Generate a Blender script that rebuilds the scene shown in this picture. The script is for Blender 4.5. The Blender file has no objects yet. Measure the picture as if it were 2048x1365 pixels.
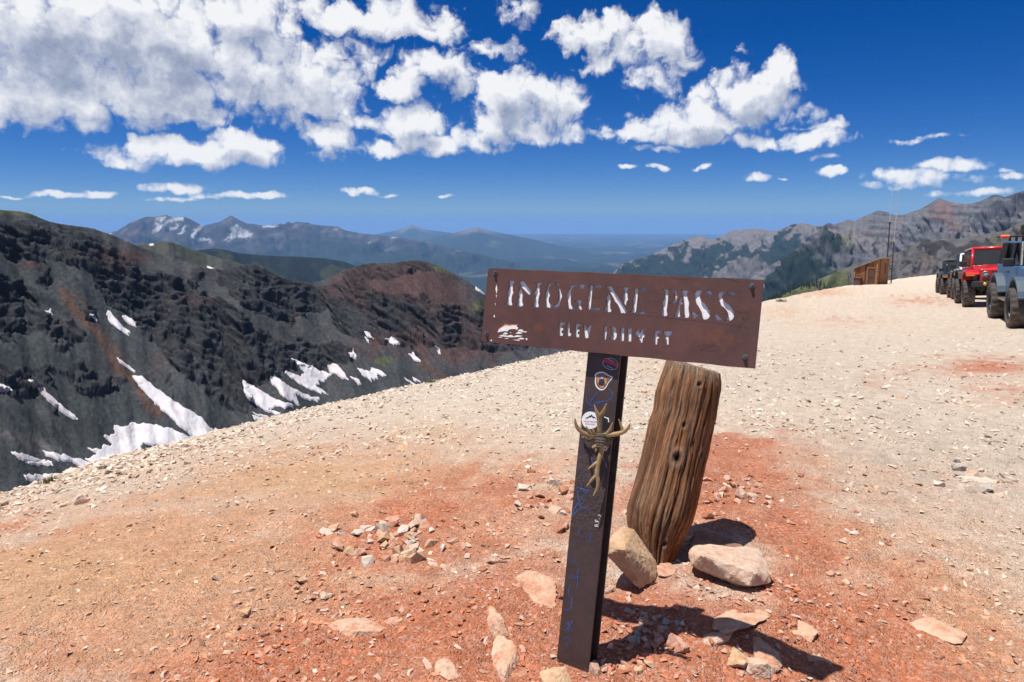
import bpy, bmesh, math, random
import numpy as np
from mathutils import Vector, Matrix, Euler
random.seed(7)
RNG = np.random.default_rng(11)
SC = bpy.context.scene
COL = SC.collection
PI = math.pi

# ------------------------------------------------------------------ camera
FPX = 1422.0                      # focal length in photograph pixels (2048 wide), about 25 mm
CX, CY = 1024.0, 682.5
EYE = np.array([0.0, 0.0, 1.65])
LEVEL = 445.0                     # photograph row of the level line
PITCH = math.atan((CY - LEVEL) / FPX)
cam = bpy.data.cameras.new('camera')
cam.sensor_width = 36.0
cam.lens = 36.0 * FPX / 2048.0
cam.clip_start = 0.05
cam.clip_end = 300000.0
cam_o = bpy.data.objects.new('camera', cam)
cam_o.location = EYE
cam_o.rotation_euler = (PI / 2 - PITCH, 0, 0)
COL.objects.link(cam_o)
SC.camera = cam_o
FW = np.array([0, math.cos(PITCH), -math.sin(PITCH)])
UP = np.array([0, math.sin(PITCH), math.cos(PITCH)])

def ray(px, py):
    px = np.asarray(px, float); py = np.asarray(py, float)
    a = (px - CX) / FPX; b = -(py - CY) / FPX
    return np.stack([a, FW[1] + UP[1] * b, FW[2] + UP[2] * b], -1)
def at(px, py, d):
    return EYE + ray(px, py) * d
def azel(px, py):
    r = ray(px, py)
    return np.arctan2(r[..., 0], r[..., 1]), r[..., 2] / np.hypot(r[..., 0], r[..., 1])
def proj(p):
    v = np.asarray(p, float) - EYE
    d = v @ FW
    d = np.where(np.abs(d) < 1e-6, 1e-6, d)
    return CX + FPX * v[..., 0] / d, CY - FPX * (v @ UP) / d, d

# ------------------------------------------------------------------ light and sky
SUNV = Vector((-0.28, -0.045, 1.0)).normalized()
SUN_EL = math.asin(SUNV.z)
SUN_AZ = math.atan2(SUNV.x, SUNV.y)
sun = bpy.data.lights.new('sun', 'SUN')
sun.energy = 5.0
sun.angle = math.radians(0.53)
sun.color = (1.0, 0.955, 0.89)
sun_o = bpy.data.objects.new('sun', sun)
sun_o.rotation_euler = SUNV.to_track_quat('Z', 'Y').to_euler()
COL.objects.link(sun_o)

SC.render.engine = 'CYCLES'
SC.view_settings.view_transform = 'Standard'
SC.view_settings.look = 'None'
SC.view_settings.exposure = 0.5
SC.view_settings.gamma = 1.0
SC.view_settings.use_curve_mapping = False
SC.cycles.max_bounces = 6
SC.cycles.diffuse_bounces = 3
SC.cycles.glossy_bounces = 3
SC.cycles.transmission_bounces = 4
SC.cycles.volume_bounces = 0
SC.cycles.caustics_reflective = False
SC.cycles.caustics_refractive = False
SC.cycles.use_denoising = True
SC.cycles.use_adaptive_sampling = True
SC.cycles.adaptive_threshold = 0.015

class NT:
    """small helper for node trees"""
    def __init__(s, tree):
        s.t = tree; s.n = tree.nodes; s.l = tree.links
    def node(s, typ, **kw):
        n = s.n.new(typ)
        for k, v in kw.items():
            setattr(n, k, v)
        return n
    def link(s, a, b):
        s.l.new(a, b)
    def put(s, sock, v):
        if isinstance(v, bpy.types.NodeSocket):
            s.l.new(v, sock)
        elif v is not None:
            if isinstance(v, (tuple, list)) and sock.type == 'RGBA' and len(v) == 3:
                v = (*v, 1)
            sock.default_value = v
    def math(s, op, a, b=None, c=None, clamp=False):
        n = s.node('ShaderNodeMath', operation=op, use_clamp=clamp)
        s.put(n.inputs[0], a)
        if b is not None: s.put(n.inputs[1], b)
        if c is not None: s.put(n.inputs[2], c)
        return n.outputs[0]
    def vmath(s, op, a, b=None, c=None, scale=None):
        n = s.node('ShaderNodeVectorMath', operation=op)
        s.put(n.inputs[0], a)
        if b is not None: s.put(n.inputs[1], b)
        if c is not None: s.put(n.inputs[2], c)
        if scale is not None: s.put(n.inputs['Scale'], scale)
        return n.outputs['Value'] if op in ('DOT_PRODUCT', 'LENGTH', 'DISTANCE') else n.outputs[0]
    def mrange(s, v, a, b, c=0.0, d=1.0, smooth=False):
        n = s.node('ShaderNodeMapRange', interpolation_type='SMOOTHSTEP' if smooth else 'LINEAR')
        s.put(n.inputs['Value'], v)
        for k, x in (('From Min', a), ('From Max', b), ('To Min', c), ('To Max', d)):
            s.put(n.inputs[k], x)
        return n.outputs['Result']
    def mix(s, f, a, b, blend='MIX'):
        n = s.node('ShaderNodeMix', data_type='RGBA', blend_type=blend)
        s.put(n.inputs[0], f); s.put(n.inputs[6], a); s.put(n.inputs[7], b)
        return n.outputs[2]
    def noise(s, vec, scale, detail=4, rough=0.5, dist=0.0, lac=2.0, typ='FBM', dim='3D', color=False):
        n = s.node('ShaderNodeTexNoise', noise_dimensions=dim, noise_type=typ)
        if vec is not None: s.l.new(vec, n.inputs['Vector'])
        n.inputs['Scale'].default_value = scale; n.inputs['Detail'].default_value = detail
        n.inputs['Roughness'].default_value = rough; n.inputs['Distortion'].default_value = dist
        n.inputs['Lacunarity'].default_value = lac
        return n.outputs['Color' if color else 'Fac']
    def voro(s, vec, scale, feature='F1', rnd=1.0, smooth=None, out='Distance', detail=0.0, dim='3D', rough=0.5):
        n = s.node('ShaderNodeTexVoronoi', feature=feature, voronoi_dimensions=dim)
        if vec is not None: s.l.new(vec, n.inputs['Vector'])
        n.inputs['Scale'].default_value = scale
        n.inputs['Randomness'].default_value = rnd
        if 'Detail' in n.inputs and n.inputs['Detail'].enabled:
            n.inputs['Detail'].default_value = detail
            n.inputs['Roughness'].default_value = rough
        if smooth is not None: n.inputs['Smoothness'].default_value = smooth
        return n.outputs[out]
    def ramp(s, f, stops, interp='LINEAR'):
        n = s.node('ShaderNodeValToRGB')
        n.color_ramp.interpolation = interp
        e = n.color_ramp.elements
        while len(e) < len(stops): e.new(0.5)
        for x, (p, c) in zip(e, stops):
            x.position = p; x.color = (*c, 1)
        s.put(n.inputs[0], f)
        return n.outputs[0]

world = bpy.data.worlds.new('World'); SC.world = world; world.use_nodes = True
world.cycles.sampling_method = 'NONE'
W = NT(world.node_tree); W.n.clear()
sky = W.node('ShaderNodeTexSky', sky_type='NISHITA')
sky.sun_disc = False; sky.sun_elevation = SUN_EL; sky.sun_rotation = SUN_AZ
sky.altitude = 4000; sky.air_density = 1.0; sky.dust_density = 0.2; sky.ozone_density = 1.5
vz = W.node('ShaderNodeSeparateXYZ'); W.link(W.node('ShaderNodeTexCoord').outputs['Generated'], vz.inputs[0])
vc = W.node('ShaderNodeCombineXYZ'); W.link(vz.outputs[0], vc.inputs[0]); W.link(vz.outputs[1], vc.inputs[1]); W.link(W.math('MAXIMUM', vz.outputs[2], .02), vc.inputs[2])
W.link(W.vmath('NORMALIZE', vc.outputs[0]), sky.inputs['Vector'])           # below the level line the horizon air goes on
hs = W.node('ShaderNodeHueSaturation'); hs.inputs['Saturation'].default_value = 1.5; hs.inputs['Value'].default_value = 1.0
W.link(sky.outputs[0], hs.inputs['Color'])
skycol = W.mix(1.0, hs.outputs[0], (.42, .55, .83), 'MULTIPLY')
# cumulus: (x, y, half width, half height, strength) surveyed as bearings; converted below to azimuth and elevation
CLOUD = [(110, 80, 260, 120, 1.1), (330, 110, 240, 120, 1.1), (570, 160, 150, 85, 1.0), (50, 190, 170, 70, 1.0), (300, 205, 170, 55, 1.0), (500, 50, 110, 80, .95), (230, 20, 220, 70, .9), (640, 205, 95, 42, .95), (180, 225, 120, 35, .8),
  (395, 308, 185, 28, 1.0), (480, 288, 75, 30, 1.0), (300, 295, 70, 24, .9), (255, 320, 50, 18, .8),
  (740, 35, 190, 42, .95), (840, 55, 95, 30, .85), (640, 20, 60, 30, .7), (660, 110, 55, 45, .55), (720, 120, 60, 35, .45), (575, 35, 40, 30, .6),
  (880, 140, 85, 42, 1.0), (800, 180, 48, 35, .85), (920, 175, 40, 25, .75), (980, 100, 55, 24, .5), (1040, 25, 35, 30, .5),
  (1030, 190, 75, 60, 1.05), (1095, 205, 70, 55, 1.0), (1000, 245, 70, 50, .95), (1060, 265, 80, 28, .75), (1150, 262, 30, 22, .65),
  (820, 255, 75, 45, 1.05), (860, 285, 80, 30, .95), (755, 300, 45, 20, .85), (660, 275, 58, 36, .9), (650, 310, 45, 14, .7), (720, 245, 40, 18, .6), (960, 298, 35, 18, .7), (930, 275, 40, 28, .7),
  (1165, 70, 65, 45, .95), (1220, 60, 60, 38, .95), (1320, 80, 70, 55, .95), (1355, 120, 38, 55, .8), (1200, 125, 50, 35, .75), (1300, 165, 48, 35, .65), (1260, 100, 50, 30, .55),
  (1400, 245, 150, 42, 1.05), (1490, 195, 90, 55, 1.0), (1550, 155, 50, 38, 1.0), (1280, 262, 85, 26, 1.0), (1580, 165, 30, 28, .7), (1420, 190, 60, 20, .55), (1320, 300, 60, 8, .5),
  (1510, 287, 60, 16, .85), (1630, 275, 75, 24, .85), (1665, 250, 36, 16, .65), (1610, 225, 30, 18, .45), (1590, 250, 50, 10, .45), (1480, 100, 18, 12, .4),
  (1320, 336, 20, 8, .75), (1405, 333, 24, 7, .75), (1515, 355, 28, 10, .85), (1665, 349, 30, 9, .85), (1650, 318, 30, 8, .7), (1255, 339, 22, 5, .45), (1562, 356, 10, 3, .45),
  (725, 384, 38, 10, .85), (772, 393, 20, 5, .6), (893, 394, 20, 4, .65), (350, 377, 60, 13, .8), (500, 391, 95, 7, .8), (420, 395, 40, 5, .5), (115, 391, 65, 7, .8), (205, 388, 45, 7, .75), (20, 394, 28, 3, .5), (340, 400, 50, 4, .5),
  (1830, 282, 45, 9, .55), (1890, 275, 40, 6, .4), (1895, 330, 80, 14, .8), (1800, 350, 70, 9, .6), (1850, 355, 120, 18, .5), (2030, 351, 38, 10, .75), (1950, 385, 90, 7, .45), (1770, 370, 60, 6, .5), (2010, 340, 30, 6, .5)]
tc = W.node('ShaderNodeTexCoord').outputs['Generated']
nd = W.vmath('NORMALIZE', tc)
sp = W.node('ShaderNodeSeparateXYZ'); W.link(nd, sp.inputs[0])
UN = FPX / 100.0
cz = W.node('ShaderNodeCombineXYZ')
W.link(W.math('MULTIPLY', W.math('ARCTAN2', sp.outputs[0], sp.outputs[1]), UN), cz.inputs[0])
W.link(W.math('MULTIPLY', W.math('ARCSINE', sp.outputs[2]), UN), cz.inputs[1])
Q0 = cz.outputs[0]

def ell(px, py):
    a, e = azel(px, py); return float(a) * UN, math.atan(float(e)) * UN
def mass_group(name, rows):
    g = bpy.data.node_groups.new(name, 'ShaderNodeTree')
    g.interface.new_socket('Vector', in_out='INPUT', socket_type='NodeSocketVector'); g.interface.new_socket('Mass', in_out='OUTPUT', socket_type='NodeSocketFloat')
    G = NT(g); gi = G.node('NodeGroupInput'); go = G.node('NodeGroupOutput'); q = gi.outputs[0]
    acc = None
    for x, y, rx, ry, w in rows:
        c0 = ell(x, y); cx1 = ell(x + rx, y); cx2 = ell(x - rx, y); cy1 = ell(x, y - ry); cy2 = ell(x, y + ry)
        hx = max(.04, (cx1[0] - cx2[0]) / 2); hy = max(.025, (cy1[1] - cy2[1]) / 2)
        v = G.vmath('MULTIPLY_ADD', q, (1 / hx, 1 / hy, 0), (-c0[0] / hx, -c0[1] / hy, 0))
        f = G.math('MULTIPLY_ADD', G.vmath('DOT_PRODUCT', v, v), -w * .75, w)
        acc = f if acc is None else G.math('MAXIMUM', acc, f)
    G.link(acc, go.inputs[0])
    return g
def mass(vec, grp):
    gn = W.node('ShaderNodeGroup'); gn.node_tree = grp
    W.link(vec, gn.inputs[0])
    return gn.outputs[0]
g_all = mass_group('cloud_mass', CLOUD)
g_big = mass_group('cloud_mass_large', [r for r in CLOUD if r[3] >= 24])
OFF = (-.10, .36, 0)
q = Q0
wv = W.vmath('SUBTRACT', W.noise(q, 1.15, 2, .5, dim='2D', color=True), (.5, .5, .5))
wf = W.vmath('SUBTRACT', W.noise(q, 4.2, 4, .6, dim='2D', color=True), (.5, .5, .5))
qs = W.node('ShaderNodeSeparateXYZ'); W.link(q, qs.inputs[0])
hz_ = W.mrange(qs.outputs[1], .4, 3.0, .28, 1.0)                       # shapes flatten and shrink towards the horizon
qq = W.vmath('ADD', q, W.vmath('ADD', W.vmath('SCALE', wv, scale=W.math('MULTIPLY', hz_, .75)), W.vmath('SCALE', wf, scale=W.math('MULTIPLY', hz_, .30))))
n0 = W.math('SUBTRACT', W.noise(q, 2.1, 8, .57, dim='2D'), .5)
n1 = W.math('SUBTRACT', W.noise(W.vmath('ADD', q, OFF), 2.1, 5, .6, dim='2D'), .5)
bl = W.voro(qq, 2.4, 'F1', 1.0, detail=2.0, dim='2D', rough=.6)
D0 = W.math('MULTIPLY_ADD', n0, 1.35, W.math('ADD', mass(qq, g_all), .15))
D0 = W.math('MULTIPLY_ADD', W.math('SUBTRACT', .45, bl), .55, D0)
D1 = W.math('MULTIPLY_ADD', n1, 1.2, mass(W.vmath('ADD', qq, OFF), g_big))
# beyond the part of the sky in view the fair-weather field goes on in the same way
ax = W.math('ABSOLUTE', qs.outputs[0])
out = W.math('MAXIMUM', W.mrange(ax, 10.4, 11.6), W.mrange(qs.outputs[1], 5.6, 6.6))
cov = W.math('ADD', W.math('MULTIPLY_ADD', W.mrange(W.noise(q, .28, 1, .5, dim='2D'), .47, .66, -1.0, .9), out, W.math('MULTIPLY_ADD', out, 3.0, -3.0)), W.math('MULTIPLY', n0, 1.4))
D0 = W.math('MAXIMUM', D0, cov)
D1 = W.math('MAXIMUM', D1, cov)
alpha = W.mrange(D0, -.05, .72, smooth=True)
thick = W.mrange(D0, .25, 1.25)
over = W.mrange(D1, .1, 1.25)
rim = W.math('SUBTRACT', D0, D1)
lit = W.math('ADD', W.math('MULTIPLY_ADD', rim, .62, .88), W.math('MULTIPLY', W.math('MULTIPLY', over, thick), -.80), clamp=True)  # sunlit tops and shaded bases painted into the cloud colour
ccol = W.ramp(lit, [(0.0, (2.3, 2.8, 4.0)), (.35, (3.9, 4.4, 5.7)), (.7, (6.8, 7.1, 7.9)), (1.0, (9.0, 9.1, 9.3))])
fin = W.mix(alpha, skycol, ccol)
bg = W.node('ShaderNodeBackground'); bg.inputs['Strength'].default_value = 0.072
W.link(fin, bg.inputs[0])
# the rest of the sky: the same air and the same kind of scattered cumulus, with less detail
nb = W.math('SUBTRACT', W.noise(Q0, 2.1, 3, .6, dim='2D'), .5)
cb = W.math('MULTIPLY_ADD', nb, 1.4, W.mrange(W.noise(Q0, .28, 1, .5, dim='2D'), .47, .66, -1.0, .9))
bg2 = W.node('ShaderNodeBackground'); bg2.inputs['Strength'].default_value = 0.072
W.link(W.mix(W.math('MULTIPLY', W.mrange(cb, .06, .50, smooth=True), W.mrange(qs.outputs[1], 0, .8)), skycol, (6.5, 6.8, 7.6)), bg2.inputs[0])
inv_ = W.math('MULTIPLY', W.math('MULTIPLY', W.math('LESS_THAN', ax, 12.4), W.math('LESS_THAN', qs.outputs[1], 7.4)), W.math('GREATER_THAN', qs.outputs[1], -.4))
ms = W.node('ShaderNodeMixShader')
W.link(inv_, ms.inputs[0]); W.link(bg2.outputs[0], ms.inputs[1]); W.link(bg.outputs[0], ms.inputs[2])
wo = W.node('ShaderNodeOutputWorld'); W.link(ms.outputs[0], wo.inputs[0])


# ------------------------------------------------------------------ numeric noise
_P = np.random.default_rng(3).permutation(256).astype(np.int64)
_P = np.concatenate([_P, _P, _P])
_GA = np.random.default_rng(5).random(256) * 2 * PI
_GX, _GY = np.cos(_GA), np.sin(_GA)
_VR = np.random.default_rng(6).random(256) * 2 - 1
def _hash(ix, iy, s):
    return _P[(_P[(ix + s * 57) & 255] + iy) & 255]
def perlin(x, y, s=0):
    x0 = np.floor(x); y0 = np.floor(y)
    fx = x - x0; fy = y - y0
    ix = x0.astype(np.int64); iy = y0.astype(np.int64)
    u = fx * fx * fx * (fx * (fx * 6 - 15) + 10); v = fy * fy * fy * (fy * (fy * 6 - 15) + 10)
    def g(dx, dy):
        h = _hash(ix + dx, iy + dy, s)
        return _GX[h] * (fx - dx) + _GY[h] * (fy - dy)
    a = g(0, 0); b = g(1, 0); c = g(0, 1); d = g(1, 1)
    return 1.5 * ((a + (b - a) * u) * (1 - v) + (c + (d - c) * u) * v)
def fbm(x, y, o=5, s=0, gain=0.5, lac=2.03):
    r = 0; a = 1.0; n = 0
    for i in range(o):
        r = r + a * perlin(x, y, s + i * 7); n += a; a *= gain
        x = x * lac + 13.7; y = y * lac + 7.3
    return r / n
def ridged(x, y, o=5, s=0, gain=0.55, lac=2.05):
    r = 0; a = 1.0; n = 0; w = 1.0
    for i in range(o):
        k = (1 - np.abs(perlin(x, y, s + i * 5))) ** 2
        r = r + a * k * w; w = np.clip(k * 1.4, 0, 1); n += a; a *= gain
        x = x * lac + 3.1; y = y * lac + 9.2
    return r / n
def vnoised(x, y, s=0):
    x0 = np.floor(x); y0 = np.floor(y)
    fx = x - x0; fy = y - y0
    ix = x0.astype(np.int64); iy = y0.astype(np.int64)
    u = fx * fx * fx * (fx * (fx * 6 - 15) + 10); v = fy * fy * fy * (fy * (fy * 6 - 15) + 10)
    du = 30 * fx * fx * (fx * (fx - 2) + 1); dv = 30 * fy * fy * (fy * (fy - 2) + 1)
    a = _VR[_hash(ix, iy, s)]; b = _VR[_hash(ix + 1, iy, s)]; c = _VR[_hash(ix, iy + 1, s)]; d = _VR[_hash(ix + 1, iy + 1, s)]
    k = a - b - c + d
    return a + (b - a) * u + (c - a) * v + k * u * v, du * ((b - a) + k * v), dv * ((c - a) + k * u)
def eroded(x, y, o=8, s=0):
    """fractal relief damped by its own slope: ridges stay sharp, valleys smooth"""
    r = 0; a = 1.0; dx = 0; dy = 0
    for i in range(o):
        n, nx, ny = vnoised(x, y, s + i * 3)
        dx = dx + nx * 0.6; dy = dy + ny * 0.6
        r = r + a * n / (1 + dx * dx + dy * dy)
        a *= 0.5
        x, y = 1.6 * x - 1.2 * y + 5.2, 1.2 * x + 1.6 * y + 1.3
    return r
def sstep(a, b, x):
    t = np.clip((x - a) / (b - a), 0, 1)
    return t * t * (3 - 2 * t)
def smooth1(a, k):
    if k < 2: return a
    w = np.hanning(k + 2)[1:-1]; w /= w.sum()
    return np.convolve(np.pad(a, (k, k), 'edge'), w, 'same')[k:-k]

# ------------------------------------------------------------------ objects and meshes
def tag(o, label=None, cat=None, group=None, kind=None):
    if label: o['label'] = label
    if cat: o['category'] = cat
    if group: o['group'] = group
    if kind: o['kind'] = kind
    return o
def link(name, me, m=None, parent=None, smooth=False):
    if m is not None and not me.materials: me.materials.append(m)
    if smooth: me.polygons.foreach_set('use_smooth', np.ones(len(me.polygons), bool))
    o = bpy.data.objects.new(name, me)
    COL.objects.link(o)
    if parent is not None: o.parent = parent
    return o
def empty(name, loc=(0, 0, 0), rot=None):
    o = bpy.data.objects.new(name, None)
    o.empty_display_size = 0.1
    COL.objects.link(o)
    o.location = loc
    if rot is not None: o.rotation_euler = rot
    return o
def np_mesh(name, V, F):
    """V (n,3), F (m,3|4) int"""
    me = bpy.data.meshes.new(name)
    V = np.ascontiguousarray(V, np.float32); F = np.ascontiguousarray(F, np.int32)
    me.vertices.add(len(V)); me.vertices.foreach_set('co', V.ravel())
    k = F.shape[1]
    me.loops.add(F.size); me.loops.foreach_set('vertex_index', F.ravel())
    me.polygons.add(len(F))
    me.polygons.foreach_set('loop_start', np.arange(0, F.size, k, dtype=np.int32))
    me.update(calc_edges=True)
    me.polygons.foreach_set('use_smooth', np.zeros(len(F), bool))
    return me
def fattr(me, name, vals):
    a = me.attributes.new(name, 'FLOAT', 'POINT'); a.data.foreach_set('value', np.ascontiguousarray(vals, np.float32).ravel())
def cattr(me, name, cols):
    c = np.ones((len(cols), 4), np.float32); c[:, :3] = cols
    a = me.attributes.new(name, 'FLOAT_COLOR', 'POINT'); a.data.foreach_set('color', c.ravel())
def grid_faces(nr, nc, wrap=False):
    i = np.arange(nr - 1)[:, None]; j = np.arange(nc if wrap else nc - 1)[None]
    a = i * nc + j; b = i * nc + (j + 1) % nc
    return np.stack([a, b, b + nc, a + nc], -1).reshape(-1, 4)
def bm_obj(name, bm, m=None, parent=None, smooth=False):
    me = bpy.data.meshes.new(name); bm.normal_update(); bm.to_mesh(me); bm.free()
    return link(name, me, m, parent, smooth)
def box(bm, c, s, rot=None):
    """axis box centre c, full size s"""
    M = Matrix.Translation(c) @ (rot.to_matrix().to_4x4() if rot is not None else Matrix()) @ Matrix.Diagonal((*s, 1))
    return bmesh.ops.create_cube(bm, size=1.0, matrix=M)['verts']
def cyl(bm, a, b, r0, r1=None, n=12, caps=True):
    a = Vector(a); b = Vector(b); d = b - a
    M = Matrix.Translation((a + b) / 2) @ d.to_track_quat('Z', 'Y').to_matrix().to_4x4()
    return bmesh.ops.create_cone(bm, cap_ends=caps, segments=n, radius1=r0, radius2=r0 if r1 is None else r1, depth=d.length, matrix=M)['verts']
def prism(bm, pts, axis, a, b):
    """polygon pts (2D) pushed along axis from a to b"""
    def P(u, v, w):
        return {'x': (w, u, v), 'y': (u, w, v), 'z': (u, v, w)}[axis]
    A = [bm.verts.new(P(u, v, a)) for u, v in pts]; B = [bm.verts.new(P(u, v, b)) for u, v in pts]
    n = len(pts)
    bm.faces.new(A[::-1]); bm.faces.new(B)
    for i in range(n):
        bm.faces.new((A[i], A[(i + 1) % n], B[(i + 1) % n], B[i]))
    return A + B
def bevel(bm, w, seg=1, angle=35):
    es = [e for e in bm.edges if len(e.link_faces) == 2 and e.calc_face_angle(0) > math.radians(angle)]
    bmesh.ops.bevel(bm, geom=es, offset=w, segments=seg, affect='EDGES', profile=0.5)
def recalc(bm):
    bmesh.ops.recalc_face_normals(bm, faces=bm.faces[:])
def tube(bm, pts, rad, n=8, caps=True):
    """round tube along points with a radius per point"""
    pts = [Vector(p) for p in pts]
    if not hasattr(rad, '__len__'): rad = [rad] * len(pts)
    rings = []; ref = None
    for i, p in enumerate(pts):
        t = (pts[min(i + 1, len(pts) - 1)] - pts[max(i - 1, 0)]).normalized()
        if ref is None:
            ref = t.orthogonal().normalized()
        ref = (ref - t * ref.dot(t)).normalized()
        b = t.cross(ref)
        rings.append([bm.verts.new(p + (ref * math.cos(2 * PI * k / n) + b * math.sin(2 * PI * k / n)) * rad[i]) for k in range(n)])
    for A, B in zip(rings, rings[1:]):
        for k in range(n):
            bm.faces.new((A[k], A[(k + 1) % n], B[(k + 1) % n], B[k]))
    if caps:
        bm.faces.new(rings[0][::-1]); bm.faces.new(rings[-1])
def mat(name):
    m = bpy.data.materials.new(name); m.use_nodes = True
    t = NT(m.node_tree); b = m.node_tree.nodes['Principled BSDF']
    return m, t, b
def simple(name, col, rough=0.6, metal=0.0, var=0.15, scale=8.0, bump=0.0, bscale=60.0, spec=None, coat=0.0, dirt=None):
    """painted or plain surface: colour with mottling, fine relief and optional dust from below"""
    m, t, b = mat(name)
    geo = t.node('ShaderNodeTexCoord').outputs['Object']
    f = t.noise(geo, scale, 6, 0.6)
    lo = tuple(c * (1 - var) for c in col); hi = tuple(min(1, c * (1 + var)) for c in col)
    c = t.mix(t.mrange(f, 0.3, 0.7), lo, hi)
    if dirt is not None:
        dcol, z0, z1 = dirt
        z = t.node('ShaderNodeSeparateXYZ'); t.link(geo, z.inputs[0])
        k = t.math('MULTIPLY', t.mrange(z.outputs[2], z1, z0), t.mrange(t.noise(geo, 5, 5, 0.65), 0.35, 0.62))
        c = t.mix(k, c, dcol)
        t.put(b.inputs['Roughness'], t.math('ADD', rough, t.math('MULTIPLY', k, 0.8 - rough), clamp=True))
    else:
        t.put(b.inputs['Roughness'], t.mrange(t.noise(geo, scale * 2.3, 4), 0.3, 0.7, max(0.02, rough - 0.08), min(1, rough + 0.08)))
    t.put(b.inputs['Base Color'], c)
    b.inputs['Metallic'].default_value = metal
    if spec is not None: b.inputs['Specular IOR Level'].default_value = spec
    if coat: b.inputs['Coat Weight'].default_value = coat; b.inputs['Coat Roughness'].default_value = 0.06
    if bump:
        bn = t.node('ShaderNodeBump'); bn.inputs['Strength'].default_value = bump; bn.inputs['Distance'].default_value = 0.01
        t.link(t.noise(geo, bscale, 5, 0.65), bn.inputs['Height']); t.link(bn.outputs[0], b.inputs['Normal'])
    return m


# ================================================================== terrain
def terrain_mat(name, scale, bdist, var=0.35, bump=0.9, fine=6.0, rough=0.95):
    """colour comes from the vertex attribute; grain and relief from noise at real scale (metres)"""
    m, t, b = mat(name)
    pos = t.node('ShaderNodeNewGeometry').outputs['Position']
    a = t.node('ShaderNodeAttribute', attribute_name='col').outputs['Color']
    n1 = t.noise(pos, 1.0 / scale, 8, 0.62)
    n2 = t.noise(pos, fine / scale, 6, 0.7)
    k = t.math('MULTIPLY', t.mrange(n1, 0.25, 0.75, 1 - var, 1 + var), t.mrange(n2, 0.25, 0.75, 1 - var * 0.8, 1 + var * 0.8))
    c = t.mix(1.0, a, t.node('ShaderNodeCombineColor').outputs[0], 'MULTIPLY')
    cc = c.node.inputs[7].links[0].from_node
    for i in range(3): t.link(k, cc.inputs[i])
    t.put(b.inputs['Base Color'], c)
    b.inputs['Roughness'].default_value = rough
    b.inputs['Specular IOR Level'].default_value = 0.15
    bn = t.node('ShaderNodeBump'); bn.inputs['Strength'].default_value = bump; bn.inputs['Distance'].default_value = bdist
    t.link(t.math('ADD', n1, t.math('MULTIPLY', n2, 0.5)), bn.inputs['Height']); t.link(bn.outputs[0], b.inputs['Normal'])
    return m
def lerp(a, b, k):
    return a + (b - a) * np.asarray(k)[..., None]
def col(*c): return np.array(c, float)
def trace(pts):
    p = np.array(pts, float)
    a, e = azel(p[:, 0], p[:, 1])
    return a, e, p[:, 0]
def fit_skyline(Z, R, AZ, sil_az, sil_tan, wgt, it=4, k=9):
    """raise or lower the crest until its outline runs along the surveyed skyline"""
    T = np.interp(AZ, sil_az, sil_tan)
    for _ in range(it):
        tn = (Z - EYE[2]) / R
        i = tn.argmax(0); j = np.arange(len(AZ))
        D = (T - tn[i, j]) * R[i, j]
        D = smooth1(D, k)
        Z = Z + D[None] * wgt
    return Z
def slope_of(Z, X, Y):
    gx0 = np.gradient(X, axis=0); gy0 = np.gradient(Y, axis=0); gx1 = np.gradient(X, axis=1); gy1 = np.gradient(Y, axis=1)
    z0 = np.gradient(Z, axis=0); z1 = np.gradient(Z, axis=1)
    det = gx0 * gy1 - gx1 * gy0
    det = np.where(np.abs(det) < 1e-9, 1e-9, det)
    dzx = (z0 * gy1 - z1 * gy0) / det; dzy = (z1 * gx0 - z0 * gx1) / det
    return np.hypot(dzx, dzy), dzx, dzy
def polar(az, r):
    R = r[:, None] * np.ones(len(az))[None]
    return R, R * np.sin(az)[None], R * np.cos(az)[None]
def terrain(name, X, Y, Z, C, m, label, cat, kind='structure'):
    nr, nc = X.shape
    me = np_mesh(name, np.stack([X, Y, Z], -1).reshape(-1, 3), grid_faces(nr, nc)[:, ::-1])
    cattr(me, 'col', C.reshape(-1, 3))
    o = link(name, me, m, None, True)
    return tag(o, label, cat, None, kind)

# ------------------------------------------------------------------ the pass: pale dirt crest under the sign
EDGE = [(-300, 1085, 5.6), (0, 990, 6.5), (200, 925, 7.6), (400, 871, 9.0), (600, 822, 10.6), (800, 776, 12.5), (1000, 733, 14.6), (1130, 705, 16.6),
        (1300, 660, 21), (1520, 605, 30), (1620, 584, 40), (1706, 570, 53), (1800, 557, 70), (1900, 547, 88), (2048, 541, 98), (2350, 538, 110)]
INNER = [(0, 1180, 3.55), (400, 1100, 3.85), (400, 950, 6.0), (800, 950, 5.2), (800, 850, 8.0), (1024, 900, 5.5), (1024, 800, 8.3), (1500, 900, 5.5),
         (1520, 720, 10), (1800, 750, 8.6), (2048, 750, 9), (2048, 900, 5.4), (2025, 655, 16.7), (1985, 634, 19.2), (1935, 612, 24), (1912, 600, 29),
         (1893, 588.5, 40), (1740, 568, 52), (1650, 600, 34), (1750, 590, 36), (1700, 640, 22), (1300, 690, 16)]
ctl = [at(*p) for p in EDGE + INNER]
ctl += [np.array(p, float) for p in [(0.2, 2.4, 0), (0.75, 3.3, 0.02), (1.3, 2.9, -.03), (0.9, 2.3, -.04), (0, 0, .03), (-1.5, 1, 0), (2, 1.5, 0), (-2.2, 2.6, -.05), (2.6, 3.0, -.02),
        (0, -6, -.1), (-7, -3, -.7), (7, -4, .1), (0, -20, -.8), (18, 4, -.1), (-16, -12, -3), (20, -20, -.5)]]
ctl = np.array(ctl)
def _tps(d2): return 0.5 * d2 * np.log(d2 + 1e-9)
SCL = 10.0
_c = ctl[:, :2] / SCL; _n = len(_c)
_K = _tps(((_c[:, None] - _c[None]) ** 2).sum(-1)) + np.eye(_n) * 0.002
_Q = np.c_[np.ones(_n), _c]
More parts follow.
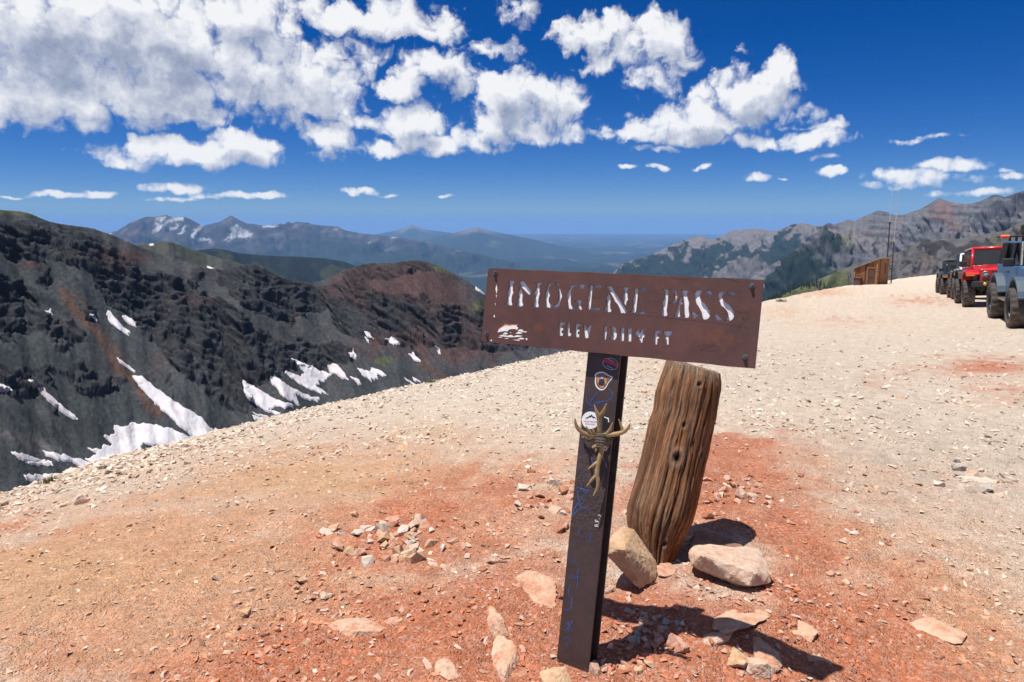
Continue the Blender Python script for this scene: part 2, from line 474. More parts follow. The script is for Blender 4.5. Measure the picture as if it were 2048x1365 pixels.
_A = np.block([[_K, _Q], [_Q.T, np.zeros((3, 3))]])
_w = np.linalg.solve(_A, np.r_[ctl[:, 2], 0, 0, 0])
def tps(x, y):
    sh = x.shape; p = np.c_[x.ravel(), y.ravel()] / SCL
    r = _w[_n] + p @ _w[_n + 1:]
    for i in range(_n):
        r += _w[i] * _tps(((p - _c[i]) ** 2).sum(1))
    return r.reshape(sh)
ea, ee, _ = trace([(p[0], p[1]) for p in EDGE])
er = np.array([math.hypot(*(at(*p)[:2])) for p in EDGE])
inner_az = np.linspace(-0.665, 0.665, 760)
side = np.linspace(0, 1, 44)[1:] ** 1.3
G_AZ = np.concatenate([(-0.665 - side * (PI - 0.665))[::-1], inner_az, 0.665 + side * (PI - 0.665)])
dep = np.linspace(math.atan(1.65 / 1.9), math.atan(1.65 / 24.0), 330)
G_R = np.concatenate([np.linspace(0.12, 1.8, 14), 1.65 / np.tan(dep), np.geomspace(24.6, 420, 90)])
R, X, Y = polar(G_AZ, G_R)
RE = np.interp(G_AZ, np.r_[-PI, -1.6, ea, 1.6, PI], np.r_[26, 9, er, 90, 26])
RE = smooth1(RE, 25)
Rc = np.minimum(R, RE[None])
Zc = tps(Rc * np.sin(G_AZ)[None], Rc * np.cos(G_AZ)[None])
Ra = RE * 0.97
za = tps((Ra * np.sin(G_AZ))[None], (Ra * np.cos(G_AZ))[None])[0]; zb = tps((RE * np.sin(G_AZ))[None], (RE * np.cos(G_AZ))[None])[0]
se = (zb - za) / (RE - Ra)
d = np.maximum(R - RE[None], 0); L = 0.35 * RE[None]
Z = Zc + se * d + (-0.62 - se) * (d - L * (1 - np.exp(-d / L)))
ga, ge, _ = trace([(-300, 1085), (0, 990), (60, 971), (200, 925), (300, 900), (400, 872), (470, 855), (600, 822), (700, 800), (800, 777), (900, 757), (1000, 733), (1080, 716),
                   (1130, 705), (1300, 660), (1400, 635), (1520, 606), (1600, 588), (1660, 577), (1706, 570), (1775, 561), (1850, 552), (1900, 547), (1960, 545), (2048, 542), (2350, 540)])
inv = (np.abs(G_AZ) < 0.7)
wg = sstep(0.45, 1.0, R / RE[None]) * inv[None]
Z[:, inv] = fit_skyline(Z[:, inv], R[:, inv], G_AZ[inv], ga, ge, wg[:, inv], 3, 31)
lod = np.clip(1 - R / 40, 0.0, 1)
rough_z = 0.05 * fbm(X * 0.8, Y * 0.8, 3, 1) + lod * (0.022 * fbm(X * 3.1, Y * 3.1, 4, 9) + 0.010 * ridged(X * 7.5, Y * 7.5, 3, 4)
           + 0.006 * fbm(X * 24, Y * 24, 3, 17)) + np.clip(R / 60 - .3, 0, 2) * 0.1 * fbm(X * .15, Y * .15, 3, 31)
# a low hump of broken bedrock between the post, the log and the right
hump = 0.07 * np.exp(-(((X - 0.95) / .38) ** 2 + ((Y - 2.75) / .32) ** 2)) - 0.05 * np.exp(-(((X - 0.35) / .22) ** 2 + ((Y - 2.75) / .25) ** 2))
rough_z += hump
tr_v = X * .8 - Y * .6; tr_u = X * .6 + Y * .8
rough_z += .022 * fbm(tr_v * 2.0, tr_u * .10, 3, 61) * sstep(1.2, 2.6, X) * lod         # old wheel tracks
keep = np.exp(-((X - 0.2) ** 2 + (Y - 2.42) ** 2) / 0.06)
Z = Z + rough_z * (1 - keep) * sstep(0, 1.2, R)
GROUND_Z = Z
_li = np.arange(len(G_R))
def gz(x, y):
    """ground height at world x, y"""
    x = np.asarray(x, float); y = np.asarray(y, float)
    a = np.arctan2(x, y); r = np.hypot(x, y)
    fa = np.interp(a, G_AZ, np.arange(len(G_AZ))); fr = np.interp(r, G_R, _li)
    i = np.minimum(fr.astype(int), len(G_R) - 2); j = np.minimum(fa.astype(int), len(G_AZ) - 2)
    u = fr - i; v = fa - j; Zg = GROUND_Z
    return (Zg[i, j] * (1 - u) + Zg[i + 1, j] * u) * (1 - v) + (Zg[i, j + 1] * (1 - u) + Zg[i + 1, j + 1] * u) * v
def hit_ground(px, py):
    """where the sight line through a photograph pixel meets the ground"""
    r = ray(px, py); s = np.geomspace(1.5, 120, 1500)
    p = EYE + r * s[:, None]
    below = p[:, 2] < gz(p[:, 0], p[:, 1])
    k = int(below.argmax()) if below.any() else len(s) - 1
    q = p[k].copy(); q[2] = gz(q[0], q[1])
    return q
# ---- soil colours: pale limestone dust, tan, ochre and iron-red earth
PALE = col(.55, .46, .37); GREY = col(.46, .39, .32); TAN = col(.49, .262, .150); OCHRE = col(.50, .295, .155); RED = col(.46, .170, .090); DRED = col(.38, .118, .058)
def blobs(px, py, bl):
    r = 0
    for x, y, sx, sy, w in bl:
        r = r + w * np.exp(-((px - x) / sx) ** 2 - ((py - y) / sy) ** 2)
    return r
def soil(x, y, z):
    px, py, dd = proj(np.stack([x, y, z], -1))
    front = dd > 0.3
    px = np.where(front, px, 1024); py = np.where(front, py, 1500)
    n1 = fbm(x * 1.1, y * 1.1, 5, 41); n2 = fbm(x * 3.7, y * 3.7, 4, 57); n3 = fbm(x * .35, y * .35, 3, 77)
    wx = px + 60 * n1; wy = py + 25 * n2
    red = blobs(wx, wy, [(930, 1200, 330, 150, 1.0), (1440, 960, 150, 85, 1.0), (1690, 1230, 200, 170, .75), (1280, 1260, 280, 160, .9), (1010, 980, 190, 60, .6), (1980, 735, 120, 22, .9),
                         (2010, 790, 90, 22, .6), (1700, 645, 130, 8, .4), (1850, 603, 90, 9, .6), (1480, 885, 100, 26, .6), (60, 1062, 130, 22, .45), (1640, 588, 60, 7, .5), (1580, 1050, 110, 80, .6),
                         (1420, 1400, 500, 120, .7), (760, 1060, 140, 60, .6), (560, 1330, 300, 110, .6), (250, 1330, 260, 90, .35), (1800, 1330, 260, 90, .4), (480, 1120, 200, 50, .3), (1770, 760, 60, 20, .3)])
    tan = blobs(wx, wy, [(330, 1130, 420, 130, .9), (720, 940, 330, 60, .7), (120, 1230, 300, 160, .8), (560, 1280, 450, 170, .9), (1830, 1180, 260, 190, .85), (1600, 1000, 160, 120, .5), (1980, 1330, 250, 120, .7), (900, 1050, 400, 130, .6)])
    och = blobs(wx, wy, [(620, 960, 170, 35, .8), (200, 1130, 260, 40, .6), (80, 1190, 150, 40, .5), (880, 870, 120, 25, .35), (1330, 740, 60, 20, .2), (1560, 625, 60, 8, .5), (1640, 583, 70, 7, .6)])
    gry = blobs(wx, wy, [(1800, 940, 330, 90, .9), (1600, 760, 300, 50, .4), (300, 985, 200, 25, .6)])
    c = np.broadcast_to(PALE, x.shape + (3,))
    c = lerp(c, GREY, np.clip(gry + .25 * n3, 0, 1))
    c = lerp(c, TAN, np.clip(tan * (1 + .8 * n1) + .25 * n2 * (tan > .15), 0, .95))
    c = lerp(c, OCHRE, np.clip(och * (1 + .8 * n2), 0, .75))
    c = lerp(c, RED, np.clip(red * (1 + 1.3 * n1) + .35 * n2 * (red > .2) - .1, 0, .92))
    c = lerp(c, DRED, np.clip(sstep(.6, 1.2, red + .9 * n2), 0, .45))
    return c
GC = soil(X, Y, Z)
GC = GC * (1 + 0.14 * fbm(X * 9, Y * 9, 3, 91))[..., None]
m_ground, t, b = mat('pass_dirt')
pos = t.node('ShaderNodeNewGeometry').outputs['Position']
a = t.node('ShaderNodeAttribute', attribute_name='col').outputs['Color']
grit = t.noise(pos, 38, 8, 0.72)
cellc = t.voro(pos, 75, out='Color')
celld = t.voro(pos, 75)
sep = t.node('ShaderNodeSeparateColor'); t.link(cellc, sep.inputs[0])
peb = t.voro(pos, 150)
c = t.mix(t.mrange(sep.outputs[0], 0.55, 1.0, 0, .35), a, (.55, .47, .39))
c = t.mix(t.math('MULTIPLY', t.mrange(sep.outputs[1], 0.9, 0.93), 0.35), c, (.16, .10, .07))
k = t.math('MULTIPLY', t.mrange(grit, 0.25, 0.75, 0.72, 1.25), t.mrange(t.noise(pos, 7, 6, .6), .3, .7, .86, 1.12))
cc = t.node('ShaderNodeCombineColor')
for i in range(3): t.link(k, cc.inputs[i])
c = t.mix(1.0, c, cc.outputs[0], 'MULTIPLY')
t.put(b.inputs['Base Color'], c)
b.inputs['Roughness'].default_value = 0.95; b.inputs['Specular IOR Level'].default_value = 0.12
h = t.math('ADD', t.math('MULTIPLY', grit, 1.0), t.math('ADD', t.math('MULTIPLY', t.mrange(celld, 0.0, 0.55, 1, 0), 0.8), t.math('MULTIPLY', t.mrange(peb, 0, .6, 1, 0), .5)))
bn = t.node('ShaderNodeBump'); bn.inputs['Strength'].default_value = 0.85; bn.inputs['Distance'].default_value = 0.016
t.link(h, bn.inputs['Height']); t.link(bn.outputs[0], b.inputs['Normal'])
terrain('ground', X, Y, Z, GC, m_ground, 'pale and rust red dirt crest of the mountain pass', 'ground')

# ------------------------------------------------------------------ dark rocky basin wall on the left
SIL1 = [(-1500, 470), (-900, 430), (-500, 400), (-260, 405), (-100, 412), (0, 420), (40, 423), (60, 427), (82, 437), (100, 444), (125, 449), (165, 454), (185, 457), (205, 464), (230, 472), (250, 482), (275, 492), (310, 505), (350, 517), (385, 529),
        (420, 537), (445, 540), (470, 535), (490, 530), (508, 528), (525, 533), (545, 546), (565, 556), (590, 562), (625, 566), (650, 560), (680, 546), (710, 533), (740, 527), (762, 526),
        (785, 526), (805, 523), (835, 521), (850, 523), (875, 531), (905, 546), (935, 563), (960, 580), (980, 600), (1010, 622), (1050, 645), (1100, 668), (1160, 700), (1240, 745)]
sa, st, spx = trace(SIL1)
px1 = np.concatenate([np.linspace(-1500, -264, 70), np.linspace(-260, 1240, 800)])
az1 = azel(px1, np.full_like(px1, 560))[0]
r1 = np.concatenate([np.linspace(330, 520, 30), np.linspace(523, 1240, 400), np.linspace(1250, 1900, 26)])
R, X, Y = polar(az1, r1)
r0 = np.interp(px1, [-260, 0, 240, 480, 560, 640, 700, 870, 1000, 1240], [820, 900, 955, 985, 1020, 1075, 1075, 1060, 1090, 1130])
r0 = smooth1(r0, 31)[None] + 22 * fbm(px1 / 90, px1 * 0, 3, 5)[None]
wf = np.interp(px1, [-260, 0, 300, 500, 700, 900, 1240], [300, 345, 350, 320, 270, 235, 230])[None]
Tn = np.interp(az1, sa, st)[None]
H = EYE[2] + Tn * r0
zf = np.interp(px1, [-260, 0, 500, 900, 1240], [-222, -216, -212, -200, -205])[None] + 4 * fbm(X / 60, Y / 60, 3, 8)
dd = r0 - R
s = dd / wf
g = np.where(s < 0, 1, np.clip(1 - np.clip(s, 0, 1), 0, 1) ** 1.12)
Zs = zf + (H - zf) * g
Zs = np.where(s < 0, H + dd * 0.35, Zs)
Zs = np.where(R < 480, np.maximum(Zs, zf + (480 - R) * .5), Zs)
ag = az1[None] * 1000.0 + 0 * R                          # metres along the wall at 1 km
pxg = px1[None] + 0 * R
env = sstep(-.25, .10, s) * sstep(1.04, .8, s)
warp = 40 * fbm(X / 180, Y / 180, 3, 22)
chute = ag + Zs                                          # constant down each chute: they slant to the right
Zs = Zs + (ridged((chute + warp) / 120, (ag - Zs) / 500, 3, 2) - .5) * 26 * env * sstep(.02, .3, s)
Zs = Zs + 10 * fbm(X / 90, Y / 90, 3, 14) * env
def inside(px, py, poly):
    r = np.zeros(px.shape, bool); n = len(poly)
    for i in range(n):
        x0, y0 = poly[i]; x1, y1 = poly[(i + 1) % n]
        if y0 == y1: continue
        c = ((y0 > py) != (y1 > py)) & (px < (x1 - x0) * (py - y0) / (y1 - y0) + x0)
        r ^= c
    return r
def near_line(px, py, line, w):
    r = np.full(px.shape, 1e9)
    for (x0, y0), (x1, y1) in zip(line, line[1:]):
        dx, dy = x1 - x0, y1 - y0; u = np.clip(((px - x0) * dx + (py - y0) * dy) / (dx * dx + dy * dy), 0, 1)
        r = np.minimum(r, np.hypot(px - x0 - u * dx, py - y0 - u * dy))
    return np.exp(-(r / w) ** 2)
def blur(a, k):
    for _ in range(k):
        a = a.copy(); a[1:-1, 1:-1] = (a[1:-1, 1:-1] * 2 + a[:-2, 1:-1] + a[2:, 1:-1] + a[1:-1, :-2] + a[1:-1, 2:]) / 6
    return a
QX, QY, _q = proj(np.stack([X, Y, Zs], -1))
jx = QX + 30 * fbm(QX / 60, QY / 45, 4, 401); jy = QY + 20 * fbm(QX / 50, QY / 40, 4, 405)
CRAGS = [[(170,530),(240,515),(330,555),(430,600),(500,640),(560,680),(640,690),(710,700),(690,730),(600,735),(510,775),(495,835),(440,815),(400,770),(350,740),(300,690),(270,640),(220,610),(180,580)], [(-1500,470),(-260,430),(0,445),(60,435),(180,465),(245,500),(200,535),(100,520),(0,505),(-260,520),(-1500,600)],
         [(-1300,640),(-260,540),(0,540),(70,580),(110,640),(60,665),(-100,650),(-260,660),(-1300,760)], [(-200,730),(0,730),(60,740),(115,762),(60,792),(-100,780)], [(110,742),(180,750),(245,772),(170,788)], [(640,575),(720,555),(800,595),(970,615),(1100,690),(960,705),(880,690),(760,685),(670,665)],
         [(420,540),(510,527),(560,552),(640,568),(655,620),(560,640),(450,600)], [(60,650),(140,640),(180,680),(120,700)], [(700,530),(790,525),(850,520),(860,540),(760,560),(690,560)]]
crag = np.zeros_like(X)
for pl in CRAGS: crag = np.maximum(crag, inside(jx, jy, pl).astype(float))
crag = np.maximum(blur(crag, 3), .8 * sstep(.28, .5, fbm(ag / 40, Zs / 22, 4, 12)) * sstep(.9, .6, s))
crag = sstep(.30, .62, crag) * sstep(1.03, .93, s) * sstep(-.06, .02, s)
# relief stands out from the wall along its normal, in beds that dip to the right
Ps = np.stack([X, Y, Zs], -1)
t0 = np.gradient(blur(Ps, 6), axis=0); t1 = np.gradient(blur(Ps, 6), axis=1)
Nn = np.cross(t1, t0); Nn /= np.linalg.norm(Nn, axis=-1)[..., None]; Nn *= np.sign(Nn[..., 2])[..., None]
dip = math.radians(24)
tt_ = ag * math.cos(dip) - Zs * math.sin(dip) + warp * .4; hh_ = ag * math.sin(dip) + Zs * math.cos(dip) + warp * .25
big = ridged(tt_ / 120, hh_ / 26, 5, 33, .62); sm2 = ridged(tt_ / 42 + big, hh_ / 7.5, 5, 37, .62); fn = fbm(tt_ / 10, hh_ / 2.6, 4, 40)
frac = ridged((ag - .35 * Zs) / 24, Zs / 90, 3, 46)                     # joints cutting across the beds
bed = hh_ / 8.5 + .8 * fbm(tt_ / 50, hh_ / 50, 3, 43); bed = bed - np.floor(bed)
dn = crag * ((big - .45) * 13 + (sm2 - .45) * 9 + fn * 3.6 - 5.5 * np.clip(frac - .6, 0, 1) + (np.where(bed < .75, bed / .75, (1 - bed) / .25) - .5) * 3.2) * (.3 + .7 * sstep(0, .12, s))
dn = dn + (1 - crag) * (fbm(chute / 7, (ag - Zs) / 60, 4, 44) * 1.3 + fbm(ag / 4, Zs / 3, 3, 49) * .6 + 3.5 * np.clip(ridged(tt_ / 26, hh_ / 10, 3, 51) - .72, 0, 1) * sstep(.1, .4, fbm(ag / 70, Zs / 50, 3, 53))) * env
X = X + Nn[..., 0] * dn; Y = Y + Nn[..., 1] * dn; Zs = Zs + Nn[..., 2] * dn
R = np.hypot(X, Y)
Zs = fit_skyline(Zs, R, az1, sa, st, sstep(.75, .1, s), 5, 13)
sl, zx, zy = slope_of(Zs, X, Y)
n1 = fbm(ag / 130, Zs / 90, 4, 61); n2 = fbm(ag / 35, Zs / 25, 4, 65); n3 = fbm((chute + warp * .3) / 8, (ag - Zs) / 170, 5, 71, .6)
QX, QY, _q = proj(np.stack([X, Y, Zs], -1))
DARK = col(.026, .027, .031); GGRY = col(.044, .050, .053); SCREE = col(.053, .053, .057); REDR = col(.066, .038, .036); RUST = col(.090, .047, .031); GRN = col(.075, .080, .040); BLK = col(.010, .010, .013); PALEG = col(.082, .080, .082)
C = np.broadcast_to(SCREE, X.shape + (3,))
C = lerp(C, GGRY, sstep(-.2, .3, n1 + n3 * .4 + .4 * np.exp(-((QX - 120) / 200) ** 2)))
wx = QX + 16 * n2 * 2; wy = QY + 10 * n1 * 2
redm = sstep(.15, .6, n2 * .5 + n3 * .35 + .85 * blobs(wx, wy, [(230, 515, 70, 25, .9), (60, 535, 50, 14, .7), (700, 580, 60, 30, 1.0), (800, 555, 90, 28, 1.0), (880, 600, 90, 40, .8), (800, 690, 120, 40, .55), (960, 690, 80, 40, .6), (420, 600, 50, 20, .4)]))
C = lerp(C, REDR, redm * .9)
rust = np.maximum(near_line(wx, wy, [(120, 590), (165, 640), (215, 700), (262, 762), (310, 830)], 10), .8 * near_line(wx, wy, [(150, 590), (200, 650), (245, 722), (268, 750)], 5))
rust = np.maximum(rust, .9 * near_line(wx, wy, [(832, 712), (852, 730), (880, 752)], 7))
C = lerp(C, RUST, np.clip(rust * (.8 + .8 * n3), 0, .85))
C = lerp(C, PALEG, np.clip(near_line(wx, wy, [(-200, 780), (0, 868), (90, 905), (200, 940), (330, 960)], 14) * .8 + .5 * near_line(wx, wy, [(20, 790), (90, 830), (150, 880)], 8), 0, .8))
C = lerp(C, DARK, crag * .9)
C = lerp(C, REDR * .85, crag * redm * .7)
C = lerp(C, BLK, crag * sstep(.52, .25, big * .6 + sm2 * .5) * .55)  # crag shadow painted near-black into the hollows of the relief
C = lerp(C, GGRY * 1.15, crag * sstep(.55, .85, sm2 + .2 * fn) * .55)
C = lerp(C, GRN, sstep(.2, .5, blobs(wx, wy, [(20, 424, 60, 9, 1.2), (890, 540, 45, 10, .9), (775, 728, 16, 12, .9), (955, 600, 30, 20, .6)]) + .3 * n2 - .1) * .8)
C = C * (1 + .42 * n3)[..., None] * (1 + .2 * n2)[..., None] * (1 + .35 * fbm(ag / 4, Zs / 3, 3, 79))[..., None]
m_cirque = terrain_mat('dark_rock', 4.0, 1.2, .4, 1.0, 4.0)
terrain('basin_wall', X, Y, Zs, np.clip(C, .008, 1), m_cirque, 'dark craggy mountain wall with scree slopes left of the pass', 'mountain')
CIR = dict(X=X, Y=Y, Z=Zs, px=px1, r=r1)

# ------------------------------------------------------------------ farther ridges
def valley_z(r):
    return -np.interp(r, [1200, 3000, 8000, 15000, 40000, 97000], [560, 900, 1120, 1330, 1480, 1560])
def far_ridge(name, label, sil, r0p, wf, zf, back, ncol, nrow, amp, lsc, colour, m, p=1.0, seed=0, crest_noise=.25, k=7, gully=0.0, gl=300., spread=1.0, oct=9, crag=0.0, cs=80.):
    sa, st, spx = trace(sil)
    rp0 = r0p[0][1]; rp1 = r0p[-1][1]
    ext = .28 * (spx.max() - spx.min()) * spread
    e0, e1 = spx.min() - ext, spx.max() + ext
    vf = valley_z(np.array([rp0 - wf, rp1 - wf]))
    sa = np.r_[azel(e0, 470.)[0], sa, azel(e1, 470.)[0]]; st = np.r_[(vf[0] - 60) / rp0, st, (vf[1] - 60) / rp1]
    px = np.linspace(e0, e1, ncol); az = azel(px, np.full_like(px, 470))[0]
    r0 = np.interp(px, [q[0] for q in r0p], [q[1] for q in r0p]); r0 = smooth1(r0, 21)
    r0 = r0 + lsc * .25 * fbm(px / 60, px * 0 + seed, 3, seed)
    u = np.concatenate([np.linspace(1.12, 0, nrow)[:-1], -np.linspace(0, 1, max(6, nrow // 6)) ** 1.2])
    R = r0[None] - u[:, None] * np.where(u[:, None] > 0, wf, back)
    X = R * np.sin(az)[None]; Y = R * np.cos(az)[None]
    H = EYE[2] + np.interp(az, sa, st)[None] * r0[None]
    zfa = (np.interp(px, [q[0] for q in zf], [q[1] for q in zf])[None] if isinstance(zf, list) else (valley_z(r0 - wf)[None] - 70 if zf is None else zf))
    zfa = np.minimum(zfa, H - 20)
    s = np.broadcast_to(u[:, None], R.shape)
    Z = np.where(s >= 0, zfa + (H - zfa) * (np.clip(1 - s, 0, 1) ** p + np.minimum(1 - s, 0)), H + s * back * .5)
    env = np.where(s >= 0, crest_noise + (1 - crest_noise) * sstep(0, .25, s), crest_noise) * np.where(s > .75, sstep(1.12, .75, s), 1)
    E_ = eroded(X / lsc, Y / lsc, oct, seed)
    Z = Z + amp * E_ * env
    if gully:
        wq = .5 * fbm(X / (gl * 3), Y / (gl * 3), 3, seed + 6)
        gn = ridged(az[None] * r0.mean() / gl + .35 * E_ + wq + s * 1.3, R / (gl * 2.0) + wq, 5, seed + 3)
        Z = Z + (gn - .5) * gully * env
    Z = fit_skyline(Z, R, az, sa, st, sstep(.8, .15, s), 5, k)
    if crag:
        Ps = np.stack([X, Y, Z], -1); Pb = blur(Ps, 3)
        Nn = np.cross(np.gradient(Pb, axis=1), np.gradient(Pb, axis=0)); Nn /= np.linalg.norm(Nn, axis=-1)[..., None] + 1e-9; Nn *= np.sign(Nn[..., 2])[..., None]
        A_m = az[None] * r0.mean() + 0 * R; tq = A_m * .94 - Z * .34; hq = A_m * .34 + Z * .94
        dn = crag * ((ridged(tq / cs, hq / (cs * .55), 5, seed + 8) - .45) * 1.0 + .4 * (ridged((A_m + Z) / (cs * .5), (A_m - Z) / (cs * 3), 3, seed + 11) - .5)) * sstep(1.0, .7, s) * sstep(.0, .18, s)
        X = X + Nn[..., 0] * dn; Y = Y + Nn[..., 1] * dn; Z = Z + Nn[..., 2] * dn; R = np.hypot(X, Y)
        Z = fit_skyline(Z, R, az, sa, st, sstep(.8, .15, s), 4, k)
    sl, zx, zy = slope_of(Z, X, Y)
    C = colour(X, Y, Z, sl, s, px[None] + 0 * R, H, E_)
    return terrain(name, X, Y, Z, np.clip(C, .006, 1), m, label, 'mountain'), dict(X=X, Y=Y, Z=Z, px=px)
m_far = terrain_mat('far_rock', 70.0, 12.0, .3, .8, 5.0)
m_mid = terrain_mat('range_rock', 28.0, 5.0, .3, .9, 5.0)
FOREST = col(.010, .019, .013); MEADOW = col(.085, .095, .040); ROCKG = col(.096, .096, .104); ROCKP = col(.130, .118, .118); ROCKD = col(.042, .042, .048); SNOWC = col(.75, .77, .8)

def c_wilson(X, Y, Z, sl, s, px, H, E_):
    n = fbm(px * 15. / 900, Z / 600, 5, 3); n2 = fbm(px * 15. / 300 - Z / 250, Z / 200, 4, 8)
    c = lerp(lerp(np.broadcast_to(ROCKD, X.shape + (3,)), ROCKP, sstep(-.2, .4, n + n2 * .6)), col(.19, .11, .085), sstep(.1, .5, n2 + .25 * np.exp(-((px - 255) / 40) ** 2)) * .7)
    hgt = Z - (H - 500)
    snow = sstep(.12, .3, n2 * .9 + n * .4 + .38 * blobs(px, s * 100, [(335, 12, 25, 8, 1), (395, 14, 22, 8, 1.1), (480, 14, 16, 8, 1), (465, 20, 22, 6, .8), (600, 6, 22, 6, 1.2), (365, 10, 12, 6, .8), (545, 14, 30, 6, .5)]) - .16) * sstep(.4, .2, s)
    c = lerp(c * .6, SNOWC * .55, snow * .75)
    tree = sstep(.28, .42, s + .35 * n2 + .15 * n)
    return lerp(c, FOREST * 1.15, tree)
far_ridge('distant_range', 'jagged snow streaked blue range on the left horizon', [(170, 478), (200, 471), (218, 466), (235, 462), (262, 445), (292, 434), (310, 434), (332, 430), (350, 437), (367, 433), (385, 441), (405, 452), (420, 449),
          (440, 444), (462, 431), (478, 440), (492, 447), (510, 449), (530, 452), (560, 449), (572, 446), (590, 445), (612, 445), (625, 449), (650, 452), (675, 453), (690, 461), (720, 467), (760, 471), (800, 476), (850, 484)],
          [(170, 21000), (850, 24000)], 6200, None, 4500, 560, 120, 620, 2300, c_wilson, m_far, 1.35, 4, .35, 15, 150, 700, 1.0, 9, 190., 800.)
def c_cone(X, Y, Z, sl, s, px, H, E_):
    n = fbm(X / 1500, Y / 1500, 4, 13)
    c = np.broadcast_to(FOREST * 1.2, X.shape + (3,))
    c = lerp(c, MEADOW * .9, sstep(.25, .5, n) * .6)
    return lerp(c, ROCKP * .95, sstep(.2, .08, s + .2 * n) * sstep(-200, 150, H - 0 + 420))
far_ridge('lone_peak', 'small pointed blue cone peak standing alone on the horizon', [(690, 482), (730, 474), (765, 467), (790, 462), (805, 457), (815, 452), (823, 448), (832, 452), (845, 458), (870, 462), (900, 466), (930, 471), (980, 480)],
          [(690, 45000), (980, 45000)], 9000, None, 7000, 150, 44, 60, 4000, c_cone, m_far, 1.3, 14, .1, 3)
far_ridge('rounded_peak', 'broad dark blue hump mountain right of the cone peak', [(780, 496), (830, 486), (880, 473), (905, 467), (925, 462), (940, 457), (955, 455), (968, 458), (985, 463), (1010, 468), (1040, 474), (1070, 480), (1120, 492)],
          [(780, 34000), (1120, 34000)], 9500, None, 6500, 180, 50, 90, 3500, c_cone, m_far, 1.25, 24, .1, 3)
def c_mesa(X, Y, Z, sl, s, px, H, E_):
    return lerp(np.broadcast_to(FOREST * 1.6, X.shape + (3,)), MEADOW, sstep(0, .4, fbm(X / 3000, Y / 900, 4, 15)) * .6)
far_ridge('horizon_mesa', 'low flat blue mesa along the horizon', [(980, 478), (1050, 472), (1090, 470), (1140, 469), (1200, 472), (1300, 474), (1345, 476), (1450, 479)],
          [(980, 80000), (1450, 80000)], 9000, None, 4000, 160, 24, 30, 5000, c_mesa, m_far, .8, 34, .1, 3)
def c_for(X, Y, Z, sl, s, px, H, E_):
    n = fbm(X / 350, Y / 350, 5, 23)
    c = lerp(np.broadcast_to(col(.005, .010, .011), X.shape + (3,)), col(.010, .018, .016), sstep(-.3, .4, fbm(X / 90, Y / 90, 4, 28)))
    c = lerp(c, MEADOW * .45, sstep(.16, .4, n + .5 * blobs(px, s * 100, [(655, 25, 22, 26, .9), (440, 8, 40, 10, .8), (690, 30, 20, 20, .4)]) - .12) * .75)
    return c
far_ridge('forested_ridge', 'dark forested ridge in the gap behind the basin wall', [(330, 512), (380, 504), (410, 499), (432, 497), (455, 501), (480, 507), (540, 512), (600, 514), (650, 517), (690, 524), (730, 540), (780, 562), (850, 590)],
          [(330, 5200), (850, 6200)], 2100, None, 1500, 330, 100, 90, 700, c_for, m_mid, 1.0, 44, .15, 5, 60, 260)
def c_grn(X, Y, Z, sl, s, px, H, E_):
    n = fbm(X / 160, Y / 160, 5, 33)
    c = lerp(np.broadcast_to(col(.040, .045, .026), X.shape + (3,)), col(.052, .052, .045), sstep(-.1, .3, n))
    c = lerp(c, FOREST * 1.3, sstep(.35, .7, s + n * .5))
    return lerp(c, SNOWC, sstep(.55, .7, blobs(px - s * 90, s * 100, [(404, 16, 13, 3.2, 1), (300, 2, 9, 2, .8)])))
far_ridge('green_hill', 'small green hill behind the basin wall crest', [(200, 480), (230, 484), (270, 492), (300, 487), (325, 483), (345, 485), (372, 495), (395, 503), (430, 514), (470, 524), (520, 540), (580, 566)],
          [(200, 2700), (580, 3000)], 700, -330, 700, 240, 70, 50, 380, c_grn, m_mid, 1.0, 54, .2, 5, 30, 140)
def c_r1(X, Y, Z, sl, s, px, H, E_):
    n = fbm(px * 7.8 / 500, Z / 320, 5, 43); n2 = fbm(px * 7.8 / 130, Z / 85, 4, 46)
    c = lerp(np.broadcast_to(ROCKP, X.shape + (3,)), col(.125, .100, .094), sstep(-.1, .4, n))
    tree = sstep(.0, .15, s * .9 + .45 * n2 + .45 * n - .04 - .25 * blobs(px, s * 100, [(1500, 10, 40, 16, .8), (1395, 6, 22, 8, .8), (1600, 18, 50, 16, .7)]))
    c = lerp(c, FOREST * 1.05, tree)
    cliff = sstep(.1, .35, blobs(px, s * 100, [(1440, 66, 75, 13, 1), (1545, 62, 40, 10, .7), (1370, 60, 30, 10, .7)]) + .5 * n2 - .25)
    return lerp(c, col(.14, .125, .122), cliff * .7)
far_ridge('far_massif', 'hazy brown and forested massif with pale cliffs beyond the valley', [(1240, 530), (1300, 511), (1345, 490), (1370, 480), (1390, 473), (1405, 473), (1422, 480), (1440, 474), (1465, 461), (1490, 459), (1520, 457),
          (1540, 463), (1560, 460), (1585, 449), (1605, 446), (1625, 451), (1645, 452), (1670, 460), (1720, 470)], [(1240, 12800), (1450, 11500), (1720, 10000)], 3600, None, 2500, 480, 160, 300, 1250, c_r1, m_far, .95, 64, .2, 5, 70, 420, .3, 9, 90., 420.)
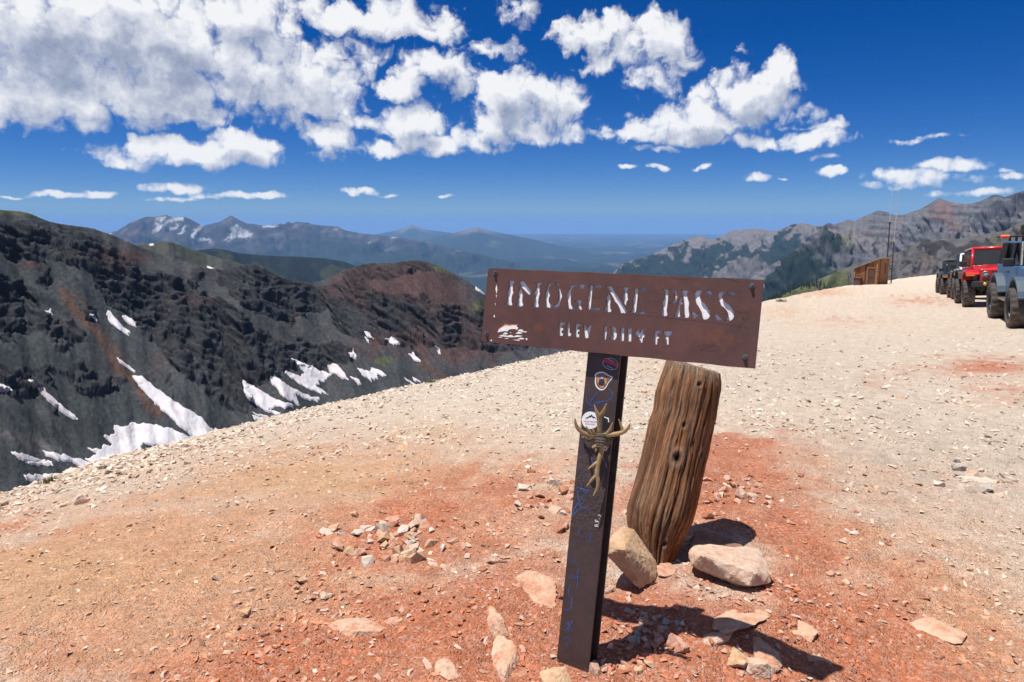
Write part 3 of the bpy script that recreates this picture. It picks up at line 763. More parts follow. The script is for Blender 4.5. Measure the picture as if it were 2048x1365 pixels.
def c_r2(X, Y, Z, sl, s, px, H, E_):
    n = fbm(px * 3.9 / 300, Z / 190, 5, 53); n2 = fbm(px * 3.9 / 75 + s, Z / 42, 5, 56)
    c = lerp(np.broadcast_to(ROCKG, X.shape + (3,)), ROCKP * 1.05, sstep(-.1, .35, n + n2 * .3))
    c = lerp(c, col(.150, .090, .076), sstep(.12, .5, n2 + .9 * blobs(px, s * 100, [(1880, 9, 26, 8, 1), (1900, 16, 40, 7, .5), (1780, 40, 40, 9, .7), (1985, 45, 60, 8, .7)]) - .1) * .8)
    band = fbm(px * 3.9 / 700, Z / 24 + px * .012, 4, 59)
    dark = sstep(.05, .4, band * .8 + n2 * .5 + .5 * blobs(px, s * 100, [(1757, 12, 26, 8, 1), (1900, 16, 60, 6, .5), (2020, 22, 50, 26, .9), (1855, 20, 26, 8, .7), (1950, 40, 80, 5, .6), (1660, 10, 20, 14, .8)]))
    c = lerp(c, ROCKD * .8, dark * .8)
    c = lerp(c, col(.11, .115, .06), sstep(.35, .6, n + .6 * blobs(px, s * 100, [(2040, 75, 60, 22, 1), (1680, 22, 24, 14, .8), (1620, 40, 50, 30, .7)])) * .7)
    c = lerp(c, FOREST, sstep(.28, .55, s * 1.25 + .4 * n + .3 * n2 - .14 + sstep(1760, 1600, px) * .22 - sstep(1800, 1950, px) * .35))
    return c
RB, RBd = far_ridge('grey_mountain_range', 'long grey and rust rocky mountain range above the parked vehicles', [(1480, 570), (1540, 532), (1590, 503), (1622, 478), (1640, 458), (1649, 450), (1657, 446), (1667, 449), (1680, 446), (1696, 439), (1708, 443), (1730, 432),
          (1757, 421), (1775, 425), (1790, 431), (1810, 429), (1840, 419), (1860, 407), (1877, 396), (1893, 402), (1915, 407), (1940, 408), (1960, 403), (1985, 391), (1995, 390), (2010, 395), (2030, 387), (2048, 383), (2120, 372), (2300, 380)],
          [(1480, 6800), (1700, 6100), (2300, 4800)], 2900, None, 1800, 640, 260, 330, 1000, c_r2, m_mid, 1.15, 74, .2, 3, 60, 300, .45, 9, 62., 190.)
def c_spur(X, Y, Z, sl, s, px, H, E_):
    n = fbm(px * 1.2 / 110, Z / 80, 5, 63); n2 = fbm(px * 1.2 / 24, Z / 13, 4, 66); st_ = fbm(px / 40 + s * 2, s * 3, 4, 68)
    c = lerp(np.broadcast_to(col(.085, .080, .083), X.shape + (3,)), col(.105, .098, .095), sstep(-.2, .4, st_ + n2 * .4))
    c = lerp(c, col(.12, .07, .06), sstep(.1, .5, n + .8 * blobs(px, s * 100, [(1810, 45, 50, 14, 1)]) - .1) * .8)
    c = lerp(c, ROCKD * .6, sstep(.0, .35, n2 + .8 * blobs(px, s * 100, [(1880, 12, 90, 8, 1), (1960, 16, 60, 8, .7), (1690, 22, 26, 16, .9), (1850, 3, 30, 6, .5)]) - .25) * .85)
    c = lerp(c, col(.075, .085, .035), sstep(.2, .5, n + 1.0 * blobs(px, s * 100, [(1875, 48, 22, 10, .9), (1800, 85, 130, 20, 1), (1660, 10, 50, 16, .8), (2000, 12, 40, 18, .8), (1780, 14, 30, 20, .7), (1590, 25, 60, 22, .7)]) - .1) * .85)
    return lerp(c, col(.20, .195, .19), sstep(.3, .55, .9 * blobs(px - s * 60, s * 100, [(1560, 42, 34, 12, 1)]) + .35 * n2) * .8)
SP, SPd = far_ridge('grassy_spur', 'grey scree and grass spur behind the wooden shed', [(1380, 690), (1450, 650), (1500, 622), (1530, 604), (1570, 588), (1605, 573), (1640, 558), (1675, 543), (1708, 530), (1740, 520), (1770, 513), (1805, 502), (1825, 493), (1839, 483), (1850, 480), (1880, 479), (1920, 478),
          (1960, 470), (2010, 462), (2048, 440), (2120, 425), (2300, 420)], [(1380, 1150), (1640, 1450), (1850, 1800), (2300, 1700)], 520, [(1380, -330), (1600, -250), (1850, -230), (2300, -190)], 500, 480, 150, 75, 260, c_spur, m_mid, 1.1, 84, .2, 3, 16, 90, .2, 9, 13., 60.)

# ------------------------------------------------------------------ wide valley and plain to the horizon
azp = np.linspace(-1.15, 1.15, 450)
rp = np.concatenate([np.geomspace(1200, 9000, 70), np.geomspace(9200, 97000, 240)])
R, X, Y = polar(azp, rp)
base = valley_z(R)
hill = np.clip(ridged(X / 5200, Y / 8000, 5, 93) - .35, 0, 1) * np.interp(R, [1200, 9000, 30000, 97000], [160, 330, 210, 60])
can = -np.clip(ridged(X / 9000 + .2, Y / 16000, 3, 97) - .72, 0, 1) * 500
Z = base + hill + can + 30 * fbm(X / 900, Y / 900, 4, 95)
pxp = proj(np.stack([X, Y, Z], -1))[0]
Z = Z + 260 * sstep(1350, 1750, pxp) * sstep(3000, 6000, R) * sstep(16000, 9000, R)
n = fbm(X / 2600, Y / 5200, 6, 103); n2 = fbm(X / 700, Y / 1500, 5, 107)
C = np.broadcast_to(FOREST * .75, X.shape + (3,))
C = lerp(C, FOREST * 1.7, sstep(-.2, .35, n2 + n * .5) * .6)
C = lerp(C, MEADOW * .75, sstep(.14, .34, n + n2 * .6 - .06 - .14 * sstep(1350, 1600, pxp) + .10 * sstep(700, 900, pxp) * sstep(1330, 1150, pxp)) * .8)
C = lerp(C, col(.15, .125, .095), sstep(.3, .5, n2 + n * .4) * .6 * sstep(12000, 16000, R))
terrain('valley', X, Y, Z, C, m_far, 'wide blue green valley and plain of forest and meadow', 'valley')

# ------------------------------------------------------------------ snow lying on the basin wall
def zc(pts): return [(x / 2.274, 400 + y / 2.274) for x, y in pts]
def zd(pts): return [(500 + x / 3.25, 400 + y / 3.25) for x, y in pts]
SNOW = [
 ('boot shaped snow streak high on the left of the dark wall', zc([(106, 175), (122, 170), (135, 200), (142, 230), (155, 250), (164, 283), (207, 293), (212, 312), (185, 320), (158, 307), (145, 285), (136, 250), (124, 225), (112, 200)])),
 ('short thick snow streak in mid slope below the dark cliffs', zc([(468, 515), (502, 513), (522, 538), (543, 563), (563, 583), (592, 598), (592, 622), (560, 607), (522, 577), (497, 552)])),
 ('small forked snow patch just right of the thick streak', zc([(553, 530), (582, 533), (602, 548), (622, 563), (620, 582), (593, 570), (572, 557)])),
 (None, zc([(408, 520), (427, 524), (447, 550), (430, 550)])), (None, zc([(203, 501), (232, 498), (234, 522)])),
 ('thin snow streak above the longest snow chute', zc([(528, 713), (562, 738), (592, 763), (630, 785), (622, 793), (578, 767), (546, 742)])),
 ('longest bright snow chute running down to the pass edge', zc([(610, 810), (647, 806), (684, 838), (743, 878), (785, 912), (833, 943), (884, 973), (924, 998), (944, 1028), (968, 1048), (1035, 1066), (1010, 1085), (950, 1105), (915, 1105), (866, 1073), (826, 1037), (776, 993), (716, 938), (665, 888), (626, 847)])),
 ('broadest snow field at the foot of the dark wall', zc([(505, 1020), (560, 1030), (620, 1016), (690, 1020), (760, 1033), (820, 1063), (880, 1080), (918, 1110), (905, 1140), (760, 1150), (740, 1128), (690, 1118), (645, 1108), (640, 1128), (655, 1150), (610, 1175), (530, 1212), (470, 1222), (420, 1202), (388, 1180), (440, 1155), (395, 1130), (470, 1135), (505, 1110), (468, 1075), (522, 1062)])),
 ('long thin snow tongue left of the broadest snow field', zc([(188, 1138), (250, 1156), (320, 1168), (400, 1193), (462, 1225), (420, 1230), (340, 1203), (260, 1183), (213, 1167)])),
 ('snow strip at the lower left of the basin', zc([(52, 1150), (110, 1160), (180, 1178), (222, 1187), (150, 1197), (88, 1182)])),
 (None, zc([(98, 1190), (237, 1193), (237, 1210), (158, 1210)])),
 ('lowest snow patch just above the gravel edge', zc([(108, 1253), (200, 1248), (300, 1248), (335, 1262), (250, 1300), (160, 1285), (118, 1272)])),
 ('snow patch cut by the left edge of the picture', zc([(-60, 830), (0, 837), (40, 848), (53, 868), (0, 874), (-60, 876)])),
 ('crooked snow streak on the lower left scree', zc([(173, 850), (207, 858), (218, 883), (253, 912), (293, 947), (333, 977), (356, 999), (318, 988), (277, 967), (241, 937), (196, 897)])),
 (None, zc([(108, 806), (152, 820), (158, 832), (140, 826)])),
 ('fan of streaked snow under the left of the central cliffs', zc([(1103, 823), (1152, 848), (1202, 878), (1252, 908), (1338, 933), (1333, 947), (1250, 943), (1217, 968), (1167, 933), (1127, 903), (1107, 872)])),
 ('two pronged snow patch in the middle of the snow fans', zc([(1213, 813), (1247, 798), (1283, 828), (1333, 858), (1383, 883), (1453, 903), (1448, 922), (1388, 907), (1343, 888), (1358, 915), (1343, 933), (1287, 897), (1257, 862)])),
 ('largest branching snow fan below the central cliffs', zc([(1333, 720), (1372, 743), (1422, 758), (1442, 773), (1498, 788), (1498, 822), (1462, 832), (1442, 850), (1493, 885), (1470, 890), (1408, 862), (1357, 837), (1317, 802), (1283, 785), (1302, 778), (1370, 802), (1388, 790), (1357, 762)])),
 ('rightmost triangular snow fan under the cliffs', zc([(1498, 748), (1532, 748), (1562, 783), (1583, 815), (1560, 818), (1518, 792), (1493, 787)])),
 (None, zc([(1213, 958), (1252, 963), (1283, 973), (1270, 983), (1232, 974)])), (None, zc([(1148, 965), (1202, 978), (1262, 1000), (1208, 995)])),
 (None, zc([(1148, 983), (1192, 988), (1238, 1013), (1217, 1028), (1172, 1010)])), (None, zc([(1108, 1002), (1162, 1018), (1194, 1037), (1147, 1028)])),
 (None, zc([(538, 177), (562, 188), (578, 212), (558, 207)])), (None, zc([(543, 220), (577, 238), (572, 247), (555, 237)])),
 ('snow patch beside the gravel edge left of the sign', zd([(708, 1108), (770, 1118), (792, 1093), (833, 1138), (822, 1163), (780, 1178), (727, 1142)])),
 (None, zd([(783, 1088), (832, 1102), (884, 1138), (862, 1152), (817, 1127)])), (None, zd([(668, 1162), (702, 1168), (728, 1195), (698, 1203)])),
 (None, zd([(733, 857), (772, 867), (804, 900), (768, 898)])), (None, zd([(642, 1010), (680, 967), (698, 1037), (658, 1022)])), (None, zd([(748, 893), (778, 913), (772, 941)])),
 (None, zd([(876, 903), (922, 897), (984, 940), (928, 943)])), (None, zd([(1188, 956), (1217, 949), (1259, 1013), (1228, 1002)])), (None, zd([(1036, 1010), (1067, 997), (1109, 1054), (1078, 1048)])),
 (None, zd([(997, 1155), (1052, 1182), (1095, 1212), (1038, 1198)])), (None, zd([(1057, 1152), (1092, 1172), (1112, 1192), (1078, 1185)])),
 ('small snow patch beside the top left corner of the sign', zd([(1473, 572), (1502, 582), (1545, 612), (1545, 627), (1488, 608)])),
]
m_snow, t, b = mat('old_snow')
pos = t.node('ShaderNodeNewGeometry').outputs['Position']
t.put(b.inputs['Base Color'], t.mix(t.mrange(t.noise(pos, .06, 6, .6), .35, .7), (.58, .58, .61), (.44, .39, .40)))
b.inputs['Roughness'].default_value = .7; b.inputs['Specular IOR Level'].default_value = .2
bn = t.node('ShaderNodeBump'); bn.inputs['Strength'].default_value = .5; bn.inputs['Distance'].default_value = .5
t.link(t.noise(pos, .25, 5, .6), bn.inputs['Height']); t.link(bn.outputs[0], b.inputs['Normal'])
Xc, Yc, Zc_ = CIR['X'], CIR['Y'], CIR['Z']
PXc, PYc, Dc = proj(np.stack([Xc, Yc, Zc_], -1))
stre = fbm((PXc + PYc) / 40, (PXc - PYc * .8) / 11, 2, 209)
JX = PXc + 4.0 * fbm(PXc / 14, PYc / 14, 2, 201) + 9 * stre; JY = PYc + 3.0 * fbm(PXc / 14, PYc / 12, 2, 205) + 6 * stre
nr, nc = Xc.shape
Zsm = Zc_.copy()
for _ in range(4):
    Zsm[1:-1, 1:-1] = (Zsm[1:-1, 1:-1] * 2 + Zsm[:-2, 1:-1] + Zsm[2:, 1:-1] + Zsm[1:-1, :-2] + Zsm[1:-1, 2:]) / 6
facing = np.ones((nr, nc), bool); facing[r1 > 1300] = False
for lab, poly in SNOW:
    q = np.array(poly)
    bb = (PXc > q[:, 0].min() - 8) & (PXc < q[:, 0].max() + 8) & (PYc > q[:, 1].min() - 8) & (PYc < q[:, 1].max() + 8) & facing
    ins = np.zeros((nr, nc), bool)
    ins[bb] = inside(JX[bb], JY[bb], poly)
    # keep only what lies on the slope facing the pass
    ib, jb = np.nonzero(ins)
    if len(ib) < 2: continue
    i0, i1, j0, j1 = max(ib.min() - 2, 0), min(ib.max() + 3, nr), max(jb.min() - 2, 0), min(jb.max() + 3, nc)
    def up3(A):
        A = A[i0:i1, j0:j1]; m_, n_ = A.shape
        yi = np.linspace(0, m_ - 1, (m_ - 1) * 3 + 1); xi = np.linspace(0, n_ - 1, (n_ - 1) * 3 + 1)
        a0 = np.minimum(yi.astype(int), m_ - 2); u_ = (yi - a0)[:, None]; A = A[a0] * (1 - u_) + A[a0 + 1] * u_
        b0 = np.minimum(xi.astype(int), n_ - 2); v_ = (xi - b0)[None]; return A[:, b0] * (1 - v_) + A[:, b0 + 1] * v_
    fx, fy, fz, fs, fpx, fpy = up3(Xc), up3(Yc), up3(Zc_), up3(Zsm), up3(JX), up3(JY)
    insf = inside(fpx, fpy, poly)
    cell = (insf[:-1, :-1].astype(int) + insf[1:, :-1] + insf[:-1, 1:] + insf[1:, 1:]) >= 2
    lab_ = np.where(cell, np.arange(cell.size).reshape(cell.shape) + 1, 0)
    for _ in range(900):
        L2 = lab_.copy()
        L2[1:] = np.maximum(L2[1:], lab_[:-1]); L2[:-1] = np.maximum(L2[:-1], lab_[1:]); L2[:, 1:] = np.maximum(L2[:, 1:], lab_[:, :-1]); L2[:, :-1] = np.maximum(L2[:, :-1], lab_[:, 1:])
        L2[~cell] = 0
        if (L2 == lab_).all(): break
        lab_ = L2
    ids, cnts = np.unique(lab_[lab_ > 0], return_counts=True)
    if not len(ids): continue
    ii, jj = np.nonzero(lab_ == ids[cnts.argmax()])           # one patch, one connected sheet
    fc = fx.shape[1]
    F = np.stack([ii * fc + jj, ii * fc + jj + 1, (ii + 1) * fc + jj + 1, (ii + 1) * fc + jj], -1)[:, ::-1]
    u, invx = np.unique(F, return_inverse=True)
    dep_ = blur(insf.astype(float), 6).ravel()[u]
    lift = sstep(.35, .95, dep_)
    Vt = np.stack([fx.ravel()[u], fy.ravel()[u], fz.ravel()[u]], -1)
    Vt[:, 2] = np.maximum(Vt[:, 2] + .25, Vt[:, 2] * (1 - lift) + lift * (fs.ravel()[u] + 1.3)); Vt[:, :2] *= (1 - .0004 - .0006 * lift)[:, None]
    o = link('snow_patch', np_mesh('snow_patch', Vt, invx.reshape(F.shape)), m_snow, None, True)
    cxs, cys = q[:, 0].mean(), q[:, 1].mean()
    tag(o, lab or 'small snow scrap ' + ('high' if cys < 560 else 'low' if cys > 780 else 'midway') + ' on the dark wall, ' + ('far left' if cxs < 130 else 'left of the long chute' if cxs < 330 else 'above the snow fans' if cxs < 480 else 'below the snow fans' if cxs < 640 else 'under the red knob' if cxs < 780 else 'nearest the sign'), 'snow', 'snow patches on the basin wall')

# ------------------------------------------------------------------ air
bm = bmesh.new()
box(bm, (0, 20000, -1000), (240000, 250000, 2700))
m_haze = bpy.data.materials.new('air'); m_haze.use_nodes = True
t = NT(m_haze.node_tree); t.n.clear()
pv = t.node('ShaderNodeVolumePrincipled')
pv.inputs['Color'].default_value = (.29, .55, 1.0, 1); pv.inputs['Density'].default_value = 2.0e-5; pv.inputs['Anisotropy'].default_value = 0.0
t.link(pv.outputs[0], t.node('ShaderNodeOutputMaterial').inputs['Volume'])
hz = bm_obj('haze', bm, m_haze); tag(hz, 'thin blue mountain air over the valley', 'haze', None, 'stuff')


# ================================================================== the sign
S_C = np.array([0.35834, 2.62575, 1.31504]); S_U = np.array([.8722852, -.48897488, -.00470064]); S_V = np.array([.10026566, .16943941, .98042699]); S_N = np.array([-.4786077, -.85568327, .19682687])
S_W, S_H = 1.0768, 0.30
def on_plane(px, py, off):
    """board coordinates (metres along and up) of a sight line on the plane lying `off` in front of the board face"""
    r = ray(px, py); o = S_C + S_N * off
    p = EYE + r * (((o - EYE) @ S_N) / (r @ S_N))
    return float((p - S_C) @ S_U), float((p - S_C) @ S_V)
SIGN_M = Matrix(((S_U[0], S_V[0], S_N[0], S_C[0]), (S_U[1], S_V[1], S_N[1], S_C[1]), (S_U[2], S_V[2], S_N[2], S_C[2]), (0, 0, 0, 1)))
def fill_mesh(name, loops, thick, z, bev=0.0):
    """flat shape with holes, given thickness, in the local plane; z is its front face"""
    cu = bpy.data.curves.new(name, 'CURVE'); cu.dimensions = '2D'; cu.fill_mode = 'BOTH'; cu.extrude = thick / 2
    cu.bevel_depth = bev; cu.bevel_resolution = 0
    for lp in loops:
        sp = cu.splines.new('POLY'); sp.points.add(len(lp) - 1)
        for q, (x, y) in zip(sp.points, lp): q.co = (x, y, 0, 1)
        sp.use_cyclic_u = True
    o = bpy.data.objects.new(name, cu); COL.objects.link(o)
    bpy.context.view_layer.update()
    me = bpy.data.meshes.new_from_object(o.evaluated_get(bpy.context.evaluated_depsgraph_get()))
    bpy.data.objects.remove(o); bpy.data.curves.remove(cu)
    me.name = name
    me.transform(Matrix.Translation((0, 0, z - thick / 2)))
    return me
def smooth_loop(p, it=1):
    p = np.array(p, float)
    for _ in range(it):
        a = p; b = np.roll(p, -1, 0)
        p = np.stack([a * .78 + b * .22, a * .22 + b * .78], 1).reshape(-1, 2)
    return p
ZA = lambda p: [(1000 + x / 12.8, 550 + y / 12.8) for x, y in p]
ZB = lambda p: [(1140 + x / 12.8, 550 + y / 12.8) for x, y in p]
ZC = lambda p: [(1310 + x / 10.78, 560 + y / 10.78) for x, y in p]
ZD = lambda p: [(1100 + x / 7.877, 630 + y / 7.877) for x, y in p]
GLYPHS = [
 ZA([(205,180),(240,150),(290,160),(345,150),(375,190),(365,215),(335,225),(330,300),(325,400),(348,465),(310,520),(295,620),(298,700),(322,760),(285,795),(240,775),(205,770),(150,780),(105,745),(160,720),(185,600),(190,500),(160,460),(210,400),(230,300),(235,220),(210,205)]),
 ZA([(490,320),(540,360),(570,420),(580,480),(575,560),(568,700),(600,760),(580,800),(530,815),(480,800),(440,795),(385,770),(430,740),(455,640),(465,520),(435,490),(475,440),(480,370)]),
 ZA([(470,200),(520,160),(560,150),(620,180),(650,230),(820,440),(750,525),(650,430),(520,290),(500,240)]),
 ZA([(890,215),(930,195),(1000,200),(1040,185),(1070,215),(1055,245),(1020,260),(1012,330),(1010,440),(1025,490),(1000,540),(980,650),(975,740),(1000,790),(985,830),(930,835),(890,815),(850,825),(800,800),(850,760),(880,640),(900,540),(870,480),(820,515),(830,470),(900,400),(930,320),(925,250)]),
 ZA([(1365,190),(1290,195),(1225,230),(1200,300),(1180,420),(1130,490),(1160,540),(1155,650),(1155,760),(1190,830),(1270,850),(1340,830),(1345,790),(1290,770),(1250,700),(1245,620),(1255,570),(1285,540),(1260,480),(1250,400),(1265,310),(1300,250),(1365,235)]),
 ZA([(1415,190),(1490,210),(1530,270),(1540,350),(1560,460),(1600,545),(1560,620),(1540,700),(1530,790),(1480,845),(1400,865),(1350,850),(1355,800),(1430,760),(1480,690),(1490,600),(1500,480),(1500,350),(1480,280),(1415,265)]),
 ZA([(1970,245),(1870,250),(1790,290),(1760,370),(1720,470),(1680,540),(1715,600),(1720,700),(1715,780),(1750,860),(1830,890),(1930,870),(1930,820),(1860,830),(1820,780),(1810,680),(1810,560),(1820,430),(1850,340),(1900,300),(1970,295)]),
 ZB([(195,245),(380,255),(375,300),(340,370),(290,380),(245,350),(240,310),(195,290)]),
 ZB([(135,660),(170,645),(280,655),(310,680),(280,720),(280,800),(310,890),(270,905),(215,850),(160,880),(155,840),(200,790),(210,740),(180,720),(135,715)]),
 ZB([(475,275),(520,250),(575,270),(585,300),(570,420),(555,560),(545,700),(530,850),(500,900),(440,905),(380,890),(430,850),(450,740),(460,630),(420,590),(465,540),(485,420),(495,320)]),
 ZB([(605,260),(800,270),(840,300),(825,330),(780,325),(605,330)]), ZB([(600,580),(640,560),(670,580),(660,640),(630,640),(600,610)]), ZB([(545,850),(690,850),(720,830),(760,850),(775,920),(550,905)]),
 ZB([(965,470),(1040,560),(1045,640),(1030,730),(1030,870),(1065,910),(1040,960),(970,955),(920,925),(860,920),(855,870),(910,860),(935,760),(940,640),(905,600),(945,550)]),
 ZB([(910,310),(960,290),(1040,290),(1085,320),(1130,430),(1250,590),(1370,790),(1470,950),(1410,990),(1350,975),(1310,1000),(1290,950),(1260,850),(1200,740),(1140,680),(1110,600),(1020,450),(970,360)]),
 ZB([(1335,330),(1380,310),(1430,320),(1500,310),(1510,350),(1470,390),(1470,480),(1475,590),(1490,640),(1450,680),(1430,800),(1400,760),(1340,650),(1350,560),(1380,470),(1385,390),(1345,370)]),
 ZB([(1620,360),(1660,330),(1720,330),(1740,370),(1735,480),(1730,600),(1715,720),(1705,840),(1690,950),(1650,985),(1580,985),(1530,970),(1535,930),(1590,920),(1610,800),(1615,700),(1590,640),(1630,590),(1645,480),(1650,390)]),
 ZB([(1765,340),(1950,335),(1990,370),(1970,400),(1780,385)]), ZB([(1750,640),(1840,630),(1845,710),(1810,715),(1750,660)]), ZB([(1710,960),(1820,950),(1870,930),(1930,960),(1950,1020),(1820,1020),(1710,1000)]),
 ZC([(165,215),(200,190),(270,200),(290,230),(285,330),(280,440),(265,560),(250,680),(275,750),(240,790),(180,780),(130,775),(85,745),(140,720),(160,620),(165,530),(130,480),(185,440),(200,330),(205,240)]),
 ZC([(305,200),(400,200),(470,240),(490,310),(500,365),(465,400),(460,480),(420,520),(310,525),(305,495),(380,480),(420,430),(425,350),(415,270),(380,235),(305,230)]),
 ZC([(555,338),(584,350),(574,470),(590,490),(586,530),(552,536),(538,640),(532,740),(548,790),(500,812),(412,802),(402,768),(446,740),(466,640),(498,520),(530,400)]),
 ZC([(545,240),(580,220),(720,225),(715,260),(695,300),(700,380),(720,450),(750,500),(725,560),(725,660),(745,760),(720,825),(660,820),(590,800),(620,760),(620,660),(605,560),(608,460),(600,360),(592,290)]),
 ZC([(1015,240),(950,215),(880,235),(840,290),(850,360),(870,430),(885,510),(930,570),(970,640),(1010,720),(1010,800),(1040,855),(1110,860),(1170,820),(1190,760),(1180,680),(1140,610),(1090,550),(1080,515),(1010,470),(970,400),(970,320),(1000,280)]),
 ZC([(1050,245),(1215,240),(1225,290),(1245,350),(1225,380),(1180,325),(1110,300),(1060,265)]), ZC([(780,690),(830,660),(860,710),(920,770),(950,800),(945,825),(790,820)]),
 ZC([(1515,260),(1420,255),(1360,290),(1340,350),(1370,420),(1405,500),(1420,560),(1480,590),(1540,660),(1580,740),(1575,800),(1510,860),(1500,890),(1600,900),(1680,850),(1710,780),(1700,690),(1660,610),(1600,530),(1520,490),(1460,420),(1440,360),(1460,310),(1515,290)]),
 ZC([(1550,260),(1650,260),(1730,290),(1730,340),(1700,385),(1670,360),(1640,310),(1550,290)]), ZC([(1275,750),(1320,735),(1350,760),(1400,820),(1480,850),(1480,885),(1300,890)]),
 ZD([(140,115),(235,122),(232,165),(188,163),(186,205),(215,208),(210,245),(184,244),(182,287),(212,290),(205,335),(128,328)]), ZD([(268,118),(314,124),(306,284),(344,288),(338,340),(254,334)]),
 ZD([(395,140),(487,147),(484,190),(443,188),(441,228),(470,232),(466,266),(439,264),(437,305),(473,310),(466,357),(388,350)]), ZD([(520,150),(560,155),(580,240),(610,160),(660,160),(640,230),(600,370),(550,370),(530,260)]),
 ZD([(850,175),(900,175),(895,280),(880,390),(835,390),(840,280)]), ZD([(945,185),(1010,185),(1045,215),(1045,270),(1055,310),(1045,370),(1010,405),(930,390),(925,365),(970,355),(985,320),(960,305),(960,280),(990,265),(985,230),(945,215)]),
 ZD([(1110,195),(1170,205),(1165,410),(1105,420)]), ZD([(1220,210),(1285,210),(1280,420),(1210,425)]),
 ZD([(1380,225),(1410,225),(1400,280),(1420,285),(1430,225),(1470,225),(1468,300),(1500,310),(1495,355),(1465,365),(1455,440),(1405,440),(1410,350),(1330,335),(1335,290)]),
 ZD([(1645,245),(1752,252),(1748,298),(1698,296),(1696,335),(1725,340),(1720,378),(1694,376),(1688,470),(1632,464)]), ZD([(1785,250),(1925,260),(1920,320),(1870,335),(1870,470),(1810,475),(1820,330),(1785,315)]),
]
# ---- rusted brown steel
m_steel, t, b = mat('brown_painted_steel')
oc = t.node('ShaderNodeTexCoord').outputs['Object']
n1 = t.noise(oc, 5, 7, .62); n2 = t.noise(oc, 26, 7, .7); n3 = t.noise(t.vmath('MULTIPLY', oc, (2.5, 30, 4)), 1.0, 5, .6)
c = t.mix(t.mrange(n1, .32, .68), (.066, .026, .020), (.105, .042, .032))
c = t.mix(t.math('MULTIPLY', t.mrange(n3, .52, .7), .5), c, (.06, .030, .027))
c = t.mix(t.math('MULTIPLY', t.mrange(n2, .60, .70), .55), c, (.12, .038, .016))
c = t.mix(t.math('MULTIPLY', t.mrange(t.noise(oc, 90, 3, .6), .66, .74), .5), c, (.035, .022, .022))
sxy = t.node('ShaderNodeSeparateXYZ'); t.link(oc, sxy.inputs[0])
def spot(t, cx, cy, rx, ry):
    dx = t.math('DIVIDE', t.math('SUBTRACT', sxy.outputs[0], cx), rx); dy = t.math('DIVIDE', t.math('SUBTRACT', sxy.outputs[1], cy), ry)
    return t.math('SUBTRACT', 1.0, t.math('SQRT', t.math('ADD', t.math('MULTIPLY', dx, dx), t.math('MULTIPLY', dy, dy))))
sa_ = on_plane(1080, 655, 0); sb_ = on_plane(1425, 672, 0)
rus = t.math('MAXIMUM', spot(t, sa_[0], sa_[1], .05, .04), spot(t, sb_[0], sb_[1], .12, .05))
rus = t.mrange(t.math('ADD', rus, t.math('MULTIPLY', t.math('SUBTRACT', n2, .5), 3.0)), .35, .8)
c = t.mix(t.math('MULTIPLY', rus, .75), c, (.12, .040, .018))
t.put(b.inputs['Base Color'], c)
b.inputs['Metallic'].default_value = 0.0
t.put(b.inputs['Roughness'], t.mrange(n2, .3, .7, .42, .7))
bn = t.node('ShaderNodeBump'); bn.inputs['Strength'].default_value = .35; bn.inputs['Distance'].default_value = .0012
t.link(t.math('ADD', n2, t.noise(oc, 120, 3)), bn.inputs['Height']); t.link(bn.outputs[0], b.inputs['Normal'])
m_white = simple('white_backing', (.78, .77, .79), .55, 0, .06, 10, .1, 40)
m_bolt = simple('galvanised_bolt', (.20, .17, .17), .4, .8, .3, 60, .2, 200)
m_scr = simple('scratched_dark', (.035, .016, .014), .6, 0, .2, 40)
m_bare = simple('bare_white_scrape', (.74, .70, .68), .6, 0, .1, 60)
m_rusty = simple('orange_rust', (.42, .17, .05), .8, 0, .3, 60)

sign = empty('sign_board'); sign.matrix_world = SIGN_M
tag(sign, 'brown steel pass sign board with cut out IMOGENE PASS lettering', 'sign')
w2, h2 = S_W / 2, S_H / 2
outer = []
for a0, b0, a1, b1 in ((-w2, h2, -w2, -h2), (-w2, -h2, w2, -h2), (w2, -h2, w2, h2), (w2, h2, -w2, h2)):
    k = 22 if abs(a1 - a0) > .5 else 8
    for i in range(k):
        f = i / k; outer.append((a0 + (a1 - a0) * f + .0012 * math.sin(i * 2.3 + a0 * 9), b0 + (b1 - b0) * f + .0012 * math.sin(i * 1.7 + b0 * 30)))
holes = [smooth_loop([on_plane(x, y, 0) for x, y in gl], 1) if (i < len(GLYPHS) - 11 or i == len(GLYPHS) - 6) else np.array([on_plane(x, y, 0) for x, y in gl]) for i, gl in enumerate(GLYPHS)]
face = link('face_plate', fill_mesh('face_plate', [outer] + [list(map(tuple, h)) for h in holes], .0036, 0.0, .0004), m_steel, sign)
bm = bmesh.new()
for c, s_ in (((0, h2 - .003, -.0125), (S_W, .005, .0168)), ((0, -h2 + .003, -.0125), (S_W, .005, .0168)), ((-w2 + .003, 0, -.0125), (.005, S_H - .012, .0168)), ((w2 - .003, 0, -.0125), (.005, S_H - .012, .0168))):
    box(bm, c, s_)
bm_obj('folded_rim', bm, m_steel, sign)
bm = bmesh.new(); box(bm, (0, 0, -.0125), (S_W - .016, S_H - .016, .008)); bm_obj('white_backing_board', bm, m_white, sign)
for px, py in ((991, 546), (974, 667), (1504, 572), (1490, 714)):
    x, y = on_plane(px, py, 0)
    bm = bmesh.new()
    cyl(bm, (x, y, .0006), (x, y, .0030), .0105, .0105, 20); cyl(bm, (x, y, .003), (x, y, .014), .0062, .0052, 14)
    bm_obj('bolt', bm, m_bolt, sign, False)
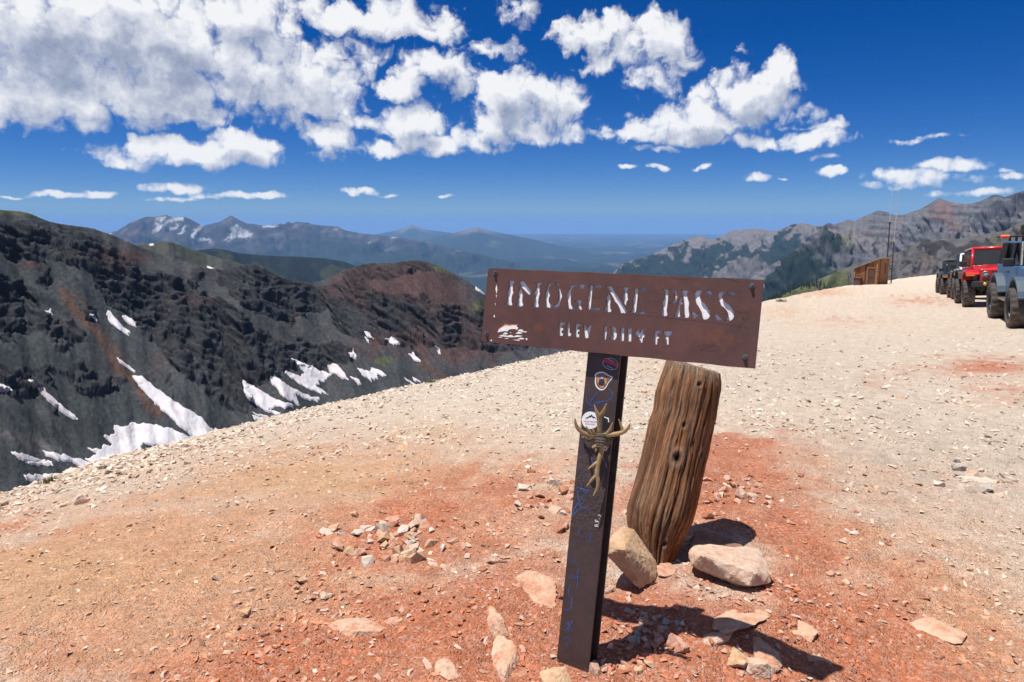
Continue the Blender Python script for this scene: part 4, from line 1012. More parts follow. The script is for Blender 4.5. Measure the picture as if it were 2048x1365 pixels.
def ribbon(bm, pts, w, z):
    pts = [Vector((x, y, z)) for x, y in pts]
    prev = None
    for i, p in enumerate(pts):
        d = (pts[min(i + 1, len(pts) - 1)] - pts[max(i - 1, 0)]); d.z = 0
        if d.length < 1e-7: continue
        d.normalize(); nrm = Vector((-d.y, d.x, 0)) * w * .5 * (.65 + .5 * abs(math.sin(i * 1.9 + p.x * 300)))
        a, b_ = bm.verts.new(p + nrm), bm.verts.new(p - nrm)
        if prev: bm.faces.new((prev[0], prev[1], b_, a))
        prev = (a, b_)
def densify(p, k=5):
    p = np.array(p, float); out = []
    for i in range(len(p) - 1):
        p0 = p[max(i - 1, 0)]; p1 = p[i]; p2 = p[i + 1]; p3 = p[min(i + 2, len(p) - 1)]
        for j in range(k):
            u = j / k
            out.append(.5 * ((2 * p1) + (-p0 + p2) * u + (2 * p0 - 5 * p1 + 4 * p2 - p3) * u * u + (-p0 + 3 * p1 - 3 * p2 + p3) * u ** 3))
    out.append(p[-1]); return [tuple(x) for x in out]
bm = bmesh.new()
for st in ([(1474,633),(1478,626),(1485,629),(1487,640),(1480,652),(1476,652)], [(1472,624),(1479,623),(1484,627)], [(1487,627),(1492,624),(1498,628),(1497,636),(1490,646),(1478,653)], [(1478,653),(1474,642),(1471,630)], [(1483,633),(1486,640)], [(1489,632),(1487,638),(1491,641)]):
    ribbon(bm, densify([on_plane(x, y, 0) for x, y in st]), .0012, .0006)
bm_obj('scratched_heart', bm, m_scr, sign)
for st, w in (([(1235,629),(1300,633),(1360,639),(1420,645),(1500,657)], .0012), ([(1330,636),(1372,641)], .001), ([(1395,695),(1420,690),(1440,697),(1425,703),(1400,699),(1422,694)], .0009), ([(1400,703),(1432,688)], .0009), ([(1445,556),(1470,563),(1480,566)], .003), ([(1340,557),(1375,560)], .002)):
    bm = bmesh.new(); ribbon(bm, densify([on_plane(x, y, 0) for x, y in st]), w, .0006); bm_obj('scratch', bm, m_scr, sign)
ZE = lambda p: [(960 + x / 8.03, 530 + y / 8.03) for x, y in p]
SCR = [[(285,1085),(300,1030),(345,1000),(410,965),(470,972),(520,962),(600,965),(590,990),(615,1010),(600,1045),(560,1030),(480,1035),(440,1070),(390,1065),(340,1075)],
       [(605,1065),(640,1035),(690,1045),(690,1065),(755,1072),(745,1088),(690,1080)], [(360,1115),(410,1085),(450,1105),(420,1120)], [(570,1105),(620,1075),(690,1095),(650,1110)],
       [(300,1145),(360,1125),(440,1140),(500,1125),(540,1150),(600,1130),(690,1145),(620,1160),(480,1165),(400,1155)], [(278,1165),(350,1158),(355,1172)], [(375,1180),(450,1178),(455,1192)], [(610,1195),(650,1170),(710,1180),(700,1200)], [(725,1185),(765,1180),(755,1215)], [(520,1205),(640,1202),(630,1222)], [(480,1085),(505,1085),(500,1098)], [(250,380),(268,320),(280,400),(266,470)], [(258,485),(272,485),(265,535)], [(218,830),(232,800),(242,830),(230,850)], [(240,620),(250,615),(252,660)], [(160,1215),(190,1200),(195,1230)]]
for i, p in enumerate(SCR):
    me = fill_mesh('paint_scrape', [[on_plane(x, y, 0) for x, y in ZE(p)]], .0004, .0009)
    link('paint_scrape', me, m_bare, sign)
link('rust_edge', fill_mesh('rust_edge', [[on_plane(x, y, 0) for x, y in ZE([(296,1060),(302,1020),(350,990),(405,950),(470,962),(520,955),(610,958),(600,975),(520,972),(470,980),(410,972),(350,1008),(310,1035)])]], .0003, .0011), m_rusty, sign)

# ---- post: an H section of dark steel behind the board
POFF = -.036
tl = on_plane(1178, 712, POFF); tr = on_plane(1238, 712, POFF); bl_ = on_plane(1111, 1310, POFF); br = on_plane(1180, 1342, POFF)
ax_t = np.array([(tl[0] + tr[0]) / 2, (tl[1] + tr[1]) / 2]); ax_b = np.array([(bl_[0] + br[0]) / 2, (bl_[1] + br[1]) / 2])
PW = ((tr[0] - tl[0]) + (br[0] - bl_[0])) / 2
pd = ax_t - ax_b; plen = np.hypot(*pd); pd /= plen
POST_M = SIGN_M @ Matrix.Translation((ax_b[0], ax_b[1], POFF)) @ Matrix.Rotation(-math.atan2(pd[0], pd[1]), 4, 'Z')
PINV = POST_M.inverted()
def on_post(px, py, off=0.0):
    x, y = on_plane(px, py, POFF + off)
    q = PINV @ (SIGN_M @ Vector((x, y, POFF + off)))
    return q.x, q.y
m_post, t, b = mat('dark_brown_post_steel')
oc = t.node('ShaderNodeTexCoord').outputs['Object']
n1 = t.noise(oc, 9, 7, .65); n2 = t.noise(oc, 55, 6, .7)
c = t.mix(t.mrange(n1, .3, .7), (.034, .021, .021), (.062, .035, .031))
c = t.mix(t.math('MULTIPLY', t.mrange(n2, .6, .72), .6), c, (.11, .045, .025))
c = t.mix(t.math('MULTIPLY', t.mrange(t.noise(oc, 30, 5, .7), .68, .76), .5), c, (.16, .12, .10))
t.put(b.inputs['Base Color'], c); t.put(b.inputs['Roughness'], t.mrange(n2, .3, .7, .36, .62))
pit = t.mrange(t.noise(t.vmath('MULTIPLY', oc, (1, .6, 1)), 75, 5, .75), .45, .66)
pz = t.node('ShaderNodeSeparateXYZ'); t.link(oc, pz.inputs[0])
zone = t.math('MULTIPLY', t.mrange(pz.outputs[1], .42, .58), t.mrange(pz.outputs[1], .92, .80))
bn = t.node('ShaderNodeBump'); bn.inputs['Distance'].default_value = .003
t.put(bn.inputs['Strength'], t.math('MULTIPLY_ADD', zone, .75, .2)); t.link(pit, bn.inputs['Height']); t.link(bn.outputs[0], b.inputs['Normal'])
post = empty('sign_post'); post.matrix_world = POST_M
tag(post, 'leaning dark steel beam post with stickers and blue chalk carrying the sign', 'post')
PL0, PL1 = -.16, plen + .17
DEP = .072
for nm, c, s_ in (('front_flange', (0, 0, -.0045), (PW, 0, .009)), ('web', (0, 0, -DEP / 2), (.008, 0, DEP - .0185)), ('back_flange', (.006, 0, -DEP + .0045), (PW, 0, .009))):
    bm = bmesh.new(); box(bm, (c[0], (PL0 + PL1) / 2, c[2]), (s_[0], PL1 - PL0, s_[2])); bevel(bm, .0015, 2)
    bm_obj(nm, bm, m_post, post)
m_chalk = simple('blue_chalk', (.03, .085, .27), .95, 0, .5, 220)
m_chalkp = simple('violet_chalk', (.06, .05, .16), .95, 0, .4, 220)
ZP = lambda p: [(1080 + x / 4.014, 680 + y / 4.014) for x, y in p]
ZQ = lambda p: [(1090 + x / 3.214, 940 + y / 3.214) for x, y in p]
for mm, p, w in [(m_chalk, ZP([(400,400),(375,450),(380,500),(410,530)]), .0016), (m_chalk, ZP([(490,405),(430,460),(400,530),(470,500),(540,490),(575,460),(580,420),(550,390)]), .003), (m_chalk, ZP([(425,500),(515,512)]), .0018), (m_chalk, ZP([(385,560),(425,555),(450,572)]), .0022),
                 (m_chalkp, ZP([(345,850),(320,950),(330,1040),(370,1095),(402,1115)]), .0026), (m_chalkp, ZP([(540,980),(522,1050),(490,1105)]), .0024), (m_chalk, ZP([(408,900),(420,980),(425,1010)]), .0022),
                 (m_chalk, ZQ([(205,112),(245,125),(282,140)]), .0045), (m_chalk, ZQ([(283,130),(215,210),(172,292),(240,242),(290,266)]), .0035), (m_chalk, ZQ([(208,130),(215,190),(232,242)]), .0035),
                 (m_chalk, ZQ([(236,355),(215,400),(242,442)]), .0022), (m_chalk, ZQ([(180,470),(200,462)]), .002), (m_chalk, ZQ([(295,400),(291,448),(262,465)]), .0026), (m_chalk, ZQ([(150,550),(180,602),(203,570)]), .0018),
                 (m_chalk, ZQ([(216,620),(205,690),(172,692)]), .0022), (m_chalk, ZQ([(210,640),(210,700),(205,760)]), .0022), (m_chalk, ZQ([(160,692),(170,670),(190,692)]), .0018), (m_chalk, ZQ([(165,738),(150,790),(172,832),(165,890),(130,902)]), .0028),
                 (m_chalk, ZQ([(132,1035),(178,968)]), .0034), (m_chalk, ZQ([(138,978),(172,1035)]), .0034), (m_chalk, ZQ([(152,975),(150,1040)]), .003), (m_chalk, ZQ([(120,1092),(145,1075),(167,1102),(140,1130),(128,1142)]), .0018), (m_chalkp, ZQ([(150,1195),(190,1200)]), .0016)]:
    bm = bmesh.new(); ribbon(bm, densify([on_post(x, y) for x, y in p], 7), w, .0006); bm_obj('chalk_mark', bm, mm, post)
m_lw = simple('white_letter', (.75, .75, .75), .6, 0, .1, 90)
for p in [[(1190,1053),(1197,1053)], [(1190,1053),(1190,1050),(1194,1050),(1194,1053)], [(1194,1050),(1197,1049)], [(1197,1046.5),(1198,1046.5)], [(1190.5,1044),(1198,1044)], [(1190.8,1044),(1190.8,1039.5)], [(1194,1044),(1194,1040.5)], [(1198,1038),(1199,1038)], [(1196,1032),(1200,1030),(1201,1034)]]:
    bm = bmesh.new(); ribbon(bm, [on_post(x, y) for x, y in p], .0022, .0006); bm_obj('stencil_letter', bm, m_lw, post)
def decal(name, loops, m, z, parent, label=None):
    o = link(name, fill_mesh(name, loops, .0003, z), m, parent)
    if label: o['label'] = label
    return o
def circ(cx, cy, rx, ry, n=28, rot=0.0):
    return [(cx + rx * math.cos(a) * math.cos(rot) - ry * math.sin(a) * math.sin(rot), cy + rx * math.cos(a) * math.sin(rot) + ry * math.sin(a) * math.cos(rot)) for a in [2 * PI * i / n for i in range(n)]]
PQ = lambda p: [on_post(x, y) for x, y in p]
flat = lambda nm, c_, r_=.5: simple(nm, c_, r_, 0, .06, 50)
f_white = flat('sticker_white', (.74, .74, .76)); f_black = flat('sticker_black', (.012, .012, .016)); f_red = flat('sticker_red', (.45, .022, .030)); f_navy = flat('sticker_navy', (.022, .022, .05)); f_pink = flat('sticker_pink', (.48, .11, .13)); f_lil = flat('sticker_lilac', (.36, .34, .42)); f_grey = flat('sticker_grey', (.12, .11, .12)); f_brown = flat('sticker_brown', (.20, .085, .035)); f_tan = flat('sticker_tan', (.46, .23, .09)); f_mauve = flat('sticker_mauve', (.17, .12, .13))
s1 = decal('round_sticker', [PQ(circ(1181, 841, 17.5, 17.5))], f_white, .0007, post, 'round white sticker with black mountain outline')
decal('printed_mountains', [PQ([(1170,838.5),(1174,834.5),(1176,835),(1179.5,830.8),(1181,832.5),(1183.2,829),(1187,834),(1188.5,833.4),(1193,838.5),(1190,837),(1188,836.2),(1186,837.6),(1183.5,833),(1181.5,836.4),(1179.5,834.2),(1176,837.8),(1174,837)])], f_black, .0011, s1)
for row, y0, xs, mm in (('red', 843.3, [1167.5,1170,1172.3,1175,1177.3,1180,1182.3,1184.6,1187.2,1189.4,1191.8], f_pink), ('grey', 848.3, [1171,1173,1175,1177.2,1179.4,1181.6,1183.8,1186,1188], f_grey)):
    for i, x in enumerate(xs):
        hgt = 1.5 if mm is f_pink else .9
        decal('printed_letter', [PQ([(x, y0 - hgt + i * .12), (x + 1.4, y0 - hgt + i * .12), (x + 1.3, y0 + hgt + i * .12), (x + .1, y0 + hgt + i * .12)])], mm, .0011, s1)
ZR = lambda p: [(1130 + x / 13.65, 700 + y / 13.65) for x, y in p]
dogo = ZR([(810,690),(850,640),(930,605),(1030,600),(1110,630),(1180,690),(1250,715),(1310,740),(1290,790),(1230,860),(1180,920),(1150,1000),(1090,1070),(1010,1115),(930,1090),(860,1030),(825,950),(815,850),(830,760)])
s2 = decal('dog_sticker', [smooth_loop(PQ(dogo))], f_white, .0007, post, 'white edged sticker of a brown dog face')
cc_ = np.mean(PQ(dogo), 0)
inn = [tuple(cc_ + (np.array(p) - cc_) * .87) for p in PQ(dogo)]
decal('dog_face', [smooth_loop(inn)], f_brown, .0011, s2)
for nm, p, mm, z in (('dog_forehead', [(860,690),(930,640),(1030,630),(1110,660),(1150,720),(1090,760),(1010,720),(930,720),(870,740)], f_mauve, .0014), ('dog_cheek', [(880,760),(930,740),(950,830),(910,930),(880,900)], f_tan, .0014), ('dog_cheek', [(1080,760),(1140,780),(1150,880),(1100,960),(1080,860)], f_tan, .0014), ('dog_ear', [(1150,720),(1210,740),(1270,750),(1220,820),(1180,880),(1160,800)], f_grey, .0014),
                     ('dog_muzzle', [(930,850),(960,800),(1050,800),(1080,850),(1080,930),(1040,980),(970,980),(920,930)], f_navy, .0017), ('dog_chin', [(960,990),(1050,985),(1090,1000),(1010,1050),(950,1030)], f_tan, .0014), ('dog_eye', [(940,680),(975,675),(980,705),(945,705)], f_black, .0018), ('dog_eye', [(1105,730),(1140,730),(1140,765),(1110,760)], f_black, .0018), ('dog_nose_bridge', [(980,740),(1050,740),(1060,800),(960,800)], f_lil, .0016)):
    decal(nm, [smooth_loop(PQ(ZR(p)))], mm, z, s2)
ov = ZR(circ(1245, 385, 218, 158, 30, .28))
s3 = decal('oval_sticker', [PQ(ov), PQ(ZR(circ(1245, 385, 205, 145, 30, .28)))], f_lil, .0010, post, 'small dark oval sticker with red lettering')
decal('oval_ground', [PQ(ZR(circ(1245, 385, 216, 156, 30, .28)))], f_navy, .0006, s3)
for i in range(7):
    x = 1062 + i * 56; y = 292 + i * 20
    decal('red_letter', [PQ(ZR([(x, y - 52), (x + 44, y - 42 + (i % 2) * 8), (x + 40, y + 62), (x + 22, y + 40), (x - 4, y + 58)]))], f_red, .0011, s3)
for i in range(5):
    x = 1180 + i * 34; y = 262 + i * 16
    decal('pale_letter', [PQ(ZR([(x, y - 14), (x + 24, y - 8), (x + 22, y + 14), (x, y + 8)]))], f_lil, .0013, s3)
    decal('pale_letter', [PQ(ZR([(x - 40, y + 160), (x - 16, y + 168), (x - 18, y + 190), (x - 42, y + 184)]))], f_lil, .0013, s3)
s4 = decal('corner_sticker', [PQ([(1206,834),(1216,832),(1219,838),(1217,862),(1205,860)])], f_black, .0007, post)
decal('white_corner', [PQ([(1209,833.5),(1218,836.5),(1218.5,845),(1216.6,845),(1216,838.5),(1208.6,835.5)])], f_white, .0011, s4)
s5 = decal('red_tag_sticker', [PQ([(1207,884),(1216,884),(1217,895),(1212,902),(1206.5,902)])], f_white, .0007, post, 'small red sticker with pale border under the antlers')
decal('red_tag_face', [PQ([(1207.5,885.5),(1214.6,885.5),(1215.5,894),(1211.5,900),(1207.3,900)])], f_red, .0011, s5)
decal('red_tag_letter', [PQ([(1210,891),(1213,891),(1213,897),(1210,896)])], f_white, .0014, s5)

# ---- deer antlers tied to the post
m_ant, t, b = mat('antler')
oc = t.node('ShaderNodeTexCoord').outputs['Object']
n1 = t.noise(oc, 18, 5, .6); n2 = t.noise(oc, 140, 4, .6)
c = t.mix(t.mrange(n1, .3, .7), (.17, .098, .038), (.40, .28, .14))
c = t.mix(t.math('MULTIPLY', t.mrange(n2, .55, .7), .4), c, (.12, .065, .03))
t.put(b.inputs['Base Color'], c); b.inputs['Roughness'].default_value = .42
bn = t.node('ShaderNodeBump'); bn.inputs['Strength'].default_value = .3; bn.inputs['Distance'].default_value = .002; t.link(n2, bn.inputs['Height']); t.link(bn.outputs[0], b.inputs['Normal'])
ZT = lambda x, y: (1140 + x / 6.5, 790 + y / 6.5)
def pw(x, y, off):
    a, b_ = on_plane(*ZT(x, y), POFF + off)
    v = SIGN_M @ Vector((a, b_, POFF + off)); return tuple(v)
def curve_pts(p, k=6):
    return densify(p, k)
def antler(label, beam, tines):
    root = empty('deer_antler', beam[0][:3] and pw(*beam[0][:3])); o0 = Vector(root.location)
    tag(root, label, 'antler', 'antlers tied to the post')
    def part(nm, pts):
        P = curve_pts([pw(*q[:3]) for q in pts]); rr = [r[0] for r in densify([(q[3], 0) for q in pts], 6)]
        bm = bmesh.new(); tube(bm, [Vector(p) - o0 for p in P], [max(.0012, r) for r in rr], 10)
        bm_obj(nm, bm, m_ant, root, True)
    part('beam', beam)
    for tn in tines: part('tine', tn)
antler('upright forked antler pointing up the post', [(395, 545, .030, .010), (388, 480, .034, .0095), (382, 390, .038, .0092), (376, 290, .045, .0095), (345, 215, .052, .0065), (318, 135, .058, .002)],
       [[(378, 300, .044, .0085), (425, 230, .055, .0068), (450, 180, .062, .005), (474, 113, .068, .002)]])
antler('antler sweeping out past the left edge of the post', [(345, 545, .042, .008), (270, 528, .055, .0085), (180, 500, .068, .0085), (110, 445, .078, .0075), (75, 380, .085, .0058), (64, 302, .09, .002)],
       [[(285, 520, .055, .006), (240, 460, .066, .0048), (207, 405, .073, .0016)], [(130, 470, .07, .005), (140, 410, .05, .004), (143, 365, .045, .0015)], [(330, 530, .05, .006), (308, 480, .058, .0045), (290, 432, .062, .0015)], [(380, 520, .05, .006), (370, 470, .057, .0045), (358, 422, .06, .0015)]])
antler('antler sweeping out past the right edge of the post', [(400, 535, .045, .0085), (500, 520, .055, .009), (610, 510, .064, .0085), (700, 480, .072, .0075), (755, 430, .08, .0055), (783, 370, .086, .002)],
       [[(695, 482, .07, .006), (665, 400, .075, .0048), (632, 315, .08, .0016)], [(470, 520, .055, .007), (520, 450, .066, .0055), (555, 362, .072, .0018)]])
antler('longest antler hanging down the post', [(425, 640, .036, .0095), (412, 730, .040, .0095), (385, 820, .046, .009), (360, 930, .05, .0088), (350, 1040, .052, .0085), (365, 1120, .052, .0075), (350, 1220, .052, .005), (300, 1312, .055, .0018)],
       [[(355, 880, .05, .0075), (300, 920, .058, .006), (228, 970, .066, .0018)], [(350, 1040, .052, .0075), (290, 1100, .058, .006), (218, 1188, .064, .0018)], [(420, 650, .04, .0085), (350, 660, .05, .007), (288, 692, .056, .0045)], [(345, 700, .05, .006), (330, 740, .05, .003)]])
m_cord = simple('weathered_cord', (.10, .075, .055), .95, 0, .5, 200, .5, 300)
wr = empty('binding_cord', pw(400, 575, .03)); tag(wr, 'dark weathered cord and bark binding the antlers', 'cord')
o0 = Vector(wr.location)
for i in range(7):
    yy = 520 + i * 20
    P = [pw(300 + 8 * i, yy + 25, .012), pw(340, yy + random.uniform(-8, 8), .05), pw(400, yy + random.uniform(-12, 12), .066), pw(460, yy + 6, .058), pw(535 - 6 * i, yy + 30, .014)]
    bm = bmesh.new(); tube(bm, [Vector(p) - o0 for p in densify(P, 5)], .0042 + .0012 * (i % 2), 7); bm_obj('strand', bm, m_cord, wr, True)
for x0, y0, x1, y1 in ((150, 545, 240, 600), (240, 600, 330, 560), (500, 610, 545, 575), (330, 720, 350, 755), (520, 560, 560, 585)):
    bm = bmesh.new(); tube(bm, [Vector(pw(x0, y0, .012)) - o0, Vector(pw((x0 + x1) / 2, (y0 + y1) / 2 - 8, .02)) - o0, Vector(pw(x1, y1, .02)) - o0], [.004, .006, .004], 7); bm_obj('strand', bm, m_cord, wr, True)

# ---- weathered log post beside the sign
ZL = lambda x, y: (1230 + x / 3.252, 720 + y / 3.252)
LEFT = [(326, 42), (318, 70), (290, 150), (252, 260), (240, 370), (214, 440), (188, 560), (160, 680), (130, 800), (92, 920), (68, 990), (60, 1070), (72, 1150), (95, 1230), (110, 1300), (120, 1380), (130, 1480), (135, 1600)]
RIGHT = [(690, 42), (697, 80), (695, 150), (672, 290), (622, 500), (582, 680), (543, 880), (512, 1000), (470, 1090), (430, 1180), (400, 1260), (382, 1330), (372, 1400), (365, 1480), (360, 1600)]
rows = np.linspace(42, 1560, 140)
lx = np.interp(rows, [p[1] for p in LEFT], [p[0] for p in LEFT]); rx = np.interp(rows, [p[1] for p in RIGHT], [p[0] for p in RIGHT])
lx = smooth1(lx, 5); rx = smooth1(rx, 5)
NS = 240
th = np.linspace(0, 2 * PI, NS, endpoint=False)
V = []
cen = []; rad = []
for y, a, b_ in zip(rows, lx, rx):
    f = (y - 42) / 1290
    dpt = 3.67 - .20 * f
    p0 = at(*ZL(a, y), dpt); p1 = at(*ZL(b_, y), dpt)
    cen.append((p0 + p1) / 2); rad.append(np.linalg.norm(p1 - p0) / 2 * .97)
cen = np.array(cen); rad = np.array(rad)
axis = cen[0] - cen[100]; axis /= np.linalg.norm(axis)
e1 = np.cross(axis, FW); e1 /= np.linalg.norm(e1)
if e1[0] < 0: e1 = -e1
e2 = np.cross(axis, e1); e2 /= np.linalg.norm(e2)
if e2[1] > 0: e2 = -e2                      # e2 towards the viewer
TT, LL = np.meshgrid(th, np.linspace(0, 1, len(rows)))
Llen = LL * 1.02
cth, sth = np.cos(TT), np.sin(TT)
tw = TT + .10 * LL
gro = ridged(np.cos(tw) * 9 + 3, np.sin(tw) * 9 + Llen * .6, 4, 301)
fine = fbm(np.cos(tw) * 30, np.sin(tw) * 30 + Llen * 2.0, 4, 305)
crk = np.clip(np.abs(fbm(np.cos(tw) * 3.6 + 7, np.sin(tw) * 3.6 + Llen * .55, 3, 311)) * 30, 0, 1)
lump = fbm(np.cos(TT) * 1.2 + 2, np.sin(TT) * 1.2 + Llen * 3, 4, 315)
kn = np.zeros_like(TT); kd = np.zeros_like(TT)
for x, y, s_ in ((490, 178, .014), (388, 448, .013), (345, 655, .024), (530, 590, .014), (285, 1182, .013)):
    i = int(np.abs(rows - y).argmin()); cxp = (lx[i] + rx[i]) / 2; hw = (rx[i] - lx[i]) / 2
    a0 = math.acos(max(-1, min(1, (x - cxp) / hw)))      # angle on the visible side
    dA = (TT - a0) * rad[i]; dL = (LL - LL[i, 0]) * 1.02
    r_ = np.hypot(dA, dL * .8) / s_
    kn += np.exp(-(r_ - 1.15) ** 2 * 4) * s_ * .35; kd = np.maximum(kd, np.exp(-(r_ * 1.7) ** 2))
R_ = rad[:, None] * (1 + .06 * lump) - .005 * (1 - gro) + .0065 * fine - .010 * (1 - crk) + kn * .6 - kd * .016
# long drying cracks and hollows
crd = np.zeros_like(TT)
for a_, l0, l1, wd, dp in ((2.35, .05, .62, .010, .020), (1.95, .16, .95, .006, .022), (1.45, .30, .98, .007, .022), (1.05, .02, .80, .005, .016), (.62, .12, .9, .006, .014), (2.75, .30, .75, .016, .024), (2.55, .62, 1.0, .018, .022), (1.7, .55, 1.0, .006, .018), (.9, .5, 1.0, .005, .014), (2.1, .0, .30, .007, .016), (1.25, .0, .2, .008, .014)):
    aa = a_ + .10 * fbm(Llen * 3.2 + a_ * 7, Llen * 0 + a_, 3, 351)
    g_ = np.exp(-((TT - aa) * .145 / wd) ** 2) * sstep(l0, l0 + .06, LL) * sstep(l1, l1 - .10, LL) * (.55 + .6 * np.abs(fbm(Llen * 9 + a_, Llen * 0, 2, 355)))
    R_ -= g_ * dp * .75; crd = np.maximum(crd, g_)
# a split flake near the top and hollows at the lower left
R_ -= .016 * sstep(.0, .3, lump) * sstep(.5, .9, LL)
topd = .010 * fbm(np.cos(TT) * 2.2, np.sin(TT) * 2.2, 4, 321)[0]
Pn = cen[:, None, :] + e1 * (cth * R_)[..., None] + e2 * (sth * R_)[..., None]
pyf = proj(Pn[0, NS // 4])[1] - proj(Pn[0, 3 * NS // 4])[1]           # the saw cut is nearly level with the eye
kt = (pyf - 9.0) / (2 * rad[0] * 375.0)
for i_ in range(16):
    Pn[i_] += axis * (kt * sth[i_] * R_[i_] * (1 - i_ / 16.0))[:, None]
Pn[0] += axis * topd[:, None]; Pn[1] += axis * (topd * .5)[:, None]
rings = [Pn.reshape(-1, 3)]
F = [grid_faces(len(rows), NS, True)]
base_i = len(rows) * NS
caps = []
for k, f in enumerate((.82, .6, .36, .14)):
    h_ = .010 * fbm(np.cos(th) * 3 * f + 5, np.sin(th) * 3 * f, 3, 330) + topd * f
    ring = cen[0] + (Pn[0] - axis * topd[:, None] - cen[0]) * f + axis * (h_ + .004)[:, None]
    rings.append(ring)
    prev = np.arange(NS) if k == 0 else base_i + (k - 1) * NS + np.arange(NS)
    cur = base_i + k * NS + np.arange(NS)
    F.append(np.stack([prev, np.roll(prev, -1), np.roll(cur, -1), cur], -1))
V = np.concatenate(rings + [np.array([cen[0] + axis * .004])])
cur = base_i + 3 * NS + np.arange(NS); ci = len(V) - 1
F.append(np.stack([cur, np.roll(cur, -1), np.full(NS, ci), np.full(NS, ci)], -1))
Fq = np.concatenate(F[:-1]); Ft = F[-1][:, :3]
wood = lerp(np.broadcast_to(col(.135, .062, .030), TT.shape + (3,)), col(.235, .118, .055), sstep(-.35, .5, fine + .6 * lump))
wood = lerp(wood, col(.27, .105, .036), sstep(.35, 1.0, cth * .6 + LL * .55 + .3 * fine) * .8)
wood = lerp(wood, col(.27, .20, .14), sstep(.5, .9, gro + .4 * fine) * sstep(.4, -.6, cth + .5 * lump) * .6)
wood = lerp(wood, col(.026, .015, .010), np.clip((1 - crk) * .6 + crd * .9, 0, .92))
wood = lerp(wood, col(.20, .155, .115), sstep(.08, .0, LL + .04 * fine) * .8)
wood = lerp(wood, col(.28, .23, .19), np.clip(kn * 40, 0, .5)); wood = lerp(wood, col(.012, .009, .007), np.clip(kd * 1.5, 0, 1))
wood = lerp(wood, col(.19, .155, .125), sstep(.05, .45, fbm(np.cos(tw) * 7, np.sin(tw) * 7 + Llen * 4, 4, 381)) * .55)
wood = wood * np.array([.94, .85, .79]) * (1 + .25 * fbm(np.cos(TT) * 4, np.sin(TT) * 4 + Llen * 9, 4, 371))[..., None]
wc = np.concatenate([wood.reshape(-1, 3), np.tile(np.array([[.16, .12, .09]]), (NS * 4 + 1, 1)) * (1 + .4 * fbm(np.arange(NS * 4 + 1) * .9, np.zeros(NS * 4 + 1), 2, 3))[:, None]])
me = bpy.data.meshes.new('log')
lo = hit_ground(1318, 1128)
me.from_pydata((V - lo).tolist(), [], [tuple(map(int, q)) for q in Fq] + [tuple(map(int, q)) for q in Ft]); me.update()
cattr(me, 'col', np.clip(wc, .005, 1))
m_log, t, b = mat('weathered_log_wood')
oc = t.node('ShaderNodeTexCoord').outputs['Object']
a = t.node('ShaderNodeAttribute', attribute_name='col').outputs['Color']
al = Vector(axis)
st_ = t.node('ShaderNodeMapping'); st_.inputs['Rotation'].default_value = al.rotation_difference(Vector((0, 0, 1))).to_euler(); t.link(oc, st_.inputs[0])
g1 = t.noise(t.vmath('MULTIPLY', st_.outputs[0], (1, 1, .07)), 95, 6, .65); g2 = t.noise(t.vmath('MULTIPLY', st_.outputs[0], (1, 1, .2)), 210, 4, .6)
k = t.math('MULTIPLY', t.mrange(g1, .3, .7, .45, 1.5), t.mrange(g2, .3, .7, .7, 1.3))
cc = t.node('ShaderNodeCombineColor')
for i in range(3): t.link(k, cc.inputs[i])
t.put(b.inputs['Base Color'], t.mix(1.0, a, cc.outputs[0], 'MULTIPLY')); b.inputs['Roughness'].default_value = .85; b.inputs['Specular IOR Level'].default_value = .2
bn = t.node('ShaderNodeBump'); bn.inputs['Strength'].default_value = .8; bn.inputs['Distance'].default_value = .008; t.link(t.math('ADD', g1, t.math('MULTIPLY', g2, .5)), bn.inputs['Height']); t.link(bn.outputs[0], b.inputs['Normal'])
lg = link('log_post', me, m_log, None, True); lg.location = lo
bmx = bmesh.new(); bmx.from_mesh(me); recalc(bmx); bmx.to_mesh(me); bmx.free()
tag(lg, 'thick weathered brown log stump standing behind the sign post', 'log')


